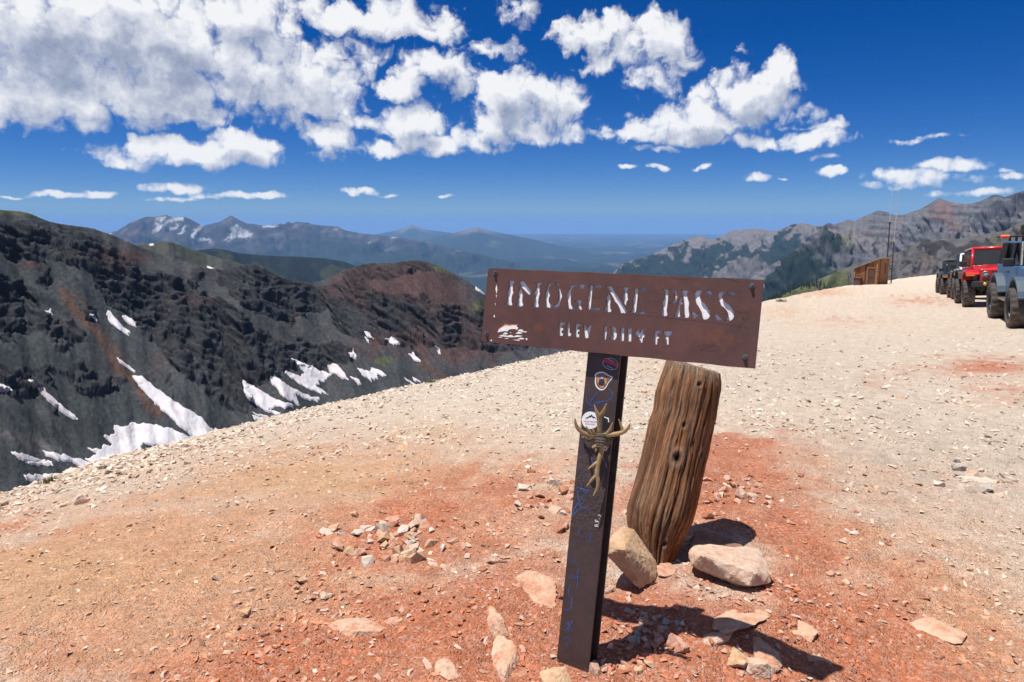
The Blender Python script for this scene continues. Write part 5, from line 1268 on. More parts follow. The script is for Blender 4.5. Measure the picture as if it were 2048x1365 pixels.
# ================================================================== stones
def hull_planes(p):
    """outward planes of the hull round some points"""
    bm = bmesh.new()
    for q in p: bm.verts.new(q)
    bmesh.ops.convex_hull(bm, input=bm.verts[:])
    c = np.mean(p, 0); N = []; D = []
    bm.normal_update()
    for f in bm.faces:
        if f.calc_area() < 1e-9: continue
        n = np.array(f.normal); d = n @ np.array(f.verts[0].co)
        if n @ c > d: n, d = -n, -d
        N.append(n); D.append(d - n @ c)
    bm.free()
    return c, np.array(N), np.maximum(np.array(D), 1e-4)
_ico = {}
def ico(k):
    if k not in _ico:
        bm = bmesh.new(); bmesh.ops.create_icosphere(bm, subdivisions=k, radius=1.0)
        v = np.array([q.co for q in bm.verts]); f = np.array([[x.index for x in q.verts] for q in bm.faces]); bm.free(); _ico[k] = (v / np.linalg.norm(v, axis=1)[:, None], f)
    return _ico[k]
def plane_rock(name, p, sub, disp, seed, origin=None, chip=True):
    """worn broken stone: the hull of the points with chipped, slightly rounded edges and a rough skin"""
    c, N, D = hull_planes(p)
    rr_ = np.random.default_rng(seed + 1000); Nx = rr_.normal(size=(9, 3)); Nx /= np.linalg.norm(Nx, axis=1)[:, None]
    if chip: sup = ((np.asarray(p) - c) @ Nx.T).max(0); N = np.concatenate([N, Nx]); D = np.concatenate([D, sup * rr_.uniform(.74, .95, 9)])
    v, f = ico(sub + 2)
    q = np.maximum(v @ N.T, 1e-3) / D[None]
    r = 1.0 / ((q ** 60).sum(1) ** (1 / 60.0))
    co = v * r[:, None]
    ext = co.max(0) - co.min(0); L = float(ext.max()); u = co / L
    d = disp * L * (fbm(u[:, 0] * 5 + u[:, 2] * 4 + seed, u[:, 1] * 5 - u[:, 2] * 3, 4, seed) + .6 * (ridged(u[:, 0] * 7 - u[:, 2] * 6, u[:, 1] * 7 + u[:, 2] * 5, 3, seed + 4) - .5)
                + .35 * fbm(u[:, 0] * 24 + u[:, 2] * 17, u[:, 1] * 24 - u[:, 2] * 14, 3, seed + 9))
    co = co + v * np.minimum(d, r * .3)[:, None] + c
    if origin is not None: co = co - origin
    return np_mesh(name, co, f)
def hull_mesh(name, n, seed, sx=1, sy=1, sz=.7, jit=.25, sub=0, disp=.03, drop=.0):
    """angular broken stone, about 1 wide, flat bottom near z=0"""
    r = np.random.default_rng(seed)
    p = r.normal(size=(n, 3)); p /= np.linalg.norm(p, axis=1)[:, None]
    p = np.sign(p) * np.abs(p) ** .75
    p *= (1 + r.uniform(-jit, jit, n))[:, None] * np.array([sx, sy, sz]) * .5
    p[:, 2] = np.maximum(p[:, 2], -sz * .28)
    if sub: return plane_rock(name, p, sub, disp, seed)
    bm = bmesh.new()
    vs = [bm.verts.new(q) for q in p]
    g = bmesh.ops.convex_hull(bm, input=vs)
    bmesh.ops.delete(bm, geom=[v for v in bm.verts if not v.link_faces], context='VERTS')
    recalc(bm)
    me = bpy.data.meshes.new(name); bm.normal_update(); bm.to_mesh(me); bm.free()
    return me
def stone_mat(name, c0, c1, stain, k=.5, sc=9.0):
    m, t, b = mat(name)
    oc = t.node('ShaderNodeTexCoord').outputs['Object']; wp = t.node('ShaderNodeNewGeometry').outputs['Position']
    n1 = t.noise(wp, sc, 7, .65); n2 = t.noise(wp, sc * 5, 5, .7); n3 = t.noise(wp, sc * 1.7, 4, .6)
    c = t.mix(t.mrange(n1, .3, .7), c0, c1)
    c = t.mix(t.math('MULTIPLY', t.mrange(n3, .5, .66), k), c, stain)
    kk = t.mrange(n2, .28, .72, .72, 1.2); cc = t.node('ShaderNodeCombineColor')
    for i in range(3): t.link(kk, cc.inputs[i])
    t.put(b.inputs['Base Color'], t.mix(1.0, c, cc.outputs[0], 'MULTIPLY')); b.inputs['Roughness'].default_value = .9; b.inputs['Specular IOR Level'].default_value = .2
    bn = t.node('ShaderNodeBump'); bn.inputs['Strength'].default_value = .7; bn.inputs['Distance'].default_value = .006
    t.link(t.math('ADD', n2, n1), bn.inputs['Height']); t.link(bn.outputs[0], b.inputs['Normal'])
    return m
sm = {'dusty': stone_mat('dusty_bedrock', (.46, .27, .175), (.52, .36, .26), (.42, .17, .10), .7), 'pale': stone_mat('pale_stone', (.46, .32, .235), (.52, .40, .31), (.42, .20, .12), .55), 'pink': stone_mat('pink_stone', (.42, .22, .15), (.50, .31, .23), (.33, .12, .07), .6), 'rust': stone_mat('rust_stone', (.33, .14, .08), (.40, .20, .12), (.24, .075, .04), .6),
      'tan': stone_mat('tan_stone', (.42, .27, .16), (.50, .35, .23), (.40, .19, .07), .6), 'grey': stone_mat('grey_stone', (.34, .30, .27), (.43, .38, .33), (.28, .2, .15), .4), 'brown': stone_mat('brown_stone', (.20, .11, .075), (.28, .17, .12), (.15, .07, .05), .5), 'white': stone_mat('white_stone', (.48, .40, .33), (.55, .47, .40), (.42, .27, .19), .45)}
def put_rock(px, py, wpx, dims, rot, seed, kind, label, n=16, sub=3, sink=.1, disp=.035, jit=.22, name='rock', lift=0.0):
    """rock whose foot stands where the sight line meets the ground; width given in photograph pixels"""
    q = hit_ground(px, py); d = (q - EYE) @ FW; w = wpx * d / FPX
    me = hull_mesh(name, n, seed, *dims, jit, sub, disp)
    me.transform(Matrix.Diagonal((w, w, w, 1)))
    o = link(name, me, sm[kind], None, False)
    o.rotation_euler = rot
    o.location = (q[0], q[1], q[2] - sink * w + lift)
    return tag(o, label, 'rock')
def facet_rock(name, top, base_drop, kind, label, seed, disp=.012, sub=4):
    """block from traced corner points (world), hulled, worn and roughened"""
    top = np.array(top); c = top.mean(0); c = np.array([c[0], c[1], gz(c[0], c[1])])
    o = link(name, plane_rock(name, top, 3, disp * 2.4, seed, c, False), sm[kind], None, False); o.location = c
    return tag(o, label, 'rock')
def W_(px, py, d): return at(px, py, d)
# the two big stones wedged against the log
facet_rock('rock', [W_(1212, 1080, 3.26), W_(1245, 1052, 3.38), W_(1268, 1057, 3.42), W_(1314, 1124, 3.34), W_(1313, 1160, 3.26), W_(1277, 1180, 3.17), W_(1250, 1096, 3.12), W_(1211, 1110, 3.22), W_(1295, 1150, 3.5)],
           0, 'tan', 'tan split block leaning on the left of the log base', 5, .010)
facet_rock('rock', [W_(1376, 1106, 3.32), W_(1385, 1086, 3.50), W_(1522, 1096, 3.52), W_(1546, 1148, 3.24), W_(1541, 1168, 3.17), W_(1498, 1174, 3.10), W_(1380, 1131, 3.25), W_(1404, 1110, 3.19), W_(1512, 1146, 3.11), W_(1455, 1172, 3.36)],
           0, 'pale', 'large pale flat topped slab right of the log base', 9, .010)
facet_rock('rock', [W_(1380, 1108, 3.43), W_(1382, 1080, 3.51), W_(1390, 1060, 3.61), W_(1420, 1063, 3.72), W_(1470, 1080, 3.68), W_(1488, 1095, 3.61), W_(1440, 1102, 3.56), W_(1400, 1105, 3.48), W_(1400, 1118, 3.66), W_(1470, 1112, 3.72)],
           0, 'brown', 'dark rock in shadow behind the pale slab', 13, .010)
facet_rock('rock', [W_(1312, 1140, 3.30), W_(1320, 1126, 3.38), W_(1340, 1124, 3.40), W_(1354, 1138, 3.33), W_(1350, 1150, 3.28), W_(1330, 1155, 3.26), W_(1316, 1152, 3.28), W_(1335, 1150, 3.40)], 0, 'pink', 'small pink stone between the two rocks at the log base', 17, .006, 3)
ROCKS = [
 (1108, 1364, 88, (1, .85, .86), (.1, .1, .4), 21, 'tan', 'rounded tan rock against the left foot of the sign post'),
 (1192, 1344, 56, (.8, .8, .95), (0, .2, 1.1), 22, 'pale', 'upright pale stone against the right foot of the sign post'),
 (1222, 1336, 28, (.7, .7, 1), (0, -.2, .3), 23, 'rust', 'small upright rusty stone right of the post foot'),
 (1212, 1182, 34, (.8, .8, 1.1), (.1, .1, .9), 24, 'pale', 'pale upright stone just behind the sign post'),
 (1348, 1298, 78, (.8, .7, .95), (0, .1, 2.1), 25, 'pink', 'rounded pink rock half inside the sign shadow'),
 (1432, 1275, 92, (1, .7, .8), (.1, .1, .3), 26, 'pale', 'cracked stone block in the sign shadow below the slab'),
 (1478, 1306, 100, (1, .8, .7), (0, .2, 1.3), 27, 'tan', 'second cracked block farther along the sign shadow'),
 (1513, 1338, 84, (.9, .8, .8), (.1, 0, 2.2), 28, 'pale', 'broken block at the lower end of the sign shadow'),
 (992, 1245, 84, (.8, 1.5, .42), (0, 0, .5), 29, 'dusty', 'upper half of a split pink slab sunk in the red dirt'),
 (1010, 1326, 100, (.8, 1.9, .42), (0, 0, .25), 30, 'dusty', 'lower half of a split pale slab sunk in the red dirt'),
 (1092, 1188, 120, (.8, 1.7, .34), (0, .1, .3), 31, 'dusty', 'broad pale buried slab left of the sign post'),
 (1460, 1218, 190, (1.0, .9, .16), (0, .05, .5), 32, 'dusty', 'wide low pink bedrock shelf under the slab'),
 (1505, 1290, 150, (1.0, .8, .22), (0, .1, -.4), 33, 'dusty', 'tan bedrock lump right of the sign shadow'),
 (705, 1258, 118, (1.1, .9, .34), (0, 0, .3), 34, 'dusty', 'pale buried boulder in the red dirt left of centre'),
 (785, 1240, 60, (1, .8, .5), (0, 0, 1.1), 35, 'pink', 'pink pointed stone beside the pale buried boulder'),
 (805, 1243, 30, (1, .8, .6), (0, 0, .1), 36, 'tan', 'small tan stone right of the pale buried boulder'),
 (606, 1290, 36, (1, .7, .6), (0, 0, .3), 37, 'tan', 'lone tan stone lying near the bottom edge left of centre'),
 (888, 1338, 62, (.8, 1.3, .4), (0, 0, .9), 38, 'dusty', 'pale buried stone near the bottom edge'),
 (1045, 1362, 84, (1.2, .8, .45), (0, 0, -.2), 39, 'rust', 'flat rusty stone at the bottom edge left of the post'),
 (768, 1200, 38, (.8, .9, .75), (0, .3, .4), 40, 'rust', 'leaning rusty stone below the stone pile'),
 (995, 1123, 38, (1.2, .7, .6), (0, .1, .3), 41, 'brown', 'dark brown stone on the red dirt between pile and post'),
 (965, 1142, 26, (1, .8, .8), (0, .1, 1.3), 42, 'rust', 'rust round stone just left of the dark brown stone'),
 (740, 1052, 56, (1.1, .7, .5), (0, .1, .4), 43, 'white', 'largest whitish stone at the top of the stone pile'),
 (788, 1040, 40, (1.1, .7, .5), (0, .1, .1), 44, 'pink', 'pink stone at the top of the stone pile'),
 (800, 1052, 40, (1.2, .8, .45), (0, .1, .7), 45, 'pale', 'pale flat stone in the upper stone pile'),
 (866, 1120, 38, (.9, .9, .7), (0, .2, 1.4), 46, 'white', 'white sharp stone at the right of the stone pile'),
 (888, 1100, 28, (.7, .9, .9), (0, .2, .4), 47, 'white', 'tall white stone at the right end of the stone pile'),
 (800, 1118, 34, (1.1, .8, .5), (0, 0, .4), 48, 'tan', 'tan stone at the front of the stone pile'),
 (165, 1008, 32, (1.1, .8, .7), (0, .1, .4), 49, 'brown', 'dark stone alone near the left gravel edge'),
 (415, 985, 20, (1.1, .8, .7), (0, .1, .4), 50, 'tan', 'tan stone alone on the left slope'),
 (823, 897, 50, (1.3, .6, .4), (0, 0, .1), 51, 'tan', 'flat tan stone on the pale slope left of the post'),
 (955, 998, 26, (1.2, .7, .5), (0, 0, .2), 52, 'rust', 'flat rust stone up the slope left of the post'),
 (876, 978, 22, (1.1, .8, .6), (0, 0, .2), 53, 'white', 'white stone up the slope above the stone pile'),
 (1965, 962, 88, (1.3, .5, .22), (0, 0, -.15), 54, 'white', 'long pale flat slab in the grey gravel at far right'),
 (1706, 1068, 26, (1, .8, .7), (0, 0, .2), 55, 'white', 'white stone on the grey gravel right of the rocks'),
 (1602, 954, 26, (1.1, .8, .7), (0, 0, .2), 56, 'rust', 'rust coloured stone on the gravel right of the log'),
 (1575, 1034, 26, (1.1, .8, .7), (0, 0, 1.2), 57, 'rust', 'dark rust stone at the right edge of the red dirt'),
 (1622, 1068, 26, (1.2, .7, .5), (0, 0, .2), 58, 'white', 'flat white stone above the pale slab'),
 (1945, 1302, 34, (1.1, .8, .6), (0, 0, -.3), 59, 'pink', 'pink stone near the lower right corner'),
 (1656, 1126, 24, (1.2, .7, .5), (0, 0, .2), 60, 'rust', 'flat rust stone right of the pale slab'),
 (1563, 1232, 24, (1, .9, .7), (0, 0, .2), 61, 'brown', 'brown round stone right of the bedrock shelf'),
 (1985, 1140, 0, (1, 1, 1), (0, 0, 0), 62, 'tan', ''),
 (1850, 1250, 120, (1.3, .8, .2), (0, 0, -.7), 63, 'dusty', 'pale buried streak of rock at lower right'),
 (1600, 1262, 90, (1.3, .8, .24), (0, 0, -.7), 64, 'dusty', 'buried pale stone right of the bedrock shelf'),
 (1630, 1330, 100, (1.3, .8, .24), (0, 0, -.7), 65, 'dusty', 'buried pale stone near the bottom right of the shadow'),
 (1800, 796, 26, (1.2, .8, .5), (0, 0, .3), 66, 'tan', 'small ochre stone on the pale flat behind the sign'),
 (1488, 975, 34, (1.1, .8, .6), (0, 0, .3), 67, 'rust', 'rust stone in the red pile right of the log'),
 (1478, 1005, 28, (1.1, .8, .6), (0, 0, 1.3), 68, 'pink', 'pink stone in the red pile right of the log'),
 (1296, 785, 30, (1.2, .6, .5), (0, 0, .1), 69, 'tan', 'tan stone on the pale slope between post and log'),
]
for px, py, wpx, dims, rot, seed, kind, lab in ROCKS:
    if not wpx: continue
    flat_ = dims[2] < .45
    put_rock(px, py, wpx, dims, rot, seed, kind, lab, 12 if flat_ else 10, 3 if wpx > 60 else 2, .06 if flat_ else .12, .035, .3)
# ---- loose stones one can tell apart: 220 more, in the places where the photograph shows them
shapes = [hull_mesh('loose_stone', 11, 500 + i, 1, .6 + .3 * random.random(), .42 + .3 * random.random(), .22) for i in range(16)]
for me in shapes: me.materials.append(sm['pale'])
ZONES = [  # centre x, y, spread x, y, count, size in pixels, kinds, label, group
 (770, 1085, 95, 42, 70, (12, 30), ['pale', 'pink', 'white', 'tan', 'pink'], 'loose stone in the pile left of the post', 'stones of the pile'),
 (1475, 985, 60, 30, 26, (11, 24), ['pink', 'rust', 'pink', 'pale'], 'stone in the red patch right of the log', 'stones right of the log'),
 (1090, 1010, 60, 60, 24, (12, 30), ['pink', 'pale', 'rust', 'white'], 'loose stone in the red dirt just left of the post', 'stones left of the post'),
 (1290, 1265, 50, 34, 30, (10, 22), ['pale', 'pink', 'grey'], 'stone in the shadow of the sign', 'stones in the sign shadow'),
 (1940, 965, 75, 26, 22, (10, 26), ['white', 'grey', 'pale'], 'stone in the grey gravel at far right', 'stones at far right'),
 (560, 1180, 130, 40, 22, (11, 24), ['pale', 'pink', 'tan'], 'loose stone on the tan slope left of the stone pile', 'stones on the tan slope'),
 (1180, 1340, 80, 18, 14, (10, 22), ['pink', 'tan', 'rust'], 'stone around the foot of the post', 'stones at the post foot'),
 (1720, 1120, 140, 110, 24, (10, 20), ['pink', 'pale', 'rust', 'tan'], 'loose stone on the dirt right of the rocks', 'stones right of the rocks'),
]
rg = np.random.default_rng(77)
for cx, cy, sx, sy, cnt, (s0, s1_), kinds, lab, grp in ZONES:
    for i in range(cnt):
        px = cx + rg.normal() * sx * .6; py = cy + rg.normal() * sy * .6
        if 1095 < px < 1205 and 1150 < py < 1350: px += 110
        if py > 1362: py = 1362 - rg.uniform(0, 20)
        q = hit_ground(px, py); d = (q - EYE) @ FW; wq = s0 + (s1_ - s0) * rg.random() ** 2; w = wq * 1.45 * d / FPX
        o = link('loose_stone', shapes[rg.integers(len(shapes))])
        o.material_slots[0].link = 'OBJECT'; kd_ = kinds[rg.integers(len(kinds))]; o.material_slots[0].material = sm[kd_]
        o.scale = (w, w, w * (.8 + .5 * rg.random())); o.rotation_euler = (rg.normal() * .2, rg.normal() * .2, rg.random() * 6.3)
        o.location = (q[0], q[1], q[2] + .06 * w)
        big = wq > s0 + .35 * (s1_ - s0)
        where = ('upper ' if py < cy else 'lower ') + ('left' if px < cx - .25 * sx else 'right' if px > cx + .25 * sx else 'middle')
        tag(o, ('larger ' if big else 'small ') + kd_ + ' stone ' + lab.split('stone ', 1)[1] + ', ' + where + ' part', 'stone', grp)
# ---- gravel and small broken stone nobody could count
def gravel(name, label, n, r0, r1, smin, smax, az0, az1, seed, power=2.6, pale=.0, edge=False, zone=None):
    g = np.random.default_rng(seed)
    az = g.uniform(az0, az1, n)
    if edge:
        RE_ = np.interp(az, ea, er); r = RE_ * g.normal(.97, .09, n)
    else:
        dp = g.uniform(math.atan(1.65 / r1), math.atan(1.65 / r0), n); r = 1.65 / np.tan(dp)
    x = r * np.sin(az); y = r * np.cos(az)
    clus = fbm(x * 1.6, y * 1.6, 3, seed)
    keep = g.random(n) < np.clip(.55 + 1.3 * clus, .12, 1)
    if zone is not None:
        zx_, zy_, _z = proj(np.stack([x, y, gz(x, y)], -1)); keep &= g.random(n) < np.clip(blobs(zx_, zy_, zone), 0, 1)
        keep &= np.hypot(x - .22, y - 2.42) > .12
    x, y, r = x[keep], y[keep], r[keep]; n = len(x)
    z = gz(x, y)
    size = smin + (smax - smin) * g.random(n) ** power
    size = np.maximum(size * np.clip(r / 5.0, .8, 1.5), .0010 * r)
    cols = soil(x, y, z)
    mixp = g.random(n)
    cols = lerp(cols, col(.56, .48, .40), np.clip((mixp - .45) * 1.3 + pale, 0, .8)); cols = lerp(cols, col(.20, .12, .085), (mixp < .06) * .7)
    cols = cols * (1 + g.normal(0, .14, n))[:, None]
    base = []
    for i in range(14):
        me = hull_mesh('g', 8, 900 + i, 1, .5 + .4 * (i % 3) / 2, .35 + .3 * (i % 4) / 3, .3)
        me.calc_loop_triangles(); v = np.array([q.co for q in me.vertices]); f = np.array([q.vertices for q in me.loop_triangles]); base.append((v, f)); bpy.data.meshes.remove(me)
    Vs, Fs, Cs = [], [], []; off = 0
    which = g.integers(0, len(base), n); rz = g.random(n) * 6.283; tx = g.normal(0, .25, n); flatn = g.uniform(.55, 1.0, n)
    for k, (v, f) in enumerate(base):
        I = np.nonzero(which == k)[0]
        if not len(I): continue
        c, s_ = np.cos(rz[I])[:, None], np.sin(rz[I])[:, None]
        vx = v[None, :, 0]; vy = v[None, :, 1]; vz = v[None, :, 2] * flatn[I][:, None] + vx * tx[I][:, None]
        P = np.stack([(vx * c - vy * s_) * size[I][:, None] + x[I][:, None], (vx * s_ + vy * c) * size[I][:, None] + y[I][:, None], vz * size[I][:, None] + (z[I] + .10 * size[I])[:, None]], -1)
        Vs.append(P.reshape(-1, 3)); Fs.append((f[None] + (np.arange(len(I)) * len(v))[:, None, None] + off).reshape(-1, 3)); Cs.append(np.repeat(cols[I], len(v), 0)); off += len(I) * len(v)
    me = np_mesh(name, np.concatenate(Vs), np.concatenate(Fs)); cattr(me, 'col', np.clip(np.concatenate(Cs), .01, .75))
    return tag(link(name, me, m_grav), label, 'gravel', None, 'stuff')
m_grav, t, b = mat('gravel_stone')
wp = t.node('ShaderNodeNewGeometry').outputs['Position']
a = t.node('ShaderNodeAttribute', attribute_name='col').outputs['Color']
kk = t.mrange(t.noise(wp, 60, 5, .65), .28, .72, .75, 1.2); cc = t.node('ShaderNodeCombineColor')
for i in range(3): t.link(kk, cc.inputs[i])
t.put(b.inputs['Base Color'], t.mix(1.0, a, cc.outputs[0], 'MULTIPLY')); b.inputs['Roughness'].default_value = .92; b.inputs['Specular IOR Level'].default_value = .15
gravel('gravel', 'fine gravel and stone chips covering the dirt of the pass', 42000, 1.9, 17, .004, .056, -.68, .68, 5, 5.0)
gravel('gravel', 'scattered broken stones on the far part of the pass', 22000, 6, 60, .010, .06, -.68, .68, 6, 5.0, .1)
gravel('gravel', 'pale rubble along the left edge of the pass', 20000, 5, 20, .008, .075, -.68, .30, 7, 5.5, .2, True)
gravel('rubble', 'broken rubble in the red dirt round the posts', 9000, 1.9, 9, .018, .075, -.68, .68, 15, 3.0, .0, False, [(1090, 1010, 110, 80, .8), (1480, 985, 110, 60, .8), (780, 1085, 140, 60, .9), (1300, 1290, 230, 80, .7), (950, 1190, 260, 110, .45), (1650, 1180, 230, 120, .4), (1930, 960, 130, 40, .6), (600, 1230, 240, 90, .35), (1150, 1340, 140, 40, .8)])


# ================================================================== parked vehicles
DUST = (.36, .28, .21)
m_tyre, t, b = mat('dusty_tyre')
oc = t.node('ShaderNodeTexCoord').outputs['Object']
tz_ = t.node('ShaderNodeSeparateXYZ'); t.link(oc, tz_.inputs[0])
dk = t.math('MULTIPLY', t.mrange(t.noise(oc, 9, 6, .65), .35, .65), t.mrange(tz_.outputs[2], .25, -.35, .25, 1.0))
t.put(b.inputs['Base Color'], t.mix(dk, (.028, .027, .027), (.17, .125, .095))); b.inputs['Roughness'].default_value = .85
m_rim = simple('dark_wheel_rim', (.035, .035, .037), .45, .6, .2, 20)
m_blackp = simple('black_trim', (.018, .018, .02), .55, 0, .2, 12)
m_glass = simple('dark_glass', (.012, .015, .018), .06, 0, .1, 4, spec=.6)
m_lamp = simple('lamp_lens', (.35, .36, .38), .12, .3, .1, 40)
m_amber = simple('amber_lens', (.75, .26, .02), .25, 0, .1, 30)
m_yellow = simple('yellow_fog_lens', (.55, .33, .03), .25, 0, .1, 30)
m_chrome = simple('bright_ring', (.30, .28, .22), .3, .7, .1, 30)
m_under = simple('underbody', (.02, .018, .016), .8, 0, .3, 6)
def lathe(bm, prof, n, axis_x=True, lug=None):
    rings = []
    for k in range(n):
        a = 2 * PI * k / n
        ring = []
        for j, (x, r) in enumerate(prof):
            rr = r + (lug(j, k) if lug else 0)
            ring.append(bm.verts.new((x, rr * math.cos(a), rr * math.sin(a))))
        rings.append(ring)
    for k in range(n):
        A, B = rings[k], rings[(k + 1) % n]
        for j in range(len(prof) - 1):
            bm.faces.new((A[j], A[j + 1], B[j + 1], B[j]))
def tyre_mesh(R, w):
    bm = bmesh.new(); h = w / 2
    prof = [(-h * .80, R * .56), (-h * .98, R * .66), (-h, R * .80), (-h * .96, R * .92), (-h * .84, R * .985), (-h * .42, R), (-h * .36, R), (0, R), (h * .36, R), (h * .42, R), (h * .84, R * .985), (h * .96, R * .92), (h, R * .80), (h * .98, R * .66), (h * .80, R * .56)]
    def lug(j, k):
        if j in (3, 4, 5, 9, 10, 11): return 0 if ((k + (j > 7)) // 2) % 2 else -.020
        if j in (6, 7, 8): return 0 if ((k + 1) // 2) % 2 else -.016
        return 0
    lathe(bm, prof, 72, True, lug); recalc(bm)
    me = bpy.data.meshes.new('tyre'); bm.to_mesh(me); bm.free(); me.materials.append(m_tyre); return me
def rim_mesh(R, w):
    bm = bmesh.new(); h = w / 2
    lathe(bm, [(-h * .3, .02), (h * .30, .02), (h * .34, R * .12), (h * .30, R * .17)], 20)
    lathe(bm, [(-h * .8, R * .575), (h * .55, R * .52), (h * .86, R * .57), (h * .86, R * .60), (h * .6, R * .60)], 36)
    lathe(bm, [(-h * .1, .03), (-h * .1, R * .54)], 24)
    for k in range(8):
        a = 2 * PI * k / 8
        vs = box(bm, (0, 0, R * .33), (h * .22, R * .12, R * .42))
        bmesh.ops.transform(bm, matrix=Matrix.Translation((h * .35, 0, 0)) @ Matrix.Rotation(a, 4, 'X'), verts=vs)
    recalc(bm); me = bpy.data.meshes.new('rim'); bm.to_mesh(me); bm.free(); me.materials.append(m_rim); return me
TY = {}
def wheels(root, R, w, tx, yf, yr, steer=0.0):
    if (R, w) not in TY: TY[(R, w)] = (tyre_mesh(R, w), rim_mesh(R, w))
    tm, rm = TY[(R, w)]
    for y in (yf, yr):
        for sx in (1, -1):
            o = link('wheel', tm, None, root, True); o.location = (sx * tx, y, R - .02); o.rotation_euler = (0, 0, (0 if sx > 0 else PI) + (steer if y == yf else 0))
            link('rim', rm, None, o, True)
def place(root, contact, fwd, wx, wy, R):
    """stand a vehicle on the ground so that its right front wheel touches at `contact`"""
    f = Vector((fwd[0], fwd[1], 0)).normalized(); r = Vector((f.y, -f.x, 0))
    c = Vector((contact[0], contact[1], 0)) - r * wx - f * wy[0]
    P = {}
    for sx in (1, -1):
        for y in wy:
            q = c + r * sx * wx + f * y; P[(sx, y)] = Vector((q.x, q.y, float(gz(q.x, q.y))))
    fv = ((P[(1, wy[0])] + P[(-1, wy[0])]) - (P[(1, wy[1])] + P[(-1, wy[1])])).normalized()
    rv = ((P[(1, wy[0])] + P[(1, wy[1])]) - (P[(-1, wy[0])] + P[(-1, wy[1])])).normalized()
    u = rv.cross(fv).normalized(); rv = fv.cross(u)
    z = sum(p.z for p in P.values()) / 4
    M = Matrix(((rv.x, fv.x, u.x, c.x), (rv.y, fv.y, u.y, c.y), (rv.z, fv.z, u.z, z), (0, 0, 0, 1)))
    root.matrix_world = M
def strip(bm, pts, th, x0, x1):
    """bent plate: polyline in (y, z) with thickness, pushed along x"""
    n = len(pts); up = []
    for i, (y, z) in enumerate(pts):
        a = pts[max(i - 1, 0)]; c = pts[min(i + 1, n - 1)]
        d = math.hypot(c[0] - a[0], c[1] - a[1]) or 1
        up.append((y - (c[1] - a[1]) / d * th, z + (c[0] - a[0]) / d * th))
    rows = [[bm.verts.new((x, *p)) for p in q] for x in (x0, x1) for q in (pts, up)]
    A, B, C_, D = rows
    for i in range(n - 1):
        for p, q in ((A, B), (C_, D)): bm.faces.new((p[i], p[i + 1], q[i + 1], q[i]))
        for p, q in ((A, C_), (B, D)): bm.faces.new((p[i], p[i + 1], q[i + 1], q[i]))
    for i in (0, n - 1): bm.faces.new((A[i], B[i], D[i], C_[i]))
    recalc(bm)
def P_(root, nm, m, fn, bv=0.0, seg=2, smooth=False):
    bm = bmesh.new(); fn(bm); recalc(bm)
    if bv: bevel(bm, bv, seg)
    return bm_obj(nm, bm, m, root, smooth)
def frustum(bm, y0, w0, z00, z01, y1, w1, z10, z11):
    """block between two upright rectangles across the vehicle"""
    a = [bm.verts.new((sx * w0, y0, z)) for sx, z in ((-1, z00), (1, z00), (1, z01), (-1, z01))]
    c = [bm.verts.new((sx * w1, y1, z)) for sx, z in ((-1, z10), (1, z10), (1, z11), (-1, z11))]
    bm.faces.new(a); bm.faces.new(c[::-1])
    for i in range(4): bm.faces.new((a[i], a[(i + 1) % 4], c[(i + 1) % 4], c[i]))
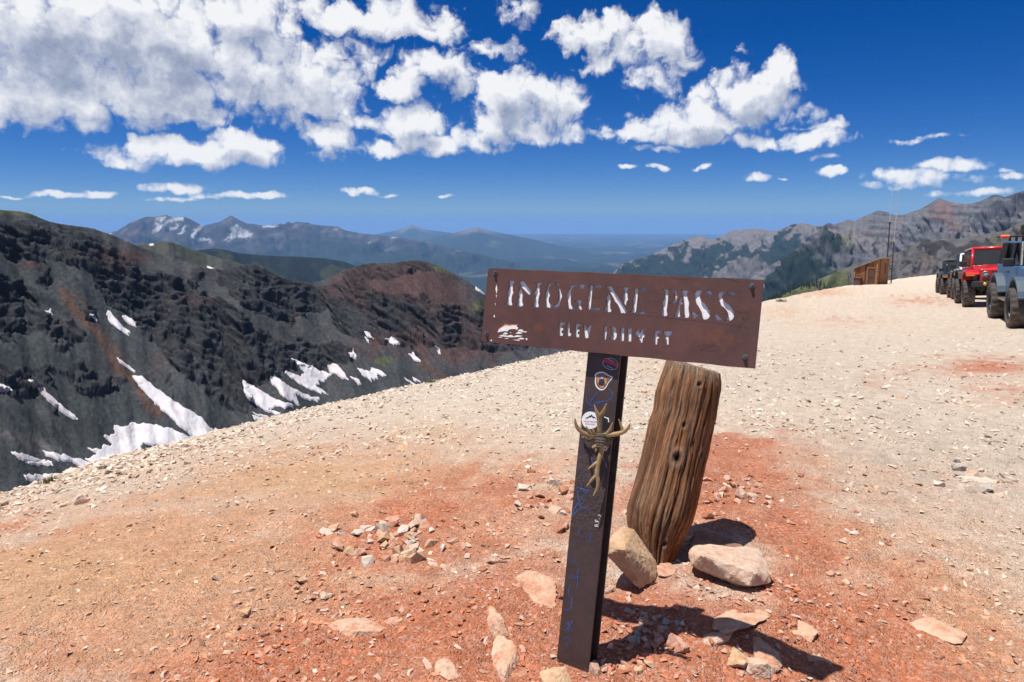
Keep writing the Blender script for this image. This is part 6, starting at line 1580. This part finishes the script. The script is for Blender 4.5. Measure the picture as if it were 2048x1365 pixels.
def jeep(label, paint, contact, fwd, trim, lift=.10, yellow=False, top=None, steer=0.0):
    root = empty('off_road_vehicle'); tag(root, label, 'vehicle', 'vehicles parked in a row along the crest')
    L = lift
    P_(root, 'tub', paint, lambda bm: box(bm, (0, -.62, .86 + L), (1.54, 2.44, .60)), .04)
    P_(root, 'hood', paint, lambda bm: frustum(bm, .58, .71, .80 + L, 1.19 + L, 1.74, .60, .80 + L, 1.11 + L), .05, 3)
    P_(root, 'hood_bulge', paint, lambda bm: frustum(bm, .62, .36, 1.15 + L, 1.235 + L, 1.55, .30, 1.09 + L, 1.15 + L), .02)
    gr = P_(root, 'grille', paint, lambda bm: frustum(bm, 1.742, .615, .70 + L, 1.10 + L, 1.81, .605, .70 + L, 1.075 + L), .02)
    for i in range(7): P_(gr, 'grille_slot', m_blackp, lambda bm: box(bm, ((i - 3) * .088, 1.812, .90 + L), (.052, .012, .27)))  # shaded openings imitated by black boxes set on the panel
    for sx in (1, -1):
        h = P_(root, 'headlight', m_lamp, lambda bm: cyl(bm, (sx * .46, 1.80, .92 + L), (sx * .46, 1.835, .92 + L), .090, .082, 24), 0, 2, True)
        def ring(bm):
            for a0 in range(24):
                a, c = 2 * PI * a0 / 24, 2 * PI * (a0 + 1) / 24
                q = [(sx * .46 + r * math.cos(k), y, .92 + L + r * math.sin(k)) for r, y, k in ((.094, 1.845, a), (.094, 1.845, c), (.118, 1.83, c), (.118, 1.83, a))]
                bm.faces.new([bm.verts.new(p) for p in q])
                q = [(sx * .46 + r * math.cos(k), y, .92 + L + r * math.sin(k)) for r, y, k in ((.118, 1.83, a), (.118, 1.83, c), (.118, 1.79, c), (.118, 1.79, a))]
                bm.faces.new([bm.verts.new(p) for p in q])
        P_(h, 'headlight_ring', m_chrome, ring)
        P_(root, 'front_fender', paint if trim == 'paint' else m_blackp, lambda bm: strip(bm, [(.56, .66 + L), (.66, .93 + L), (.86, 1.03 + L), (1.42, 1.03 + L), (1.70, .96 + L), (1.78, .90 + L)], .05, sx * .62, sx * 1.0), .015)
        P_(root, 'fender_liner', m_blackp, lambda bm: box(bm, (sx * .66, 1.18, .78 + L), (.06, 1.0, .40)))
        P_(root, 'rear_fender', m_blackp, lambda bm: strip(bm, [(-1.82, .70 + L), (-1.74, .96 + L), (-1.55, 1.02 + L), (-1.0, 1.02 + L), (-.82, .95 + L), (-.72, .72 + L)], .05, sx * .74, sx * .99), .015)
        P_(root, 'turn_signal', m_amber, lambda bm: frustum_x(bm, sx * .87, .15, 1.70, 1.80, .885 + L, .955 + L))
        P_(root, 'door', paint, lambda bm: box(bm, (sx * .778, -.10, .90 + L), (.03, .96, .54)), .012)
        P_(root, 'door_handle', m_blackp, lambda bm: box(bm, (sx * .805, -.46, 1.06 + L), (.03, .16, .035)), .008)
        P_(root, 'side_window', m_glass, lambda bm: prism(bm, [(.50, 1.17 + L), (.30, 1.70 + L), (-.50, 1.72 + L), (-.55, 1.17 + L)], 'x', sx * .70, sx * .715))
        P_(root, 'rear_side_window', m_glass, lambda bm: prism(bm, [(-.64, 1.17 + L), (-.62, 1.70 + L), (-1.72, 1.70 + L), (-1.78, 1.17 + L)], 'x', sx * .70, sx * .715))
        P_(root, 'side_mirror', m_blackp, lambda bm: (box(bm, (sx * .96, .44, 1.28 + L), (.22, .10, .18)), box(bm, (sx * .82, .45, 1.24 + L), (.14, .05, .05))), .02)
        P_(root, 'fog_light', m_yellow if yellow else m_lamp, lambda bm: cyl(bm, (sx * .50, 1.98, .62 + L), (sx * .50, 2.035, .62 + L), .055, .05, 16), 0, 2, True)
        P_(root, 'side_step', m_blackp, lambda bm: cyl(bm, (sx * .84, -.65, .46 + L), (sx * .84, .55, .46 + L), .045, .045, 10), 0, 2, True)
        P_(root, 'windshield_post', paint, lambda bm: tube(bm, [(sx * .71, .60, 1.16 + L), (sx * .665, .31, 1.77 + L)], .042, 8), 0, 2, True)
    P_(root, 'windshield_header', paint, lambda bm: tube(bm, [(-.68, .31, 1.78 + L), (.68, .31, 1.78 + L)], .048, 8), 0, 2, True)
    P_(root, 'windshield_sill', paint, lambda bm: tube(bm, [(-.72, .61, 1.17 + L), (.72, .61, 1.17 + L)], .045, 8), 0, 2, True)
    def ws(bm):
        q = [bm.verts.new(p) for p in ((-.70, .585, 1.18 + L), (.70, .585, 1.18 + L), (.655, .32, 1.76 + L), (-.655, .32, 1.76 + L))]
        bm.faces.new(q)
    P_(root, 'windshield', m_glass, ws)
    P_(root, 'wiper', m_chrome, lambda bm: tube(bm, [(-.05, .64, 1.19 + L), (.42, .58, 1.24 + L)], .012, 6))
    P_(root, 'hardtop_roof', top or m_blackp, lambda bm: frustum(bm, -1.82, .70, 1.72 + L, 1.80 + L, .33, .69, 1.775 + L, 1.835 + L), .03)
    P_(root, 'hardtop_rear', top or m_blackp, lambda bm: box(bm, (0, -1.80, 1.43 + L), (1.40, .07, .56)))
    for sx in (1, -1): P_(root, 'hardtop_pillar', top or m_blackp, lambda bm: box(bm, (sx * .69, -.58, 1.43 + L), (.05, .10, .56)))
    P_(root, 'front_bumper', m_blackp, lambda bm: (frustum(bm, 1.80, .86, .52 + L, .72 + L, 2.0, .62, .54 + L, .70 + L),), .03)
    P_(root, 'winch', m_blackp, lambda bm: cyl(bm, (-.22, 1.93, .74 + L), (.22, 1.93, .74 + L), .07, .07, 14), 0, 2, True)
    for sx in (1, -1): P_(root, 'front_seat', m_under, lambda bm: box(bm, (sx * .36, -.15, 1.25 + L), (.46, .16, .62)), .06)
    P_(root, 'steering_wheel', m_under, lambda bm: tube(bm, [(-.36 + .17 * math.cos(a), .30 + .05 * math.sin(a), 1.22 + L + .17 * math.sin(a)) for a in [i * .45 for i in range(15)]], .016, 6))
    P_(root, 'chassis', m_under, lambda bm: (box(bm, (0, -.1, .56), (.80, 3.5, .14)), cyl(bm, (-.75, 1.20, .43), (.75, 1.20, .43), .07, .07, 10), cyl(bm, (-.75, -1.27, .43), (.75, -1.27, .43), .07, .07, 10), cyl(bm, (0.12, 1.20, .43), (.12, 1.34, .43), .15, .15, 12)))
    for sx in (1, -1): P_(root, 'front_shock', m_chrome, lambda bm: cyl(bm, (sx * .52, 1.24, .46), (sx * .50, 1.18, .95), .035, .035, 8))
    wheels(root, .455, .33, .865, 1.20, -1.27, steer)
    place(root, contact, fwd, .865, (1.20, -1.27), .455)
    return root
def frustum_x(bm, x, w, y0, y1, z0, z1):
    box(bm, (x, (y0 + y1) / 2, (z0 + z1) / 2), (w * 1.6, y1 - y0, z1 - z0))
dustp = lambda nm, c, co=.6, r=.28: simple(nm, c, r, 0, .06, 3, coat=co, dirt=(DUST, .35, 1.05))
m_red = dustp('red_paint', (.52, .012, .016)); m_blk = dustp('black_paint', (.010, .011, .014)); m_wht = dustp('white_paint', (.72, .74, .74)); m_blu = simple('slate_blue_paint', (.038, .125, .26), .42, 0, .06, 3, coat=.15, dirt=(DUST, .2, .8)); m_flare = simple('grey_flare', (.05, .075, .11), .6, 0, .1, 6, dirt=(DUST, .2, .7)); m_orange = simple('orange_plastic', (.65, .10, .02), .5)
FWD = (-.44, -.90)
jeep('black open front off road vehicle at the far end of the row', m_blk, at(1886.5, 588, 39.3), FWD, 'black', .06)
jeep('white off road vehicle mostly hidden behind the red one', m_wht, at(1911, 600, 29.5), (-.47, -.88), 'black', .10)
jeep('bright red off road vehicle with amber fender lamp', m_red, at(1936, 611, 23.6), (-.45, -.89), 'paint', .14, True, m_red)

def bronco(label):
    root = empty('off_road_vehicle'); tag(root, label, 'vehicle', 'vehicles parked in a row along the crest')
    R = .475; yf, yr = 1.28, -1.27; L = .14
    def arc(yc, r, z0, n=10):
        pts = []
        for i in range(n + 1):
            a = PI - PI * i / n
            pts.append((yc + r * math.cos(a), max(z0, .50 + L * .4 + r * math.sin(a) * .98)))
        return pts
    z0 = .56 + L
    side = [(-2.02, .80 + L), (-1.92, z0)] + arc(yr, .57, z0) + arc(yf, .57, z0) + [(1.98, z0 + .08), (2.06, .95 + L), (2.02, 1.19 + L), (.78, 1.27 + L), (-2.03, 1.27 + L)]
    def body(bm):
        prism(bm, side, 'x', -.86, .86)
    P_(root, 'body', m_blu, body, .03)
    P_(root, 'greenhouse_glass', m_glass, lambda bm: prism(bm, [(.74, 1.27 + L), (.30, 1.80 + L), (-1.80, 1.80 + L), (-1.96, 1.27 + L)], 'x', -.70, .70))
    for sx in (1, -1):
        P_(root, 'front_pillar', m_blackp, lambda bm: tube(bm, [(sx * .80, .76, 1.26 + L), (sx * .70, .29, 1.81 + L)], .05, 8))
        P_(root, 'door_pillar', m_blackp, lambda bm: tube(bm, [(sx * .805, -.42, 1.26 + L), (sx * .71, -.40, 1.81 + L)], .05, 8))
        P_(root, 'rear_pillar', m_blackp, lambda bm: tube(bm, [(sx * .805, -1.55, 1.26 + L), (sx * .71, -1.48, 1.81 + L)], .07, 8))
        P_(root, 'tail_pillar', m_blackp, lambda bm: tube(bm, [(sx * .805, -1.95, 1.26 + L), (sx * .71, -1.80, 1.81 + L)], .06, 8))
        P_(root, 'front_flare', m_flare, lambda bm: strip(bm, arc(yf, .57, z0 - .02, 12), .075, sx * .845, sx * 1.05), .01)
        P_(root, 'rear_flare', m_flare, lambda bm: strip(bm, arc(yr, .57, z0 - .02, 12), .075, sx * .845, sx * 1.05), .01)
        dr = P_(root, 'door', m_blu, lambda bm: prism(bm, [(.62, z0 + .04), (.66, .98 + L), (.60, 1.255 + L), (-.50, 1.255 + L), (-.50, z0 + .20), (-.60, z0 + .04)], 'x', sx * .861, sx * .875), .006)
        P_(dr, 'door_handle', m_blackp, lambda bm: box(bm, (sx * .89, -.36, 1.10 + L), (.035, .20, .045)), .01)
        P_(root, 'side_step', m_chrome, lambda bm: box(bm, (sx * .97, -.02, .43 + L), (.16, 1.30, .05)), .015)
        P_(root, 'side_mirror', m_blackp, lambda bm: (box(bm, (sx * 1.03, .56, 1.36 + L), (.24, .13, .20)), box(bm, (sx * .88, .57, 1.30 + L), (.18, .06, .06))), .03)
        P_(root, 'headlight', m_lamp, lambda bm: cyl(bm, (sx * .66, 2.03, .98 + L), (sx * .66, 2.075, .98 + L), .12, .11, 24))
        for yy in (yf, yr): P_(root, 'wheel_well', m_under, lambda bm: box(bm, (sx * .62, yy, .80 + L), (.45, 1.0, .05)))
    P_(root, 'roof', m_blu, lambda bm: frustum(bm, -1.84, .72, 1.80 + L, 1.86 + L, .34, .71, 1.80 + L, 1.85 + L), .025)
    P_(root, 'windshield', m_glass, lambda bm: bm.faces.new([bm.verts.new(p) for p in ((-.80, .80, 1.275 + L), (.80, .80, 1.275 + L), (.73, .345, 1.80 + L), (-.73, .345, 1.80 + L))]))
    P_(root, 'grille', m_blackp, lambda bm: box(bm, (0, 2.05, .98 + L), (1.30, .05, .20)), .01)
    P_(root, 'front_bumper', m_blackp, lambda bm: box(bm, (0, 2.14, .66 + L), (1.70, .22, .20)), .03)
    P_(root, 'chassis', m_under, lambda bm: (box(bm, (0, 0, .60), (.9, 3.7, .16)), cyl(bm, (-.8, yf, R), (.8, yf, R), .08, .08, 10), cyl(bm, (-.8, yr, R), (.8, yr, R), .08, .08, 10)))
    wheels(root, R, .34, .97, yf, yr)
    rk = P_(root, 'roof_rack', m_blackp, lambda bm: ([tube(bm, [(sx * .66, -1.70, 1.98 + L), (sx * .66, .20, 1.98 + L)], .025, 8) for sx in (1, -1)], [tube(bm, [(-.95, y, 1.98 + L), (.95, y, 1.98 + L)], .022, 8) for y in (.10, -.75, -1.6)], [cyl(bm, (sx * .66, y, 1.84 + L), (sx * .66, y, 1.98 + L), .03, .03, 8) for sx in (1, -1) for y in (.05, -.75, -1.6)]))
    for y in (.10,):
        P_(rk, 'bar_end', m_orange, lambda bm: cyl(bm, (.95, y, 1.98 + L), (1.13, y, 1.98 + L), .045, .045, 10))
        P_(rk, 'bar_end', m_orange, lambda bm: cyl(bm, (-.95, y, 1.98 + L), (-1.13, y, 1.98 + L), .045, .045, 10))
        P_(rk, 'bar_clamp', m_orange, lambda bm: box(bm, (.42, y, 2.0 + L), (.16, .12, .09)), .02)
    for x, y, s_ in ((.30, -.3, (.5, .8, .22)), (-.25, -.9, (.6, .7, .26)), (.62, -.1, (.12, .3, .26))):
        P_(rk, 'rack_gear', m_under, lambda bm: box(bm, (x, y, 2.0 + L + s_[2] / 2), s_), .05)
    return root
BR = bronco('slate blue off road vehicle nearest the camera cut by the picture edge')
pf = at(2031, 653, 16.6); pr = at(1989, 633, 19.05)
place(BR, pf, (pf - pr)[:2], .97, (1.28, -1.27), .475)


# ================================================================== shed, masts, trees, tufts
m_pl = [simple('orange_plank', (.27, .115, .042), .8, 0, .3, 6, .3, 30), simple('brown_plank', (.22, .085, .030), .85, 0, .3, 6, .3, 30), simple('dark_plank', (.11, .050, .026), .85, 0, .3, 6, .3, 30), simple('yellow_plank', (.33, .16, .058), .8, 0, .3, 6, .3, 30)]
m_roof = simple('weathered_roof', (.30, .25, .22), .8, 0, .25, 5, .3, 20)
m_door = simple('rusted_door', (.055, .035, .032), .7, 0, .3, 6)
A_ = at(1707.3, 568.8, 52.0); A_[2] = gz(A_[0], A_[1])
shed = empty('wooden_shed'); tag(shed, 'small orange brown plank shed with slanted roof on the crest', 'shed')
ex = Vector((math.sin(math.radians(140)), math.cos(math.radians(140)), 0)); ey = Vector((math.sin(math.radians(50)), math.cos(math.radians(50)), 0))
shed.matrix_world = Matrix(((ex.x, ey.x, 0, A_[0]), (ex.y, ey.y, 0, A_[1]), (0, 0, 1, A_[2] - .05), (0, 0, 0, 1)))
SWD, SDP = 1.62, 1.75
hl, hr = 1.28, 1.98
rs = np.random.default_rng(4)
def plank(x0, x1, z1a, z1b, side, y=0.0):
    bm = bmesh.new()
    if side == 'f': prism(bm, [(x0 + .006, -.25), (x1 - .006, -.25), (x1 - .006, z1b), (x0 + .006, z1a)], 'y', y - .03 + rs.uniform(-.008, .008), y)
    else: prism(bm, [(x0 + .006, -.25), (x1 - .006, -.25), (x1 - .006, z1b), (x0 + .006, z1a)], 'x', y, y + .03 + rs.uniform(-.008, .008))
    recalc(bm); bm_obj('plank', bm, m_pl[int(rs.choice([0, 0, 0, 1, 1, 2, 3]))], shed)
hz_at = lambda x: hl + (hr - hl) * x / SWD
k = 11
for i in range(k):
    x0, x1 = SWD * i / k, SWD * (i + 1) / k
    plank(x0, x1, hz_at(x0), hz_at(x1), 'f')
    plank(x0, x1, hz_at(x0), hz_at(x1), 'f', SDP)
for i in range(14):
    y0, y1 = SDP * i / 14, SDP * (i + 1) / 14
    plank(y0 + .002, y1, hr, hr, 's', SWD)
    if i < 13: plank(y0, y1, hl, hl, 's', -.03)
def shp(nm, m, fn, parent=shed, bv=0.0):
    bm = bmesh.new(); fn(bm); recalc(bm)
    if bv: bevel(bm, bv)
    return bm_obj(nm, bm, m, parent)
for x in (.0, SWD - .0):
    shp('corner_post', m_pl[3], lambda bm: box(bm, (x + (-.03 if x else .03), -.05, hz_at(x) / 2 - .12), (.11, .045, hz_at(x) + .2)))
sl_ = math.atan2(hr - hl, SWD)
rf = shp('roof', m_roof, lambda bm: prism(bm, [(-.14, hl - .055), (SWD + .16, hr + .075), (SWD + .16, hr + .13), (-.14, hl + .0)], 'y', -.14, SDP + .14))
for i in range(9):
    x = -.10 + i * (SWD + .2) / 8
    shp('roof_batten', m_roof, lambda bm: box(bm, (x, SDP / 2, hz_at(x) + .02 + .012), (.05, SDP + .26, .03), Euler((0, -sl_, 0))), rf)
dx0, dx1 = 1.0, 1.50
dr = shp('door', m_door, lambda bm: box(bm, ((dx0 + dx1) / 2, -.055, .60), (dx1 - dx0, .04, 1.45)))
shp('door_panel', m_pl[2], lambda bm: (box(bm, ((dx0 + dx1) / 2, -.082, .95), (.36, .016, .5)), box(bm, ((dx0 + dx1) / 2, -.082, .33), (.36, .016, .55))), dr)
shp('door_handle', m_bolt, lambda bm: box(bm, (dx0 + .07, -.10, .62), (.03, .05, .12)), dr)
shp('door_frame', m_pl[0], lambda bm: (box(bm, (dx0 - .05, -.06, .62), (.09, .05, 1.56)), box(bm, (dx1 + .05, -.06, .62), (.09, .05, 1.60)), box(bm, ((dx0 + dx1) / 2, -.06, 1.38), (dx1 - dx0, .05, .08))))
shp('window_slot', m_door, lambda bm: box(bm, (SWD + .045, 1.15, 1.30), (.03, .14, .62)))
shp('window_trim', m_pl[1], lambda bm: (box(bm, (SWD + .045, 1.04, 1.30), (.04, .06, .74)), box(bm, (SWD + .045, 1.26, 1.30), (.04, .06, .74))))
m_crate = simple('rusty_bin', (.10, .055, .045), .7, 0, .3, 8)
cr = empty('metal_bin'); cr.matrix_world = shed.matrix_world @ Matrix.Translation((.42, -.30, .0)); tag(cr, 'dark rusty metal bin against the front of the shed', 'bin')
shp('bin_body', m_crate, lambda bm: box(bm, (0, 0, .28), (.46, .40, .66)), cr, .02)
shp('bin_lid', m_crate, lambda bm: box(bm, (0, -.01, .635), (.50, .46, .05)), cr, .01)
shp('bin_leg', m_crate, lambda bm: (box(bm, (-.18, -.15, -.10), (.05, .05, .12)), box(bm, (.18, -.15, -.10), (.05, .05, .12))), cr)
m_mast = simple('rusty_mast', (.045, .028, .026), .7, .2, .3, 6); m_whip = simple('pale_whip', (.42, .42, .44), .5, .2, .1, 6)
def mast(label, base, mid, top, d, r0, r1, rungs):
    b0 = at(*base, d); b0[2] = gz(b0[0], b0[1]); m0 = at(*mid, d) - b0; t0 = at(*top, d) - b0
    o = empty('radio_mast', b0); tag(o, label, 'mast', 'radio masts beside the shed')
    shp('lower_pole', m_mast, lambda bm: cyl(bm, (0, 0, -.2), tuple(m0), r0, r0 * .8, 10), o)
    shp('coupling', m_mast, lambda bm: cyl(bm, tuple(m0 * .985), tuple(m0 * 1.02), r0 * 1.4, r0 * 1.4, 10), o)
    shp('whip', m_whip, lambda bm: cyl(bm, tuple(m0), tuple(t0), r1, r1 * .6, 8), o)
    for f, l in rungs:
        q = m0 * f
        shp('bracket', m_mast, lambda bm: box(bm, (q[0] + l / 2, q[1], q[2]), (abs(l), .03, .04)), o)
    return o
mast('taller dark footed radio mast touching the shed corner', (1772, 558), (1779.5, 447), (1785, 375), 53.6, .055, .026, [(.10, .5), (.30, .45), (.36, .42)])
mast('second thinner radio mast just right of the shed', (1783, 557), (1787.5, 486), (1799, 366), 53.6, .045, .020, [(.18, -.22), (.55, .2), (.62, -.2)])
cb = at(1778, 557.5, 53.2); cb[2] = gz(cb[0], cb[1])
o = put_rock(1778, 558, 12, (1, .7, .5), (0, 0, .4), 90, 'white', 'white block at the foot of the radio masts', 12, 1)

# ---- conifers on the spur below the crest: too far to count
Xs, Ys, Zs_ = SPd['X'], SPd['Y'], SPd['Z']
PXs, PYs, _d = proj(np.stack([Xs, Ys, Zs_], -1))
dens = fbm(Xs / 60, Ys / 60, 4, 411)
cand = np.argwhere((PXs > 1500) & (PXs < 1700) & (PYs > 552) & (PYs < 660) & (dens > .02))
g = np.random.default_rng(8); pick = cand[g.choice(len(cand), min(900, len(cand)), replace=False)]
Vs, Fs, off = [], [], 0
for i, j in pick:
    x, y, z = Xs[i, j] + g.uniform(-4, 4), Ys[i, j] + g.uniform(-4, 4), Zs_[i, j]
    h = g.uniform(6, 13); n = 6
    for lv in range(3):
        zb = z + h * (.08 + .28 * lv); zt = z + h * (.5 + .25 * lv); r = h * (.17 - .04 * lv)
        a = np.arange(n) * 2 * PI / n + g.random(); rr = r * g.uniform(.7, 1.25, n)
        Vs.append(np.c_[x + rr * np.cos(a), y + rr * np.sin(a), np.full(n, zb) + g.uniform(-.3, .3, n)]); Vs.append(np.array([[x, y, min(zt, z + h)]]))
        Fs += [(off + k_, off + (k_ + 1) % n, off + n) for k_ in range(n)]; off += n + 1
if Fs:
    m_con = simple('conifer_needles', (.014, .026, .016), .9, 0, .4, .2)
    tag(link('conifer_forest', np_mesh('conifer_forest', np.concatenate(Vs), np.array(Fs)), m_con), 'dark conifer stands on the slope below the shed', 'trees', None, 'stuff')

# ---- grass tufts on the gravel edge
m_gr = [simple('green_grass', (.10, .12, .025), .7, 0, .4, 40), simple('dry_grass', (.26, .17, .07), .8, 0, .3, 40)]
def tuft(px, py, wpx, label, mi, seed):
    q = hit_ground(px, py); d_ = (q - EYE) @ FW; w = wpx * d_ / FPX; g = np.random.default_rng(seed)
    Vs, Fs = [], []
    for i in range(150):
        x, y = g.normal(0, w * .24), g.normal(0, w * .12); z = gz(q[0] + x, q[1] + y) - q[2]
        h = w * g.uniform(.14, .34); a = g.random() * 6.28; ln = g.uniform(.1, .8) * h; bw = w * .012
        ca, sa2 = math.cos(a), math.sin(a); k_ = len(Vs)
        Vs += [(x - sa2 * bw, y + ca * bw, z - .01), (x + sa2 * bw, y - ca * bw, z - .01), (x + ca * ln * .5 + sa2 * bw * .7, y + sa2 * ln * .5 - ca * bw * .7, z + h * .65), (x + ca * ln * .5 - sa2 * bw * .7, y + sa2 * ln * .5 + ca * bw * .7, z + h * .65), (x + ca * ln, y + sa2 * ln, z + h)]
        Fs += [(k_, k_ + 1, k_ + 2), (k_, k_ + 2, k_ + 3), (k_ + 3, k_ + 2, k_ + 4)]
    o = link('grass_tuft', np_mesh('grass_tuft', np.array(Vs), np.array(Fs)), m_gr[mi]); o.location = q
    tag(o, label, 'grass', 'grass tufts on the gravel edge')
tuft(98, 966, 46, 'largest green grass tuft at the left gravel edge', 0, 1)
tuft(208, 938, 26, 'second small green grass tuft on the left gravel edge', 0, 2)
tuft(293, 915, 16, 'tiny dry brown tuft on the left gravel edge', 1, 3)
tuft(862, 766, 22, 'small green tuft on the edge below the snow patches', 0, 4)
tuft(1562, 604, 22, 'yellow green tuft on the crest right of the sign', 0, 5)
